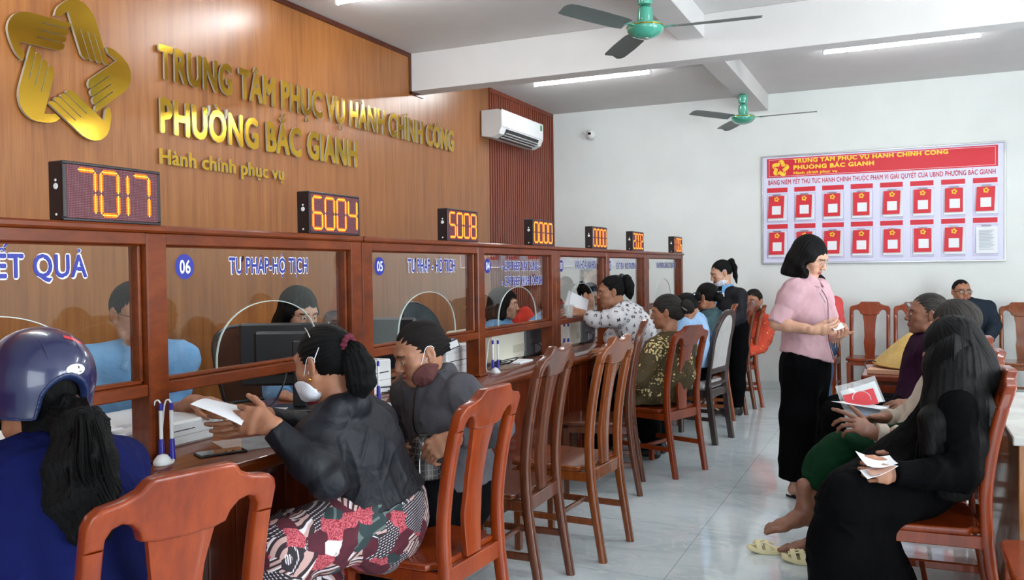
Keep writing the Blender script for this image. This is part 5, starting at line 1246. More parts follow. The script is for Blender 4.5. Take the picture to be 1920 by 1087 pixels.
# ------------------------------------------------------------------ clothes
FB = {}
FB['navy_polo'] = fabric('navy_polo_cloth', srgb(18, 24, 74), srgb(14, 19, 60), .8, 400, .6)
FB['navy_jacket'] = fabric('navy_nylon', srgb(13, 15, 24), srgb(9, 11, 18), .55, 500, .8)
FB['grey_jacket'] = fabric('grey_hooded_cloth', srgb(84, 82, 86), srgb(72, 70, 75), .75, 500, .6)
FB['black'] = fabric('black_cloth', srgb(6, 6, 8), srgb(4, 4, 5), .9, 300, .7, 0.05)
FB['blackpants'] = fabric('black_trouser_cloth', srgb(6, 6, 8), srgb(4, 4, 5), .9, 300, .5, 0.05)
FB['lightblue'] = fabric('light_blue_shirt_cloth', srgb(124, 170, 210), srgb(108, 154, 198), .75, 500, .5)
FB['paleblue'] = fabric('pale_blue_hooded_cloth', srgb(158, 190, 224), srgb(140, 172, 208), .85, 300, .5)
FB['green_grey'] = fabric('grey_green_cloth', srgb(66, 86, 90), srgb(54, 72, 77), .8, 400, .5)
FB['blazer'] = fabric('dark_navy_blazer', srgb(12, 12, 22), srgb(8, 8, 16), .7, 400, .4)
FB['pink'] = fabric('dusty_pink_linen', srgb(194, 158, 164), srgb(178, 142, 149), .85, 260, .5)
FB['purple'] = fabric('dark_purple_cloth', srgb(46, 20, 42), srgb(34, 14, 32), .75, 400, .6)
FB['cream'] = fabric('cream_shirt_cloth', srgb(184, 172, 158), srgb(168, 154, 140), .8, 400, .6)
FB['green'] = fabric('bottle_green_cloth', srgb(12, 46, 26), srgb(8, 34, 18), .8, 400, .6)
FB['jeans'] = fabric('blue_denim', srgb(66, 84, 108), srgb(52, 68, 92), .9, 300, .5)
FB['coral'] = fabric('coral_red_cloth', srgb(214, 84, 84), None, .8)
t = NT('orange_dotted_cloth'); v = t.n('TexVoronoi', inp={'Vector': t.coord('Object'), 'Scale': 28}).outputs['Distance']
t.set(Base_Color=t.mix(t.math('LESS_THAN', v, .16), srgb(186, 62, 34), srgb(232, 190, 150)), Roughness=.8); FB['orange'] = t.m
t = NT('olive_floral_cloth'); c = t.coord('Object'); cl = t.noise(c, 8, 2, .5)
v1 = t.n('TexVoronoi', inp={'Vector': c, 'Scale': 58}); v2 = t.n('TexVoronoi', inp={'Vector': c, 'Scale': 40})
dots = t.math('MULTIPLY', t.math('LESS_THAN', v1.outputs['Distance'], .43), t.math('GREATER_THAN', cl, .55))
dot2 = t.math('MULTIPLY', t.math('LESS_THAN', v2.outputs['Distance'], .22), t.math('MULTIPLY', t.math('GREATER_THAN', cl, .44), t.math('LESS_THAN', cl, .50)))
base = t.ramp(t.noise(c, 5, 3), [(.3, srgb(54, 42, 16)), (.7, srgb(76, 60, 26))])
t.set(Base_Color=t.mix(dot2, t.mix(dots, base, t.mix(v1.outputs['Color'], srgb(226, 206, 150), srgb(190, 170, 110))), srgb(168, 96, 50)), Roughness=.75); t.bump(t.noise(c, 14, 3), .15, .01); FB['floral'] = t.m
t = NT('patchwork_cloth'); c = t.coord('Object', (1, 1, 1), (.5, .35, .2))
warp = t.n('Mix', data_type='VECTOR', inp={0: .06, 4: c, 5: t.n('TexNoise', inp={'Vector': c, 'Scale': 9}).outputs['Color']}).outputs[1]
vo = t.n('TexVoronoi', distance='CHEBYCHEV', inp={'Vector': c, 'Scale': 18, 'Randomness': .8}); cs = t.n('SeparateColor', inp={0: vo.outputs['Color']})
rot = t.n('VectorRotate', rotation_type='AXIS_ANGLE', inp={'Vector': c, 'Axis': (.3, .5, .8), 'Angle': t.math('MULTIPLY', t.math('ROUND', t.math('MULTIPLY', cs.outputs[1], 3.0)), 1.57)})
sx = t.n('SeparateXYZ', inp={0: rot.outputs[0]})
def stripe(f, off=0): return t.math('FRACT', t.math('ADD', t.math('MULTIPLY', sx.outputs[0], f), off))
dash = t.math('MULTIPLY', t.math('LESS_THAN', stripe(120), .32), t.math('LESS_THAN', t.math('FRACT', t.math('MULTIPLY', sx.outputs[2], 150)), .6))
pA = t.mix(dash, srgb(40, 30, 38), srgb(206, 196, 200))
pB = t.mix(t.math('LESS_THAN', stripe(66), .42), srgb(186, 150, 144), srgb(46, 30, 36)); pB = t.mix(t.math('LESS_THAN', stripe(33, .3), .16), pB, srgb(214, 206, 210))
sp_ = t.noise(c, 240, 2); pC = t.mix(t.ramp(sp_, [(.42, (0, 0, 0, 1)), (.58, (1, 1, 1, 1))]), srgb(128, 18, 38), srgb(196, 96, 106))
pD = t.mix(t.math('LESS_THAN', stripe(30), .25), srgb(36, 52, 54), srgb(90, 100, 98))
r = cs.outputs[0]; burg = t.ramp(t.noise(c, 30, 3), [(.3, srgb(66, 12, 28)), (.7, srgb(82, 19, 36))])
col = t.mix(t.math('GREATER_THAN', r, .27), burg, pA); col = t.mix(t.math('GREATER_THAN', r, .52), col, pB); col = t.mix(t.math('GREATER_THAN', r, .80), col, pC); col = t.mix(t.math('GREATER_THAN', r, .91), col, pD)
t.set(Base_Color=col, Roughness=.85); FB['patch'] = t.m
FB['mask_white'] = plain('white_mask', srgb(216, 218, 226), .7); FB['mask_brown'] = plain('brown_cloth_mask', srgb(84, 42, 40), .85); FB['mask_black'] = plain('black_mask', srgb(26, 26, 30), .7)
FB['white'] = plain('white_letter_blouse_cloth', srgb(216, 214, 218), .8); FB['ink'] = plain('black_letter_print', srgb(26, 24, 28), .7)
wire = plain('thin_gold_wire', srgb(196, 180, 160), .25, .9); blackwire = plain('black_glasses_frame', srgb(18, 18, 20), .3)
P = AD
def seat_legs(J, f, knee=None, gap=.10, thigh=.42, shank=.40, footf=.05):
    """hips, knees and ankles of someone sitting and facing f"""
    f = unit((f[0], f[1], 0)); r = np.array((f[1], -f[0], 0)); pel = np.asarray(J['pel'], float)
    for sd, sg in (('R', 1), ('L', -1)):
        J['hip'+sd] = pel + r*sg*.09 - np.array((0, 0, .02)); J.setdefault('kn'+sd, J['hip'+sd] + f*thigh + r*sg*(gap-.09) + np.array((0, 0, .0))); k = J['kn'+sd]
        J.setdefault('an'+sd, np.array((k[0], k[1], .085)) + f*footf)
    J['fwd'] = f; J['rt'] = r; return J
def shoulders(J, ctr, lat, half=.165):
    lat = unit(lat); J['shR'] = np.asarray(ctr) + lat*half; J['shL'] = np.asarray(ctr) - lat*half; return J
def hood(p, J, r=.032, drop=.02):
    def f(S_):
        nk = np.asarray(J['neck'], float); fr, ls = p.front, p.ls; z = np.array((0, 0, 1.))
        S_.tube([(nk + fr*.05 + ls*.06 - z*.035, r*.6), (nk + ls*.085 - z*.005, r*.85), (nk - fr*.045 + ls*.06 + z*(.01 - drop*.3), r), (nk - fr*.085 - z*drop, r*1.15), (nk - fr*.045 - ls*.06 + z*(.01 - drop*.3), r), (nk - ls*.085 - z*.005, r*.85), (nk + fr*.05 - ls*.06 - z*.035, r*.6)], None, .025)
    return f
def collar_ring(p, J, r=.013, up=.01):
    def f(S_):
        nk = np.asarray(J['neck'], float); fr, ls = p.front, p.ls; z = unit(nk - np.asarray(J['chest'], float)); N = []
        for i in range(13):
            a = 2*PI*i/12; N.append((nk + ls*(.064*math.sin(a)) + fr*(.062*math.cos(a)) + z*(up - .018*math.cos(a)), r))
        S_.tube(N, None, .012)
    return f
def sheet(name, label, corners, mat, bend=.0, cat='paper', th=.0012, parent=None, seg=10):
    """a paper from four world corners (a b c d around), bowed by `bend` metres"""
    a, b, c, d = [np.asarray(q, float) for q in corners]; nr = unit(np.cross(b - a, d - a)); V = []; 
    for off in (0, th):
        for i in range(seg + 1):
            for j in range(seg + 1):
                u, v = i/seg, j/seg; V.append(lerp(lerp(a, b, u), lerp(d, c, u), v) + nr*(bend*math.sin(PI*u) + bend*.4*math.sin(2.3*v) + off))
    n = seg + 1; F = [[i*n + j, (i+1)*n + j, (i+1)*n + j + 1, i*n + j + 1] for i in range(seg) for j in range(seg)]; m = n*n
    F = [f[::-1] for f in F] + [[m + q for q in f] for f in F]
    bd = [i*n for i in range(seg)] + [seg*n + j for j in range(seg)] + [i*n + seg for i in range(seg, 0, -1)] + [j for j in range(seg, 0, -1)]
    for q, r_ in zip(bd, bd[1:] + bd[:1]): F.append([q, r_, m + r_, m + q])
    o = new_obj(name, np_mesh(name, V, F, [mat], True, None, 40), parent)
    return tag(o, label, cat) if label else o
# ================================================================== 1 woman in patchwork trousers and navy jacket
p = Person('woman in navy jacket and patchwork trousers reading a paper at the counter', SK['tan'], (-1.54, 2.44), .0028, .0022)
J = J_(pel=P(708, 958, 2.84), chest=P(672, 850, 2.80), neck=P(633, 772, 2.74), elL=P(614, 900, 2.52), wrL=P(506, 797, 2.50), elR=P(596, 812, 2.98), wrR=P(492, 782, 2.72), knL=P(522, 1034, 2.50), knR=P(540, 1008, 2.82), build=(1.0, 1.02))
J['anL'] = np.array((-1.78, 1.98, .085)); J['anR'] = np.array((-1.74, 2.36, .085)); seat_legs(J, (-1, .02)); shoulders(J, P(650, 808, 2.77), (.02, 1, 0), .165)
h = Head(P(607, 676, 2.73), iv(-.87, -.16, .47), sc=.985); ft = dict(jaw=1.02, nose=1.0); p.build_head(h, J, ft)
p.build_arm(J, 'L', dict(d=iv(-.93, .22, .15), back=iv(.05, .35, -.93), side=1, curl=(38, 42, 22), spread=5, thumb=(38, 10, 12)))
p.build_arm(J, 'R', dict(d=iv(-.95, -.25, -.1), back=iv(0, -.3, .95), side=-1, curl=(25, 30, 15), thumb=(30, 0, 10)))
for sd, sg in (('L', -1), ('R', 1)): p.build_foot(J['an'+sd], (-1, .05, 0), side=sg*-1, toes=False)
p.core(J); p.finish()
p.hair(HR['black'], tie=(0, -.102, .034), vol=1.03, nape=False, hl=1.04, cuts=[((0, -.03, -.075), (0, .6, -1))], pieces=[('tube', [((0, -.07, .02), .055, .04), ((0, -.1, .03), .028, .024)], None)])
T0 = h.w((0, -.108, .034)); p.tail(HR['black'], [(T0, .018, .018), (T0 + io(.018, -.02, -.01), .033, .03), (T0 + io(.035, -.065, -.01), .045, .038), (T0 + io(.04, -.115, 0), .042, .034), (T0 + io(.035, -.155, 0), .02, .016)], RV, .004, .003)
mb = MB()
for i in range(14):
    a = 2*PI*i/14; mb.tube([h.w((.02*math.cos(a), -.108 + .004*math.sin(3*a), .036 + .02*math.sin(a))), h.w((.029*math.cos(a + .3), -.114 + .006*math.cos(2*a), .036 + .029*math.sin(a + .3))), h.w((.022*math.cos(a + .5), -.122, .036 + .022*math.sin(a + .5)))], [.008, .010, .007], 7)
p.mb('scrunchie', mb, plain('wine_red_velvet', srgb(92, 16, 40), .8), 70)
mb = MB()
for q in ([(-.03, .03, .108), (-.055, .0, .095), (-.07, -.02, .075)], [(-.045, -.055, .075), (-.062, -.052, .055), (-.076, -.046, .03), (-.082, -.036, .008)], [(.01, -.03, .116), (-.01, -.05, .112)]): mb.tube([h.w(np.array(a)*1.045) for a in q], .0017, 6)
p.mb('hair_grips', mb, M['steel'], 60)
p.mb('earring', MB().lathe([(.0001, -.006), (.005, -.003), (.006, 0), (.005, .003), (.0001, .006)], 10, Matrix.Translation(h.w((-.081, -.004, -.052)))), M['gold'])
p.chin_mask(FB['mask_white'], ft, (-.03, .042, -.086), (.085, .058, .040), loops='LR')
p.top(J, FB['navy_jacket'], off=.016, hem=(P(695, 952, 2.84), iv(.37, -.93, 0)), cuff=.038, fold=.007, vox=.0048, r=1.02, extra=hood(p, J, .036, -.02), name='hooded_jacket', sleeve=.97, flare=.012)
p.pants(J, FB['patch'], off=.018, fold=.008, vox=.005, wide=(.085, .09), upto=.95, name='patchwork_trousers')
sheet('paper_sheet', 'white paper held up by the woman in the navy jacket', (P(357, 757, 2.50), P(400, 751, 2.74), P(468, 769, 2.68), P(452, 799, 2.46)), M['paper'], -.012)
# ================================================================== 2 woman in grey hooded jacket
p = Person('woman in grey hooded jacket with brown mask under her chin leaning at the counter', SK['mid'], (-1.62, 3.02), .0028, .0021)
J = J_(pel=P(858, 905, 3.45), chest=P(836, 800, 3.34), neck=P(806, 712, 3.24), elL=P(932, 800, 3.12), wrL=P(852, 822, 3.03), elR=P(785, 850, 3.62), wrR=P(771, 846, 3.36), knL=P(742, 962, 3.06), knR=P(752, 938, 3.50), build=(1.06, 1.1), belly=True)
J['anL'] = np.array((-1.76, 2.64, .085)); J['anR'] = np.array((-1.80, 3.0, .085)); seat_legs(J, (-1, -.15)); shoulders(J, P(815, 738, 3.28), iv(-.70, -.10, .70), .155); J['fwd'] = iv(-.78, 0, -.6)
h = Head(P(787, 658, 3.20), iv(-.86, -.36, -.36), up=iv(-.2, 1, -.08), sc=.99); ft = dict(jaw=1.06, nose=1.12, mouth=.004, look=(-.1, 1, -.05)); p.build_head(h, J, ft)
p.build_arm(J, 'L', dict(d=iv(-.86, -.42, -.1), back=iv(-.1, .55, -.83), side=1, curl=(52, 48, 25), spread=4, thumb=(30, 20, 25), sc=1.05))
p.build_arm(J, 'R', dict(d=iv(-.12, .02, -.98), back=iv(-.97, .15, .1), side=-1, curls=[(62, 42, 25), (68, 50, 30), (72, 52, 30), (76, 55, 30)], spread=8, thumb=(50, 20, 30), sc=1.05))
for sd, sg in (('L', 1), ('R', -1)): p.build_foot(J['an'+sd], (-1, -.05, 0), side=sg, toes=False)
p.core(J); p.finish()
p.hair(HR['soft'], tie=(0, -.112, -.02), vol=1.0, nape=False, hl=1.22, hy=.100, temple=1.3, cuts=[((0, -.03, -.07), (0, .6, -1))], pieces=[('tube', [((0, -.07, .0), .05, .035), ((0, -.112, -.02), .03, .024)], None)], amp=.0025)
p.mb('hair_clip', MB().box((-.022, -.022, -.016), (.022, .022, .016), .004, Matrix((tuple(h.x) + (0,), tuple(h.y) + (0,), tuple(h.z) + (0,), (0, 0, 0, 1))).transposed() if False else Matrix.Translation(h.w((-.01, -.125, -.022))) @ Matrix(((h.x[0], h.y[0], h.z[0]), (h.x[1], h.y[1], h.z[1]), (h.x[2], h.y[2], h.z[2]))).to_4x4()), M['blackgloss'])
p.chin_mask(FB['mask_brown'], ft, (-.035, .020, -.082), (.085, .060, .050), th=.006)
p.top(J, FB['grey_jacket'], off=.018, hem=(P(858, 900, 3.45), iv(.12, -.99, 0)), cuff=.041, fold=.010, vox=.005, r=1.06, extra=hood(p, J, .030, .03), name='hooded_jacket', sleeve=.96, flare=.01, seed=3)
p.pants(J, FB['blackpants'], off=.016, fold=.007, vox=.006, wide=(.07, .08))
# black shoulder bag with honeycomb print
t = thing('shoulder_bag', 'black honeycomb-patterned shoulder bag on the lap of the woman in grey', 'bag', tuple(P(795, 905, 3.16)))
tm = NT('honeycomb_bag'); c = tm.coord('Object'); ed = tm.n('TexVoronoi', feature='DISTANCE_TO_EDGE', inp={'Vector': c, 'Scale': 48, 'Randomness': .12}).outputs['Distance']
tm.set(Base_Color=tm.mix(tm.math('LESS_THAN', ed, .07), srgb(22, 18, 18), srgb(86, 76, 70)), Roughness=.4)
S_ = Sdf(); b0 = P(795, 905, 3.16); S_.tube([(b0 + UV_*.012, .064, .040), (b0 + UV_*.10, .058, .040), (b0 + UV_*.150, .046, .032)], iv(.9, 0, .43), .01, True, False)
Pb, Qb = S_.mesh(.005, 2); new_obj('pouch', attr_mesh('pouch', Pb - b0, Qb, [tm.m]), t)
o = MB().tube(spline([io(-.01, .02, -.044), io(-.012, .09, -.045), io(0, .155, -.034)], 6), .0022, 6).obj('zip', M['steel'], t)
mb = MB().tube(spline([UV_*.15, P(776, 800, 3.14) - b0, P(777, 745, 3.13) - b0, P(787, 712, 3.16) - b0], 8), .007, 6, None, True, .35); mb.obj('strap', M['black'], t)
# ================================================================== 3 woman in the blue helmet
p = Person('woman in blue riding helmet with long ponytail seen from behind at the counter', SK['tan'], (-1.58, 1.20), .004, .0026)
J = J_(pel=np.array((-1.54, 1.18, .57)), chest=np.array((-1.60, 1.22, .87)), neck=P(66, 866, 1.86), elR=P(226, 1010, 1.93), wrR=P(150, 1010, 2.2), elL=P(-150, 1010, 1.9), wrL=P(-120, 960, 2.1), build=(1.05, 1.05))
seat_legs(J, (-1, .1)); shoulders(J, np.asarray(J['neck']) + np.array((.0, 0, -.04)), (.38, .92, 0), .165); J['fwd'] = np.array((-.9, .38, 0))
h = Head(P(72, 732, 1.90), iv(-.80, -.02, .60), sc=1.0); ft = dict(); p.build_head(h, J, ft)
p.build_arm(J, 'R', dict(d=iv(-.8, 0, .5), back=iv(0, 1, 0), side=1, curl=(25, 25, 15)), start=.4); p.build_arm(J, 'L', dict(d=iv(.1, 0, .9), back=iv(0, 1, 0), side=-1), start=.4)
p.core(J); p.finish()
p.hair(HR['black'], tie=(0, -.1, -.03), ears=False, nape=False, cuts=[((0, -.03, -.125), (0, .45, -1))], pieces=[('tube', [((0, -.06, -.04), .066, .05), ((0, -.072, -.10), .060, .034)], None)])
T0 = h.w((.004, -.108, -.028))
p.tail(HR['black'], [(T0 + io(-.005, .012, .02), .016, .016), (T0, .020, .020), (T0 + io(.004, -.03, -.02), .030, .028), (P(152, 800, 1.76), .050, .038), (P(150, 870, 1.70), .068, .040), (P(152, 930, 1.67), .070, .036), (P(168, 985, 1.66), .045, .024), (P(200, 1005, 1.66), .012, .008)], RV, .004, .0034, freq=1.5)
rnd = random.Random(5)
def wisp(rd):
    a = rd.uniform(-1, 1); b = rd.uniform(.5, 1.1); c0 = P(148 + a*14, 745, 1.78); return [c0, P(150 + a*40*b, 805, 1.725 - .03*(1-abs(a))), P(150 + a*62*b, 880, 1.665 - .02*(1 - abs(a))), P(158 + a*60*b + rd.uniform(0, 25), 940, 1.64), P(172 + a*45*b + rd.uniform(0, 45), 985 + rd.uniform(-20, 15), 1.635)]
p.wisps(HR['black'], wisp, 70, .0011)
p.mb('hair_tie', MB().tube([T0 + io(0, .012, .01) + (h.x*math.cos(a) + h.z*math.sin(a)*.5 + h.y*math.sin(a)*.5)*.0235 for a in np.linspace(0, 2*PI, 17)], .0055, 8), plain('brown_hair_tie', srgb(74, 52, 46), .7))
# helmet: half shell with a rim and an arched notch at the back
t = thing('riding_helmet', 'glossy blue half-shell riding helmet with white oval sticker worn by the seated woman', 'helmet', tuple(h.w((0, 0, 0))))
def helmet(off, notch=0.0):
    S_ = Sdf(); c = h.w((0, -.010, .038)); S_.ell(c, np.array((.105, .128, .104)) + off, h.R, .0)
    S_.tube([(h.w((0, -.005, .02)), .104 + off, .126 + off), (h.w((0, .0, -.045)), .103 + off, .122 + off)], h.x, .02, False, True)
    S_.ell(h.w((0, -.01, .02)), (.086, .108, .084), h.R, .004, 's'); S_.tube([(h.w((0, -.01, .01)), .084, .104), (h.w((0, -.01, -.1)), .084, .104)], h.x, .004, op='s')
    S_.cut(h.w((0, 0, -.048 + notch)), h.R @ np.array((0, .12, -1)), .006); S_.cut(h.w((0, .085, .02)), h.R @ np.array((0, 1, -.5)), .01)
    S_.tube([(h.w((0, -.10, -.09)), .056 - notch), (h.w((0, -.135, -.02)), .047 - notch), (h.w((0, -.16, -.005)), .045 - notch)], None, .008, op='s')
    return S_
Ph, Qh = helmet(0).mesh(.0034, 2); hc = h.w((0, 0, 0))
hm = NT('blue_helmet_gloss'); hm.set(Base_Color=srgb(20, 24, 66), Roughness=.28, Coat_Weight=.8, Coat_Roughness=.06)
new_obj('shell', attr_mesh('shell', Ph - hc, Qh, [hm.m]), t)
S_ = helmet(.0035); R_ = Sdf(); R_.p = [q for q in helmet(.0035).p]; R_.lo, R_.hi = S_.lo, S_.hi
A_, lo_, v_ = S_.sample(.0034); B_ = helmet(-.01, .0); 
inner = Sdf(); inner.lo, inner.hi = S_.lo.copy(), S_.hi.copy(); cN = Sdf()
notch = Sdf(); notch.tube([(h.w((0, -.10, -.09)), .066), (h.w((0, -.135, -.02)), .057), (h.w((0, -.16, -.005)), .055)], None, .008); notch.lo, notch.hi = S_.lo.copy(), S_.hi.copy(); Nn, _, _ = notch.sample(.0034)
g = [lo_[i] + np.arange(A_.shape[i])*.0034 for i in range(3)]; cutp = h.w((0, 0, -.036)); cn = unit(h.R @ np.array((0, .12, -1)))
pl = (g[0] - cutp[0])[:, None, None]*cn[0] + (g[1] - cutp[1])[None, :, None]*cn[1] + (g[2] - cutp[2])[None, None, :]*cn[2]
band = np.minimum(-pl, Nn[:A_.shape[0], :A_.shape[1], :A_.shape[2]]).astype(F32); Pr, Qr = nets(np.maximum(A_, band), lo_, v_, 2)
new_obj('rim_trim', attr_mesh('rim_trim', Pr - hc, Qr, [plain('blue_rubber_trim', srgb(24, 36, 72), .4)]), t)
def on_shell(x, z, off=.0015):
    c = np.array((0, -.010, .038)); y = -math.sqrt(max(0, 1 - (x/.105)**2 - ((z - .038)/.104)**2))*.128 - .010; n_ = unit(np.array((x/.105**2, (y + .010)/.128**2, (z - .038)/.104**2))); return h.w(np.array((x, y, z)) + n_*off) - hc
mb = MB(); ctr = (.018, .050); V = [on_shell(ctr[0] + .0215*math.cos(a)*r, ctr[1] + .0115*math.sin(a)*r) for r in (.5, 1) for a in np.linspace(0, 2*PI, 24, endpoint=False)]; V.append(on_shell(*ctr))
mb.add(V, [[48, i, (i+1) % 24] for i in range(24)] + [[i, 24 + i, 24 + (i+1) % 24, (i+1) % 24] for i in range(24)])
mb.cur = 1
for a, b, w_, h_ in ((.006, .004, .003, .006), (.009, -.005, .006, .002)): mb.add([on_shell(ctr[0] + a + p_*w_, ctr[1] + b + q_*h_, .0024) for p_, q_ in ((-.5, -.5), (.5, -.5), (.5, .5), (-.5, .5))], [[0, 1, 2, 3]])
mb.obj('oval_sticker', [M['white_paint'], M['black']], t, 60)
mb = MB()
for sx_ in (-.032, .040): mb.tube([on_shell(sx_, z_, -.001) for z_ in (.075, .095, .118)] , [.002, .0045, .002], 8)
mb.obj('shell_ridges', hm.m, t)
mb = MB().add([on_shell(.03 + a_, .118 + b_, .001) for a_, b_ in ((-.012, .004), (.006, -.001), (.026, -.014), (.024, -.020), (.004, -.008), (-.014, -.002))], [[0, 1, 2, 3, 4, 5]]); mb.obj('red_decal', plain('red_decal', srgb(190, 20, 40), .4), t, 0)
p.chin_mask(FB['mask_black'], ft, (0, .06, -.05), (.09, .06, .05))
p.top(J, FB['navy_polo'], off=.016, long=False, sleeve=.75, cuff=.066, fold=.008, vox=.006, name='polo_shirt', hem=(np.array((0, 0, .45)), (0, 0, -1)))
p.collar(J, FB['navy_polo'], .062, .10, .03, -.02, 24, front=(-.9, .38, 0))
p.pants(J, FB['blackpants'], vox=.009)
# ================================================================== 4 woman in letter-print blouse reaching through the 03 pane
p = Person('woman in white letter-print blouse bending to reach through the 03 pane', SK['mid'], (-1.74, 6.14), .004, .0032)
J = J_(pel=P(1207, 672, 6.28), chest=P(1192, 618, 6.24), neck=P(1160, 580, 6.18), elL=P(1118, 600, 6.10), wrL=P(1088, 586, 6.15), elR=P(1146, 632, 6.36), wrR=P(1150, 644, 6.22), build=(.98, 1.0))
for sd, sg in (('R', 1), ('L', -1)): J['hip'+sd] = np.asarray(J['pel']) + np.array((0, sg*.09, -.02)); J['kn'+sd] = J['hip'+sd] + np.array((.03, 0, -.36)); J['an'+sd] = np.array((-1.66, 6.14 + sg*.1, .085))
J['fwd'] = np.array((-1, 0, 0)); shoulders(J, P(1168, 592, 6.18), (0.05, 1, 0.02), .155)
h = Head(P(1146, 545, 6.16), iv(-1, -.14, .06), sc=.97); ft = dict(jaw=.95); p.build_head(h, J, ft)
p.build_arm(J, 'L', dict(d=iv(-.97, .12, .1), back=iv(.1, .6, -.7), side=1, curl=(25, 30, 20), thumb=(40, 10, 20)), start=.4)
p.build_arm(J, 'R', dict(d=iv(-.8, -.2, -.4), back=iv(0, 1, .1), side=-1, curl=(30, 35, 20)), start=.4)
for sd, sg in (('L', 1), ('R', -1)): p.build_foot(J['an'+sd], (-1, 0, 0), side=sg, toes=False, vox=.006)
p.core(J); p.finish()
p.hair(HR['black'], tie=(0, -.1, .06), nape=True, hl=.95, pieces=[('ell', (0, -.055, .055), (.06, .05, .05))])
T0 = h.w((0, -.098, .062)); p.tail(HR['black'], [(T0, .02, .02), (T0 + io(.022, .006, 0), .036, .034), (T0 + io(.036, -.035, 0), .046, .04), (T0 + io(.044, -.085, 0), .036, .03), (T0 + io(.05, -.125, 0), .012, .012)], FV, .003, .004)
p.mb('hair_bow', MB().lathe([(.0001, -.02), (.014, -.014), (.018, 0), (.014, .014), (.0001, .02)], 12, Matrix.Translation(T0 + io(-.012, .034, 0))), M['black'])
Pt, Qt = p.top(J, None, off=.016, hem=(P(1205, 662, 6.28), iv(.28, -.96, 0)), cuff=.034, sleeve=.80, fold=.006, vox=.007, extra=collar_ring(p, J), letters=True, seed=6)
Nt = vnormals(Pt, Qt); rnd = random.Random(11); V = list(map(tuple, Pt)); Fs = [list(map(int, q)) for q in Qt]; mi = [0]*len(Fs); used = []
cand = [i for i in range(len(Pt)) if (Nt[i] @ (CAM - Pt[i])) > .1*np.linalg.norm(CAM - Pt[i])]; rnd.shuffle(cand)
glyph = {}
for i in cand:
    if len(used) >= 170: break
    if any(np.linalg.norm(Pt[i] - u) < .042 for u in used): continue
    used.append(Pt[i]); ch = rnd.choice('ABCDEFGHJKLMNOPQRSTUWXY')
    if ch not in glyph: g_ = text_mesh(ch, .02); g_[0][:, 0] -= g_[0][:, 0].mean(); g_[0][:, 1] -= .34; glyph[ch] = g_
    gv, gf = glyph[ch]; n_ = Nt[i]; a = rnd.uniform(0, 2*PI); e1 = unit(np.cross(n_, (0.1, .2, 1))); e2 = np.cross(n_, e1); e1, e2 = e1*math.cos(a) + e2*math.sin(a), e2*math.cos(a) - e1*math.sin(a); b0 = len(V)
    for q in gv: V.append(tuple(Pt[i] + n_*.003 + e1*q[0]*.034 + e2*q[1]*.034))
    for f in gf: Fs.append([b0 + k for k in f]); mi.append(1)
new_obj('blouse', np_mesh('blouse', np.array(V) - p.base, Fs, [FB['white'], FB['ink']], True, mi), p.root)
p.pants(J, FB['blackpants'], vox=.009, wide=(.06, .07))
sheet('paper_sheet', 'white paper held behind the 03 pane by the woman in the letter-print blouse', (P(1058, 578, 6.30), P(1066, 544, 6.34), P(1104, 562, 6.36), P(1100, 590, 6.32)), M['paper'], .006)
o = MB().lathe([(.028, 0), (.037, .09), (.038, .092), (.036, .09), (.027, .003)], 24).obj('plastic_cup', M['plastic_film']); o.location = tuple(AX(1066, 597, -2.196)); o.location = (-2.165, AX(1066, 590, -2.165)[1], 1.0375); tag(o, 'clear plastic cup on the middle rail below the 03 pane', 'cup')
# ================================================================== 5 woman in olive floral blouse
p = Person('elderly woman in olive floral blouse with grey-black bun seated at the counter', SK['tan'], (-1.56, 5.78), .004, .003)
J = J_(pel=np.array((-1.555, 5.79, .58)), chest=P(1256, 695, 5.88), neck=P(1254, 632, 5.86), elL=P(1196, 712, 5.70), wrL=P(1146, 667, 5.93), elR=P(1235, 720, 6.15), wrR=P(1190, 700, 6.25), build=(1.14, 1.2), belly=True)
seat_legs(J, (-.94, .30)); shoulders(J, P(1258, 652, 5.87), iv(.75, 0, .66), .165); J['fwd'] = np.array((-.94, .34, 0))
h = Head(P(1249, 583, 5.88), iv(-.93, -.10, .36), sc=1.0); ft = dict(jaw=1.12, nose=1.05); p.build_head(h, J, ft)
p.build_arm(J, 'L', dict(d=iv(-.9, .3, .2), back=iv(.1, .8, -.55), side=1, curl=(22, 28, 18), thumb=(40, 10, 20)))
p.build_arm(J, 'R', dict(d=iv(-.9, .1, .3), back=iv(0, 1, 0), side=-1))
for sd, sg in (('L', 1), ('R', -1)): p.build_foot(J['an'+sd], (-1, .3, 0), side=sg, toes=False, vox=.006)
p.core(J); p.finish()
p.hair(HR['grey'], tie=(0, -.11, .0), vol=1.05, hl=.96, nape=False, cuts=[((0, -.03, -.085), (0, .5, -1))], pieces=[('ell', (0, -.075, -.02), (.06, .05, .05))])
T0 = h.w((0, -.135, .012)); S_ = Sdf(); p.tail(HR['grey'], [(T0 + io(-.012, -.018, 0), .028, .028), (T0 + io(.006, .012, 0), .040, .038), (T0 + io(.026, -.008, 0), .034, .034)], FV, .004, .004, 'hair_bun')
p.mb('bun_clip', MB().tube([h.w((-.03, -.115, .02)), h.w((-.045, -.13, .005)), h.w((-.03, -.145, -.01))], .005, 8), M['steel'])
p.top(J, FB['floral'], off=.022, hem=(P(1250, 752, 5.9), iv(.05, -1, 0)), cuff=.05, sleeve=.93, fold=.010, vox=.007, r=1.12, extra=collar_ring(p, J, .012), name='floral_blouse', flare=.02, seed=8)
p.pants(J, FB['blackpants'], vox=.009, wide=(.075, .08))
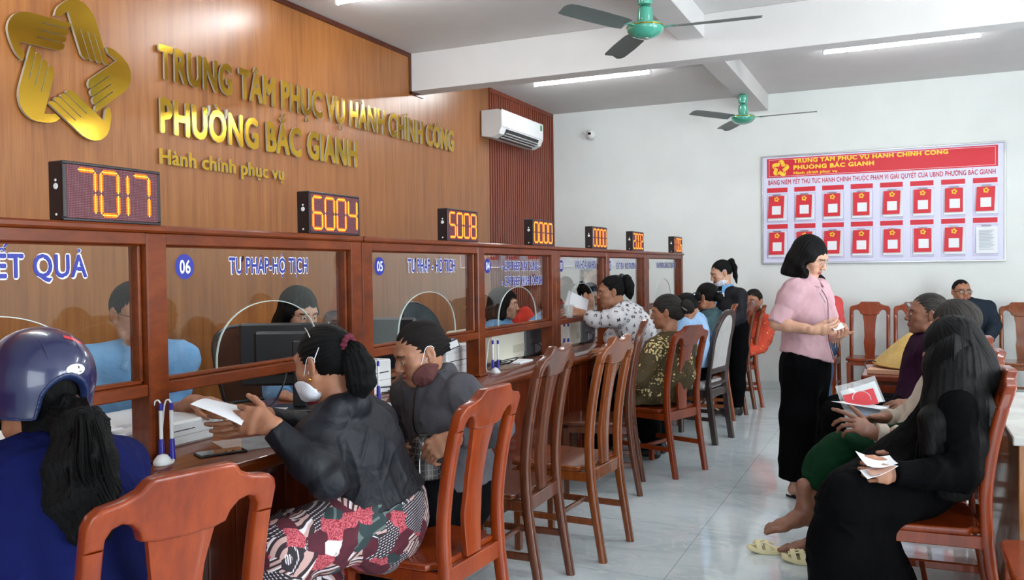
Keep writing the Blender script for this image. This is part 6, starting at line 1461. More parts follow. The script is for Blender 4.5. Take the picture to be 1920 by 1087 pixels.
# ================================================================== 6 hunched person in pale blue hooded top
p = Person('person in pale blue hooded top hunched on the dark upholstered chair', SK['mid'], (-1.53, 6.88), .005, .004)
J = J_(pel=np.array((-1.52, 6.88, .60)), chest=P(1300, 642, 6.75), neck=P(1288, 594, 6.62), elL=P(1262, 655, 6.5), wrL=P(1225, 650, 6.5), elR=P(1280, 655, 6.95), wrR=P(1235, 640, 6.95), build=(1.0, 1.05))
seat_legs(J, (-.98, .17)); shoulders(J, P(1295, 606, 6.65), (.1, 1, 0), .16)
h = Head(P(1285, 577, 6.52), iv(-.85, -.5, .2), sc=.97); p.build_head(h, J, {})
for sd, sg in (('L', 1), ('R', -1)): p.build_arm(J, sd, dict(d=iv(-1, 0, 0), back=iv(0, 1, 0), side=sg)); p.build_foot(J['an'+sd], (-1, .1, 0), side=sg, toes=False, vox=.007)
p.core(J); p.finish(); p.hair(HR['black'], tie=(0, -.1, .03), nape=False, cuts=[((0, -.03, -.08), (0, .5, -1))])
T0 = h.w((0, -.10, .05)); p.tail(HR['black'], [(T0, .02, .02), (T0 + io(.03, .0, 0), .03, .028), (T0 + io(.05, -.025, 0), .014, .014)], FV, .003, .005)
p.mb('hair_clip', MB().tube([T0 + io(.0, .012, -.03), T0 + io(.014, .016, 0), T0 + io(.028, .012, -.02)], .006, 8), M['white_plastic'])
p.top(J, FB['paleblue'], off=.02, hem=(P(1310, 686, 6.85), iv(.1, -1, 0)), fold=.009, vox=.008, cuff=.045, extra=hood(p, J, .036, .03), name='hooded_top', seed=12, flare=.01)
p.pants(J, FB['blackpants'], vox=.010)
# ================================================================== 7 woman in grey-green
p = Person('woman in grey-green top with glasses and low bun seated facing the counter', SK['tan'], (-1.64, 7.58), .005, .0036)
J = J_(pel=np.array((-1.62, 7.58, .58)), chest=P(1334, 634, 7.55), neck=P(1330, 584, 7.5), elL=P(1306, 655, 7.35), wrL=P(1272, 648, 7.35), elR=P(1318, 650, 7.9), wrR=P(1285, 640, 7.9), build=(1.05, 1.1))
seat_legs(J, (-.99, .1)); shoulders(J, P(1331, 602, 7.5), iv(.8, 0, .6), .17)
h = Head(P(1324, 555, 7.46), iv(-.72, -.14, .68), sc=1.0); ft = dict(jaw=1.05); p.build_head(h, J, ft)
for sd, sg in (('L', 1), ('R', -1)): p.build_arm(J, sd, dict(d=iv(-1, 0, 0), back=iv(0, 1, 0), side=sg)); p.build_foot(J['an'+sd], (-1, .1, 0), side=sg, toes=False, vox=.007)
p.core(J); p.finish(); p.hair(HR['black'], tie=(0, -.11, -.02), vol=1.04, nape=False, cuts=[((0, -.03, -.08), (0, .5, -1))], pieces=[('ell', (0, -.12, -.025), (.045, .04, .045))])
p.glasses(wire); p.mb('hair_clip', MB().lathe([(.0001, -.006), (.012, -.004), (.014, 0), (.012, .004), (.0001, .006)], 12, Matrix.Translation(h.w((-.02, -.128, .02)))), M['steel'])
p.mb('headset_microphone', MB().tube([h.w((-.075, .02, -.05)), h.w((-.06, .07, -.07)), h.w((-.045, .1, -.07))], .004, 6), M['black'])
p.top(J, FB['green_grey'], off=.018, fold=.007, vox=.008, cuff=.045, extra=collar_ring(p, J, .015, .014), seed=15, hem=(np.array((-1.6, 7.6, .48)), (0, 0, -1)))
p.pants(J, FB['blackpants'], vox=.010)
# ================================================================== 8 standing woman in navy blazer
p = Person('standing woman in dark navy blazer and pale blue shirt with white mask under her chin', SK['light'], (-1.5, 8.1), .005, .0032)
J = J_(pel=P(1368, 612, 8.0), chest=P(1366, 580, 8.0), neck=P(1361, 543, 8.0), elL=P(1386, 592, 7.86), wrL=P(1352, 606, 7.72), elR=P(1350, 592, 8.15), wrR=P(1335, 606, 8.0), build=(.95, 1.0), bust=True)
for sd, sg in (('R', 1), ('L', -1)): J['hip'+sd] = np.asarray(J['pel']) + io(-.05*sg, -.02, .07*sg); J['kn'+sd] = J['hip'+sd] - np.array((0, 0, .38)); J['an'+sd] = np.array((J['kn'+sd][0], J['kn'+sd][1], .085))
J['fwd'] = iv(-.85, 0, -.5); shoulders(J, P(1364, 554, 8.0), iv(-.5, 0, .85), .15)
h = Head(P(1352, 510, 8.0), iv(-.92, -.34, .02), sc=1.0); ft = dict(jaw=.92); p.build_head(h, J, ft)
for sd, sg in (('L', 1), ('R', -1)): p.build_arm(J, sd, dict(d=iv(-.9, -.2, -.2), back=iv(0, .7, -.7), side=sg)); p.build_foot(J['an'+sd], iv(-.85, 0, -.5), side=sg, toes=False, vox=.007)
p.core(J); p.finish(); p.hair(HR['black'], tie=(0, -.095, .06), hl=.97)
T0 = h.w((0, -.095, .065)); p.tail(HR['black'], [(T0, .018, .018), (T0 + io(.03, .01, 0), .024, .022), (T0 + io(.055, -.05, 0), .03, .024), (T0 + io(.065, -.13, 0), .022, .018), (T0 + io(.08, -.2, 0), .006, .006)], FV, .003, .005)
p.chin_mask(FB['mask_white'], ft, (0, .035, -.085), (.085, .068, .042), vox=.004)
p.top(J, FB['blazer'], off=.02, fold=.005, vox=.008, cuff=.045, hem=(np.asarray(J['pel']) - np.array((0, 0, .12)), (0, 0, -1)), name='blazer', seed=18, sleeve=.95)
p.collar(J, FB['lightblue'], .062, .10, .045, -.015, 22)
nk = np.asarray(J['neck']); fr = p.front; lsv = p.ls; mb = MB(); q = [nk + fr*.07 + lsv*.03, nk + fr*.07 - lsv*.03, nk + fr*.125 - np.array((0, 0, .15)) - lsv*.006, nk + fr*.125 - np.array((0, 0, .15)) + lsv*.006]; mb.rings([[a + fr*.02 for a in q], [a + fr*.026 for a in q]]); p.mb('shirt_front', mb, FB['lightblue'], 0)
p.mb('badge', MB().box((-.012, -.004, -.018), (.012, .004, .018), .003, Matrix.Translation(P(1355.5, 553, 7.86))), M['white_plastic'])
p.pants(J, FB['blackpants'], vox=.011)
# ================================================================== 9 woman in orange dotted top
p = Person('woman in orange dotted top at the far end of the counter looking towards the room', SK['tan'], (-1.48, 8.76), .005, .0036)
J = J_(pel=np.array((-1.50, 8.76, .58)), chest=P(1418, 628, 8.68), neck=P(1418, 590, 8.66), elL=P(1428, 650, 8.5), wrL=P(1400, 660, 8.35), elR=P(1385, 640, 8.9), wrR=P(1370, 650, 8.7), build=(1.05, 1.1))
seat_legs(J, (-.9, -.35)); shoulders(J, P(1417, 606, 8.67), iv(-.6, 0, .8), .155); J['fwd'] = iv(-.75, 0, -.65)
h = Head(P(1412, 563, 8.62), iv(-.66, -.06, -.74), sc=1.02); ft = dict(jaw=1.08); p.build_head(h, J, ft)
for sd, sg in (('L', 1), ('R', -1)): p.build_arm(J, sd, dict(d=iv(-1, -.2, 0), back=iv(0, 1, 0), side=sg)); p.build_foot(J['an'+sd], (-1, -.4, 0), side=sg, toes=False, vox=.007)
p.core(J); p.finish(); p.hair(HR['soft'], tie=(0, -.11, -.02), vol=1.02, hl=1.06, nape=False, cuts=[((0, -.03, -.07), (0, .5, -1))], pieces=[('ell', (0, -.115, -.02), (.04, .035, .04))])
p.top(J, FB['orange'], off=.02, fold=.006, vox=.008, cuff=.05, seed=21, hem=(np.array((0, 0, .50)), (0, 0, -1)), extra=collar_ring(p, J))
p.pants(J, FB['jeans'], vox=.010)
# ================================================================== 10 standing woman in pink blouse
p = Person('standing woman in dusty pink blouse and wide black trousers reading a small paper', SK['light'], (-.6, 5.38), .003, .0024)
J = J_(pel=P(1511, 668, 5.16), chest=P(1508, 592, 5.15), neck=P(1513, 527, 5.15), elR=P(1456, 607, 5.02), wrR=P(1527, 619, 4.88), elL=P(1556, 600, 5.30), wrL=P(1560, 634, 5.12), build=(.86, .88), bust=True)
for sd, sg in (('R', 1), ('L', -1)): J['hip'+sd] = np.asarray(J['pel']) + io(-.06*sg, -.03, -.075*sg); J['kn'+sd] = J['hip'+sd] - np.array((0, 0, .40)) + io(-.01, 0, 0); J['an'+sd] = np.array((J['kn'+sd][0], J['kn'+sd][1], .09)) + io(-.015, 0, 0)
J['fwd'] = iv(.8, 0, -.6); shoulders(J, P(1512, 545, 5.15), iv(-.72, 0, -.70), .15)
h = Head(P(1520, 480, 5.14), iv(.72, -.42, -.56), sc=1.0, roll=-.05); ft = dict(jaw=.97, nose=.98); p.build_head(h, J, ft)
p.build_arm(J, 'R', dict(d=iv(.93, .1, -.15), back=iv(-.1, -.5, -.85), side=-1, curl=(28, 30, 18), spread=3, thumb=(32, -5, 10), sc=.95), start=.2)
p.build_arm(J, 'L', dict(d=iv(.35, .18, -.75), back=iv(.2, -.95, -.1), side=1, curl=(55, 50, 30), thumb=(45, 0, 10), sc=.95), start=.2)
for sd, sg in (('L', -1), ('R', 1)): p.build_foot(J['an'+sd], iv(.62, 0, -.78), side=-sg, sc=.9)
p.core(J); p.finish()
p.hair(HR['black'], tie=(0, -.01, .118), axis=(0, 0, -1), vol=1.03, ears=False, nape=False, hl=.98, temple=.6, k=.03, amp=.002, cuts=[((0, -.02, -.142), (0, .22, -1))],
       pieces=[('tube', [((0, -.03, .03), .088, .09), ((0, -.048, -.05), .100, .078), ((0, -.050, -.12), .104, .072), ((0, -.046, -.16), .098, .066)], None), ('tube', [((-.074, .012, .02), .026, .04), ((-.082, .018, -.06), .024, .042), ((-.076, .024, -.135), .022, .036)], None), ('tube', [((.074, .012, .02), .026, .04), ((.082, .018, -.06), .024, .042), ((.076, .024, -.135), .022, .036)], None)])
p.glasses(wire, (.025, .021), .0012)
p.top(J, FB['pink'], off=.018, long=False, sleeve=.5, cuff=.058, fold=.008, vox=.0055, name='blouse', flare=.018, hem=(P(1508, 668, 5.1), iv(-.235, -.97, 0)), seed=25, r=1.0,
      extra=lambda S_: [S_.tube([(lerp(J['sh'+a], J['el'+a], .02), .060), (lerp(J['sh'+a], J['el'+a], .28), .072), (lerp(J['sh'+a], J['el'+a], .47), .064)], None, .02, False, True) for a in 'LR'])
for a in 'LR':
    q0, q1 = lerp(J['sh'+a], J['el'+a], .44), lerp(J['sh'+a], J['el'+a], .58); S_ = Sdf().tube([(q0, .061), (q1, .058)], None, .0, True, True); Pq, Qq = S_.mesh(.0055, 2); p.put('sleeve_cuff', Pq, Qq, FB['pink'])
p.collar(J, FB['pink'], .052, .088, .026, -.022, 16)
nk, ch, pl_ = [np.asarray(J[a]) for a in ('neck', 'chest', 'pel')]; mb = MB(); fr = p.front
pk = [nk + fr*.080 - UV_*.03, lerp(nk, ch, .5) + fr*.135, ch + fr*.150, lerp(ch, pl_, .5) + fr*.148, pl_ + fr*.172]; mb.tube(spline(pk, 5), .0022, 6); p.mb('front_placket', mb, plain('dark_piping', srgb(70, 40, 54), .8), 70)
p.mb('brooch', MB().tube(spline([P(1537, 548, 4.97), P(1541, 556, 4.965), P(1545, 562, 4.965), P(1548, 568, 4.97)], 4), .0022, 5), M['steel'])
S_ = Sdf(); pel = np.asarray(J['pel']); lh = unit(np.asarray(J['hipR']) - J['hipL']); S_.tube([(pel + np.array((0, 0, .12)), .135, .105), (pel, .168, .128), (pel - np.array((0, 0, .12)), .172, .125)], lh, .03)
for a in 'LR':
    hp, an = np.asarray(J['hip'+a]), np.asarray(J['an'+a]); S_.tube([(hp - np.array((0, 0, .04)), .092, .11), (lerp(hp, an, .45), .088, .105), (lerp(hp, an, .97), .094, .112)], lh, .05, False, True)
Pq, Qq = S_.mesh(.007, 2); Pq = folds(Pq, vnormals(Pq, Qq), (0, 0, 1), .013, 15, 30); p.put('wide_trousers', Pq, Qq, FB['blackpants'])
for a, sg in (('L', -1), ('R', 1)):
    an = np.asarray(J['an'+a]); d = iv(.62, 0, -.78); d = unit((d[0], d[1], 0)); x = np.array((d[1], -d[0], 0)); mb = MB()
    v, f = poly_mesh([[(.040*math.cos(t) * (1.0 if math.sin(t) > 0 else .82), .062 + .135*math.sin(t)) for t in np.linspace(0, 2*PI, 28, endpoint=False)]], .014, .004)
    mb.add([an + x*q[0] + d*q[1] + np.array((0, 0, -.083 + q[2])) for q in v], f)
    for y0 in (.12, .15): mb.tube([an + x*(.044*math.cos(t)) + d*(y0 - .01*math.sin(t)) + np.array((0, 0, -.078 + .045*math.sin(t)*(1 - (y0-.12)*6))) for t in np.linspace(0, PI, 10)], .006, 6)
    p.mb('sandal', mb, M['blackgloss'], 50)
sheet('paper_slip', 'small folded white paper in the hands of the woman in pink', (P(1558, 610, 4.90), P(1577, 604, 5.0), P(1584, 612, 4.93), P(1564, 617, 4.84)), M['paper'], .006, th=.004)
# ================================================================== 11 seated person mostly hidden behind the woman in pink
p = Person('person in coral shirt by the far wall, mostly hidden behind the woman in pink', SK['mid'], (-.80, 9.28), .006, .005)
J = J_(pel=np.array((-.80, 9.30, .58)), chest=np.array((-.80, 9.33, .85)), neck=np.array((-.80, 9.33, 1.06)), elL=np.array((-.60, 9.26, .82)), wrL=np.array((-.60, 9.05, .68)), elR=np.array((-1.0, 9.26, .82)), wrR=np.array((-.95, 9.05, .68)))
seat_legs(J, (0, -1)); shoulders(J, (-.80, 9.33, 1.0), (-1, 0, 0), .165)
h = Head(np.array((-.80, 9.30, 1.19)), (0.2, -1, 0), sc=.98); p.build_head(h, J, {})
for sd, sg in (('L', 1), ('R', -1)): p.build_arm(J, sd, dict(d=(0, -1, -.3), back=(0, -.3, 1), side=sg), start=.2); p.build_foot(J['an'+sd], (0, -1, 0), side=sg, toes=False, vox=.008)
p.core(J); p.finish(); p.hair(HR['black'])
p.top(J, FB['coral'], off=.016, long=False, sleeve=.8, cuff=.06, vox=.009, hem=(np.array((0, 0, .5)), (0, 0, -1))); p.pants(J, FB['jeans'], vox=.011)
# ================================================================== 12 woman in purple
p = Person('woman in dark purple top with hair combed back seated before the side table', SK['dark'], (.08, 5.12), .0032, .0026)
J = J_(pel=np.array((.08, 5.12, .58)), chest=P(1742, 695, 4.70), neck=P(1742, 634, 4.70), elL=P(1748, 768, 4.50), wrL=P(1708, 757, 4.42), elR=P(1730, 740, 5.0), wrR=P(1705, 745, 4.75), build=(1.0, 1.05))
seat_legs(J, (-1, 0)); shoulders(J, P(1745, 655, 4.70), (.03, 1, 0), .165)
h = Head(P(1738, 586, 4.68), iv(-.94, .02, .34), sc=.97); ft = dict(jaw=.98, nose=1.0); p.build_head(h, J, ft)
p.build_arm(J, 'L', dict(d=iv(-.95, -.05, -.15), back=iv(0, .85, -.5), side=1, curl=(30, 34, 20), thumb=(30, 20, 20)))
p.build_arm(J, 'R', dict(d=iv(-.95, -.1, -.2), back=iv(0, .9, .3), side=-1, curl=(25, 30, 18)))
for sd, sg in (('L', 1), ('R', -1)): p.build_foot(J['an'+sd], (-1, 0, 0), side=sg, toes=False, vox=.006)
p.core(J); p.finish(); p.hair(HR['grey'], tie=(0, -.11, -.01), hl=1.08, vol=.99, nape=False, cuts=[((0, -.03, -.075), (0, .5, -1))], pieces=[('ell', (0, -.1, -.01), (.04, .035, .035))])
p.mb('bracelet', MB().tube([lerp(J['wrL'], J['elL'], .10) + (RV*.0*math.cos(a) + UV_*math.sin(a)*.031 + FV*math.cos(a)*.031) for a in np.linspace(0, 2*PI, 17)], .004, 7), plain('brown_bracelet', srgb(110, 60, 34), .4))
p.top(J, FB['purple'], off=.018, fold=.009, vox=.006, cuff=.046, sleeve=.86, seed=33, hem=(np.array((0, 0, .50)), (0, 0, -1)), extra=collar_ring(p, J)); p.pants(J, FB['blackpants'], vox=.010)
# clear document folder held by the woman in purple
t = thing('document_folder', 'clear plastic document folder with a red booklet held over the green trousers', 'folder', tuple(P(1612, 758, 4.2)))
fb = np.array(P(1612, 758, 4.2))
for nm, c4, mt, b in (('upper_flap', (P(1566, 724, 4.30), P(1640, 704, 4.36), P(1660, 752, 4.30), P(1580, 764, 4.22)), M['plastic_film'], .004), ('lower_pocket', (P(1580, 756, 4.20), P(1668, 760, 4.22), P(1655, 806, 4.12), P(1588, 806, 4.10)), M['plastic_film'], .004),
                  ('white_page', (P(1576, 733, 4.30), P(1640, 714, 4.36), P(1656, 752, 4.31), P(1586, 760, 4.24)), M['paper'], .003), ('red_booklet', (P(1580, 741, 4.25), P(1637, 727, 4.30), P(1648, 756, 4.26), P(1590, 762, 4.20)), M['red_print'], .003),
                  ('page_edges', (P(1559, 752, 4.16), P(1600, 749, 4.30), P(1664, 763, 4.32), P(1660, 768, 4.18)), M['paper'], .004), ('blue_pocket_sheet', (P(1606, 763, 4.205), P(1664, 766, 4.225), P(1652, 792, 4.14), P(1612, 786, 4.14)), plain('blue_card', srgb(92, 128, 172), .5), .003)):
    o = sheet(nm, None, [np.asarray(q) - fb for q in c4], mt, b, parent=t)
mb = MB(); mb.tube([P(1614, 746, 4.235) - fb + io(.045*math.cos(a), .035*math.sin(a), .012*math.sin(a) - .012) for a in np.linspace(-.2, PI + .2, 14)], .0018, 5); mb.obj('white_emblem_ring', M['white_paint'], t)
# ================================================================== 13 grey-haired person in cream shirt and green trousers
p = Person('barefoot grey-haired person in cream shirt and green trousers, legs crossed', SK['dark'], (.05, 4.32), .0028, .003)
J = J_(pel=np.array((.06, 4.32, .58)), chest=P(1770, 765, 3.84), neck=P(1792, 672, 3.84), elL=P(1748, 828, 3.60), wrL=P(1640, 812, 3.62), elR=P(1745, 800, 4.05), wrR=P(1660, 783, 3.86), build=(1.0, 1.02))
J['knL'] = P(1574, 850, 3.74); J['anL'] = P(1510, 954, 3.70); J['knR'] = P(1590, 890, 3.96); J['anR'] = AZ(1541, 1046, 0.0) + np.array((0, 0, .105))
seat_legs(J, (-1, -.05)); shoulders(J, P(1790, 700, 3.84), (.02, 1, 0), .17)
h = Head(P(1790, 610, 3.84), iv(-.86, -.26, .42), sc=1.0); ft = dict(jaw=1.0); p.build_head(h, J, ft)
p.build_arm(J, 'L', dict(d=iv(-.86, .42, .05), back=iv(.35, .55, -.75), side=1, curls=[(8, 10, 8), (35, 40, 20), (42, 45, 22), (46, 45, 22)], spread=5, thumb=(42, 0, 10), sc=1.08), vox=.0026)
p.build_arm(J, 'R', dict(d=iv(-.98, -.04, -.12), back=iv(-.1, .9, .35), side=-1, curls=[(6, 8, 6), (10, 12, 8), (26, 34, 20), (30, 34, 20)], spread=7, thumb=(40, 0, 12), sc=1.08), vox=.0026)
p.build_foot(np.asarray(J['anL']), iv(-.985, -.10, -.12), up=iv(-.12, .98, -.1), sc=1.0, side=-1, shin=lerp(J['anL'], J['knL'], .5), vox=.0028)
p.build_foot(np.asarray(J['anR']), (-.96, -.22, 0), sc=1.0, side=-1, shin=lerp(J['anR'], J['knR'], .5), vox=.0028)
p.core(J); p.finish()
p.hair(HR['lightgrey'], tie=(0, -.02, .115), axis=(0, -.2, -1), vol=1.02, hl=1.14, ears=True, cuts=[((0, -.03, -.085), (0, .4, -1))], nape=False)
p.top(J, FB['cream'], off=.018, fold=.010, vox=.0055, cuff=.041, sleeve=.84, seed=36, r=1.04, hem=(P(1720, 862, 3.9), iv(.42, -.9, 0)), flare=.02, extra=collar_ring(p, J))
for a in 'LR':
    q0, q1 = lerp(J['el'+a], J['wr'+a], .80), lerp(J['el'+a], J['wr'+a], .97 if a == 'L' else 1.0); S_ = Sdf().tube([(q0, .047), (q1, .043)], None, 0, True, True); Pq, Qq = S_.mesh(.005, 2); o = p.put('shirt_cuff', Pq, Qq, FB['cream']); c_ = lerp(q0, q1, .5) + io(0, -.008, -.0455); p.mb('button', MB().lathe([(.0001, -.002), (.005, -.001), (.005, .001), (.0001, .002)], 10, Matrix.Translation(c_) @ Matrix.Rotation(PI/2, 4, 'X')), M['white_paint'], parent=o) if False else None
p.pants(J, FB['green'], off=.016, fold=.010, vox=.0055, wide=(.062, .078), upto=.70, seed=40, r=1.05)
def slipper(c, d, label):
    d = unit((d[0], d[1], 0)); x = np.array((d[1], -d[0], 0)); t = thing('slipper', label, 'slipper', (c[0], c[1], 0), 0, 'pale yellow slippers'); mt = plain('pale_yellow_rubber', srgb(226, 214, 168), .5) if 'slip' not in M else M['slip']; M['slip'] = mt
    ol = [(.040*math.cos(t_) * (1.0 if math.sin(t_) > 0 else .80), .132*math.sin(t_)) for t_ in np.linspace(0, 2*PI, 36, endpoint=False)]
    v, f = poly_mesh([ol], .024, .007); new_obj('sole', np_mesh('sole', [tuple(x*q[0] + d*q[1] + np.array((0, 0, .012 + q[2] + .016*max(0, q[1] - .07)/.06 + .006*(q[1] < -.05)))) for q in v], f, [mt], True, None, 50), t)
    for y0, y1, n_ in ((.02, .045, 'strap'), (.06, .085, 'strap')):
        rs = []
        for a in np.linspace(-.05, PI + .05, 16):
            for_ = [(y0 + .012*math.sin(a), 1.0), (y1 + .008*math.sin(a), .93), (y1 + .008*math.sin(a), .85), (y0 + .012*math.sin(a), .92)]
            rs.append([tuple(x*(.042*s_*math.cos(a)) + d*yy + np.array((0, 0, .018 + .046*s_*max(math.sin(a), 0)))) for yy, s_ in for_])
        MB().rings(rs).obj(n_, mt, t)
    for s_ in (-1, 1): MB().tube([tuple(x*(.030*s_) + d*.0 + np.array((0, 0, .035))), tuple(x*(.020*s_) + d*.05 + np.array((0, 0, .055))), tuple(x*(.012*s_) + d*.10 + np.array((0, 0, .043)))], .008, 8, None, True, .5).obj('cross_strap', mt, t)
slipper(AZ(1452, 1036, 0), (-.94, -.30), 'empty pale yellow slipper on the tiles, its toe pointing to the counter')
slipper(AZ(1520, 1056, 0) , (-.97, -.18), 'pale yellow slipper under the bare foot of the person in green trousers')
# ================================================================== 14 woman in black with long hair
p = Person('woman in black with very long straight black hair seated in the right foreground', SK['mid'], (.02, 3.6), .0032, .003)
J = J_(pel=np.array((.02, 3.6, .58)), chest=P(1788, 805, 3.22), neck=P(1790, 722, 3.21), elL=P(1800, 890, 2.98), wrL=P(1688, 886, 2.97), elR=P(1790, 880, 3.5), wrR=P(1690, 880, 3.2), build=(1.05, 1.1))
J['knL'] = P(1586, 936, 3.04); J['knR'] = P(1600, 922, 3.36); J['anL'] = np.array((-.215, 3.36, .085)); J['anR'] = np.array((-.20, 3.60, .085)); seat_legs(J, (-1, 0)); shoulders(J, P(1790, 752, 3.21), (.02, 1, 0), .17)
h = Head(P(1785, 662, 3.20), iv(-.90, -.36, .12), sc=1.0); ft = dict(); p.build_head(h, J, ft)
p.build_arm(J, 'L', dict(d=iv(-.98, .02, .05), back=iv(.1, .2, -.95), side=1, curl=(45, 45, 20), thumb=(25, 0, 10), sc=.95)); p.build_arm(J, 'R', dict(d=iv(-1, 0, 0), back=iv(0, 0, 1), side=-1, curl=(40, 40, 20)))
for sd, sg in (('L', 1), ('R', -1)): p.build_foot(J['an'+sd], (-1, 0, 0), side=sg, toes=False, vox=.006)
p.core(J); p.finish()
p.hair(HR['black'], tie=(0, -.01, .12), axis=(0, -.05, -1), vol=1.04, ears=False, nape=False, temple=0, hl=.9, fx=.04, k=.03, amp=.002,
       pieces=[('tube', [((0, -.02, .05), .086, .095), ((0, -.03, -.05), .100, .098), ((0, -.045, -.14), .110, .085)], None), ('wtube', [(h.w((-.07, .02, .03)), .03, .045), (h.w((-.085, .035, -.08)), .028, .05), (P(1752, 790, 3.06), .05, .05), (P(1745, 850, 3.04), .03, .03)], FV)])
p.tail(HR['black'], [(h.w((0, -.03, .06)), .075, .085), (P(1790, 690, 3.15), .104, .095), (P(1795, 760, 3.10), .120, .085), (P(1794, 825, 3.06), .128, .072), (P(1790, 880, 3.04), .112, .05), (P(1790, 925, 3.04), .06, .03)], RV, .003, .005, 'long_hair', .03, 1.8)
def wisp(rd):
    a = rd.uniform(-1, 1); x0 = 1790 + a*30; return [P(x0, 625 + abs(a)*14, 3.08), P(1790 + a*56, 700, 3.055 + .06*abs(a)), P(1795 + a*66, 780, 3.015 + .06*abs(a)), P(1793 + a*rd.uniform(60, 78), 850, 2.985 + .06*abs(a)), P(1790 + a*rd.uniform(40, 82), 900 + rd.uniform(-40, 35), 2.985 + .06*abs(a))]
p.wisps(HR['black'], wisp, 130, .0012)
p.top(J, FB['black'], off=.018, fold=.010, vox=.0065, cuff=.044, sleeve=1.06, seed=44, hem=(np.array((0, 0, .46)), (0, 0, -1)), name='black_top', extra=collar_ring(p, J))
kL, kR, aL, aR = [np.asarray(J[a]) for a in ('knL', 'knR', 'anL', 'anR')]
def skirt(S_):
    pl = np.asarray(J['pel']); S_.tube([(pl - np.array((0, 0, .03)), .17, .13), (lerp(kL, kR, .5) + np.array((.06, 0, .0)), .17, .105)], (0, 1, 0), .06)
    S_.tube([(lerp(kL, kR, .5) + np.array((.02, 0, -.02)), .165, .10), (lerp(aL, aR, .5) + np.array((.10, 0, .06)), .19, .15), (lerp(aL, aR, .5) + np.array((.10, 0, -.04)), .205, .17)], (0, 1, 0), .06, False, True)
p.pants(J, FB['black'], off=.02, fold=.014, vox=.007, wide=(.10, .10), name='long_skirt', seed=46, r=1.1, extra=skirt)
t = thing('leaflet_bundle', 'open white leaflet with a tan card in the hand of the woman in black', 'papers', tuple(P(1650, 876, 2.96))); fb = np.array(P(1650, 876, 2.96))
for nm, c4, mt, b in (('white_leaf', (P(1604, 845, 3.0), P(1668, 853, 3.03), P(1684, 866, 2.90), P(1626, 870, 2.88)), M['paper'], .012), ('lower_leaf', (P(1612, 881, 2.90), P(1652, 866, 2.95), P(1684, 872, 2.89), P(1626, 896, 2.83)), M['paper'], .006), ('tan_card', (P(1624, 880, 2.885), P(1656, 868, 2.935), P(1680, 873, 2.88), P(1634, 889, 2.835)), plain('tan_card', srgb(176, 132, 112), .6), .006)):
    sheet(nm, None, [np.asarray(q) - fb for q in c4], mt, b, parent=t)
# ================================================================== 15 man by the far wall
hp = AY(1803, 545, 9.52)
p = Person('man with glasses in dark clothes facing the camera on a chair by the far wall', SK['tan'], (.555, 9.45), .006, .0032)
J = J_(pel=np.array((.56, 9.46, .58)), chest=np.array((.56, 9.50, .83)), neck=np.array((.555, 9.52, 1.005)), elL=np.array((.80, 9.44, .78)), wrL=np.array((.72, 9.2, .66)), elR=np.array((.33, 9.44, .78)), wrR=np.array((.40, 9.2, .66)), build=(1.05, 1.1))
seat_legs(J, (0, -1)); shoulders(J, (.56, 9.52, .955), (-1, 0, 0), .185)
h = Head(hp + np.array((0, 0, .0)), iv(-.10, -.02, -1), sc=1.0); ft = dict(jaw=1.15, nose=1.1); p.build_head(h, J, ft)
for sd, sg in (('L', 1), ('R', -1)): p.build_arm(J, sd, dict(d=(0, -1, -.3), back=(0, -.3, 1), side=sg)); p.build_foot(J['an'+sd], (0, -1, 0), side=sg, toes=False, vox=.008)
p.core(J); p.finish(); p.hair(HR['black'], vol=.985, hl=1.02, tie=(0, -.02, .11), axis=(0, 0, -1), cuts=[((0, 0, -.02), (0, .75, -1))], nape=False, vox=.004)
p.glasses(blackwire, (.026, .019), .0024)
p.top(J, fabric('charcoal_shirt_cloth', srgb(38, 46, 56), None, .85), off=.018, vox=.009, cuff=.05, seed=50, hem=(np.array((0, 0, .5)), (0, 0, -1)), extra=collar_ring(p, J)); p.pants(J, FB['blackpants'], vox=.011)
# ================================================================== clerks behind the screen
def clerk(label, J, head, hargs, ft, hairf, base, shirt='lightblue', arms=None, hv=.003, skin_='light', seed=60, glass=False, fr=None, half=.165, lat=None, collar=True, shc=None):
    p = Person(label, SK[skin_], base, .0035, hv); seat_legs(J, fr); shoulders(J, shc, lat, half); J['fwd'] = np.asarray(fr if len(fr) == 3 else (*fr, 0), float)
    h = Head(head, *hargs); p.build_head(h, J, ft)
    for sd, sg in (('L', 1), ('R', -1)): p.build_arm(J, sd, (arms or {}).get(sd, dict(d=(1, 0, -.1), back=(0, 0, 1), side=sg)), start=.3); p.build_foot(J['an'+sd], J['fwd'], side=sg, toes=False, vox=.008)
    p.core(J); p.finish(); hairf(p, h)
    if glass: p.glasses(blackwire if glass == 2 else wire)
    p.top(J, FB[shirt], off=.016, long=glass != 2, sleeve=.62 if glass == 2 else .9, cuff=.06 if glass == 2 else .045, fold=.006, vox=.0065, seed=seed, hem=(np.array((0, 0, .50)), (0, 0, -1)))
    if collar: p.collar(J, FB[shirt], .058, .095, .03, -.028, 20)
    p.pants(J, FB['blackpants'], vox=.011); return p
fr = iv(.30, 0, -.95)
J = J_(pel=np.array((*P(262, 840, 3.62)[:2], .58)), chest=P(262, 738, 3.48), neck=P(262, 652, 3.36), elL=P(318, 782, 3.34), wrL=P(366, 752, 3.14), elR=P(168, 800, 3.36), wrR=P(235, 835, 3.18), build=(1.05, 1.05))
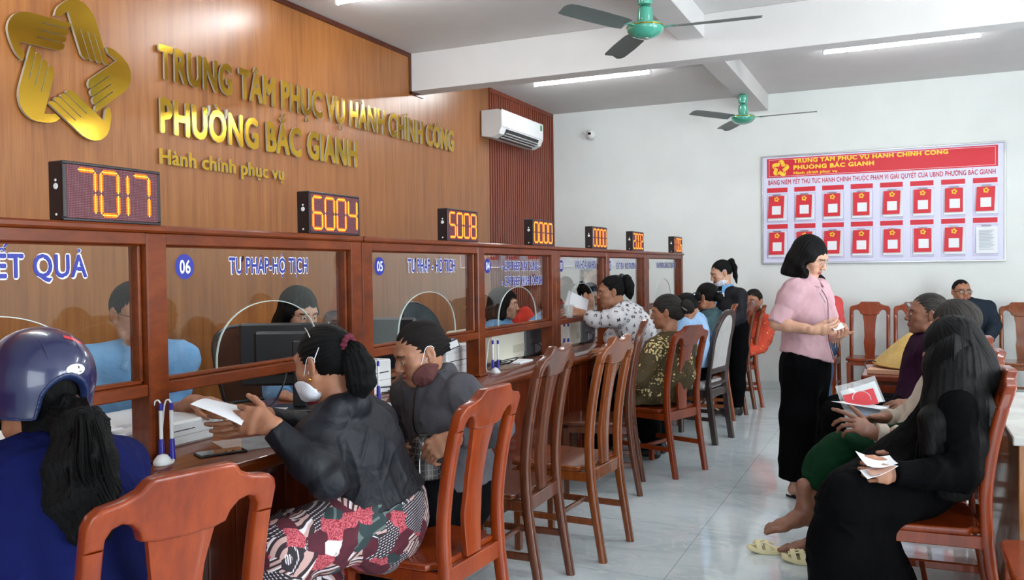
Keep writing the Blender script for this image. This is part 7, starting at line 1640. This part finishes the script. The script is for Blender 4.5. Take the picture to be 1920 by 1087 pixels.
clerk('male clerk in light blue shirt and glasses behind the nearest screen post', J, P(254, 584, 3.33), (iv(.80, -.12, -.58), (0, 0, 1), 1.02), dict(jaw=1.05, nose=1.1),
      lambda p, h: p.hair(HR['black'], vol=1.02, hl=.97, tie=(0, -.02, .115), axis=(0, 0, -1), cuts=[((0, -.0, -.035), (0, .7, -1))], nape=False), tuple(J['pel'][:2]), arms={'L': dict(d=iv(.93, -.05, -.3), back=iv(.1, .95, -.2), side=1, curl=(18, 26, 18), thumb=(40, 15, 15))}, glass=2, fr=fr, lat=iv(-.95, -.03, -.30), shc=P(256, 676, 3.38), skin_='mid', seed=61)
def longhair(p, h):
    p.hair(HR['black'], tie=(0, -.01, .12), axis=(0, 0, -1), vol=1.03, ears=False, nape=False, temple=.6, hl=.97, k=.03, pieces=[('tube', [((0, -.03, .03), .088, .09), ((0, -.05, -.08), .10, .07), ((0, -.06, -.2), .11, .06), ((0, -.06, -.32), .09, .04)], None), ('tube', [((.078, .005, .0), .022, .04), ((.088, .005, -.12), .024, .04), ((.09, .0, -.25), .02, .03)], None), ('tube', [((-.078, .005, .0), .022, .04), ((-.088, .005, -.12), .024, .04), ((-.09, .0, -.25), .02, .03)], None)])
J = J_(pel=np.array((*P(568, 770, 4.40)[:2], .58)), chest=P(566, 700, 4.36), neck=P(562, 630, 4.28), elL=P(610, 730, 4.2), wrL=P(640, 740, 4.0), elR=P(515, 735, 4.25), wrR=P(540, 745, 4.0))
clerk('female clerk with long black hair and round glasses behind the black monitor', J, P(562, 583, 4.24), (iv(.72, -.30, -.60), (0, 0, 1), .98), dict(jaw=.93), longhair, tuple(J['pel'][:2]), glass=1, fr=iv(.6, 0, -.8), lat=iv(-.8, 0, -.6), shc=P(562, 648, 4.3), seed=62)
J = J_(pel=np.array((*P(930, 680, 6.5)[:2], .58)), chest=P(932, 640, 6.46), neck=P(938, 605, 6.44), elL=P(950, 650, 6.6), wrL=P(985, 650, 6.6), elR=P(945, 655, 6.2), wrR=P(975, 655, 6.2))
def wavy(p, h): p.hair(HR['soft'], tie=(0, -.01, .12), axis=(0, 0, -1), vol=1.05, ears=False, nape=False, temple=.6, hl=.97, k=.03, amp=.006, pieces=[('tube', [((0, -.04, .02), .09, .08), ((0, -.065, -.08), .10, .07), ((0, -.07, -.17), .085, .05)], None), ('tube', [((.078, -.005, .0), .022, .035), ((.085, -.02, -.10), .028, .04)], None)])
clerk('female clerk in light blue seen in profile through the opening of the 04 pane', J, P(946, 568, 6.43), (iv(1, -.08, -.02), (0, 0, 1), .99), dict(jaw=.95, mouth=.004), wavy, tuple(J['pel'][:2]), fr=iv(.95, 0, -.3), lat=iv(-.3, 0, -.95), shc=P(935, 618, 6.45), seed=63, collar=True)
J = J_(pel=np.array((*P(1012, 670, 7.0)[:2], .58)), chest=P(1012, 630, 7.08), neck=P(1024, 598, 6.92), elL=P(1035, 640, 7.1), wrL=P(1065, 645, 7.1), elR=P(1020, 645, 6.75), wrR=P(1055, 650, 6.75))
clerk('clerk in light blue bending forward at the right side of the 04 pane', J, P(1036, 580, 6.90), (iv(.85, -.5, -.1), (0, 0, 1), .97), {}, lambda p, h: p.hair(HR['soft'], vol=1.05, nape=False, cuts=[((0, -.03, -.09), (0, .5, -1))]), tuple(J['pel'][:2]), fr=iv(.95, 0, -.3), lat=iv(-.3, 0, -.95), shc=P(1016, 610, 6.93), seed=64)
J = J_(pel=np.array((*P(1098, 660, 8.35)[:2], .58)), chest=P(1100, 620, 8.3), neck=P(1106, 590, 8.27), elL=P(1115, 630, 8.4), wrL=P(1140, 630, 8.3), elR=P(1098, 630, 8.1), wrR=P(1108, 592, 8.0))
def pony(p, h):
    p.hair(HR['black'], tie=(0, -.095, .05)); T0 = h.w((0, -.1, .05)); p.tail(HR['black'], [(T0, .02, .02), (T0 + io(-.03, .02, 0), .026, .024), (T0 + io(-.05, -.04, 0), .026, .024), (T0 + io(-.05, -.12, 0), .01, .01)], FV, .003, .006)
clerk('clerk with black ponytail seen through the opening of the 03 pane', J, P(1108, 552, 8.25), (iv(.7, -.4, -.5), (0, 0, 1), .98), {}, pony, tuple(J['pel'][:2]), fr=iv(.7, 0, -.7), lat=iv(-.7, 0, -.7), shc=P(1104, 600, 8.28), seed=65)
# red-orange jacket hung on a tan chair behind the 04 clerk
b0 = P(985, 596, 7.4); S_ = Sdf(); S_.tube([(b0 + UV_*.05, .06, .05), (b0 - UV_*.04, .11, .08), (b0 - UV_*.15, .12, .09)], RV, .04); Pq, Qq = S_.mesh(.01, 2); Pq = folds(Pq, vnormals(Pq, Qq), UV_, .02, 12, 70)
t = office_chair(b0[0] + .02, b0[1] + .05, -40, 'tan-backed office chair with a red-orange jacket over it behind the 04 pane', plain('tan_leather', srgb(196, 158, 118), .5), True, .98)
o = new_obj('hung_jacket', attr_mesh('hung_jacket', Pq, Qq, [plain('orange_red_cloth', srgb(196, 44, 20), .75)])); tag(o, 'red-orange jacket hung over the tan office chair behind the 04 pane', 'jacket')
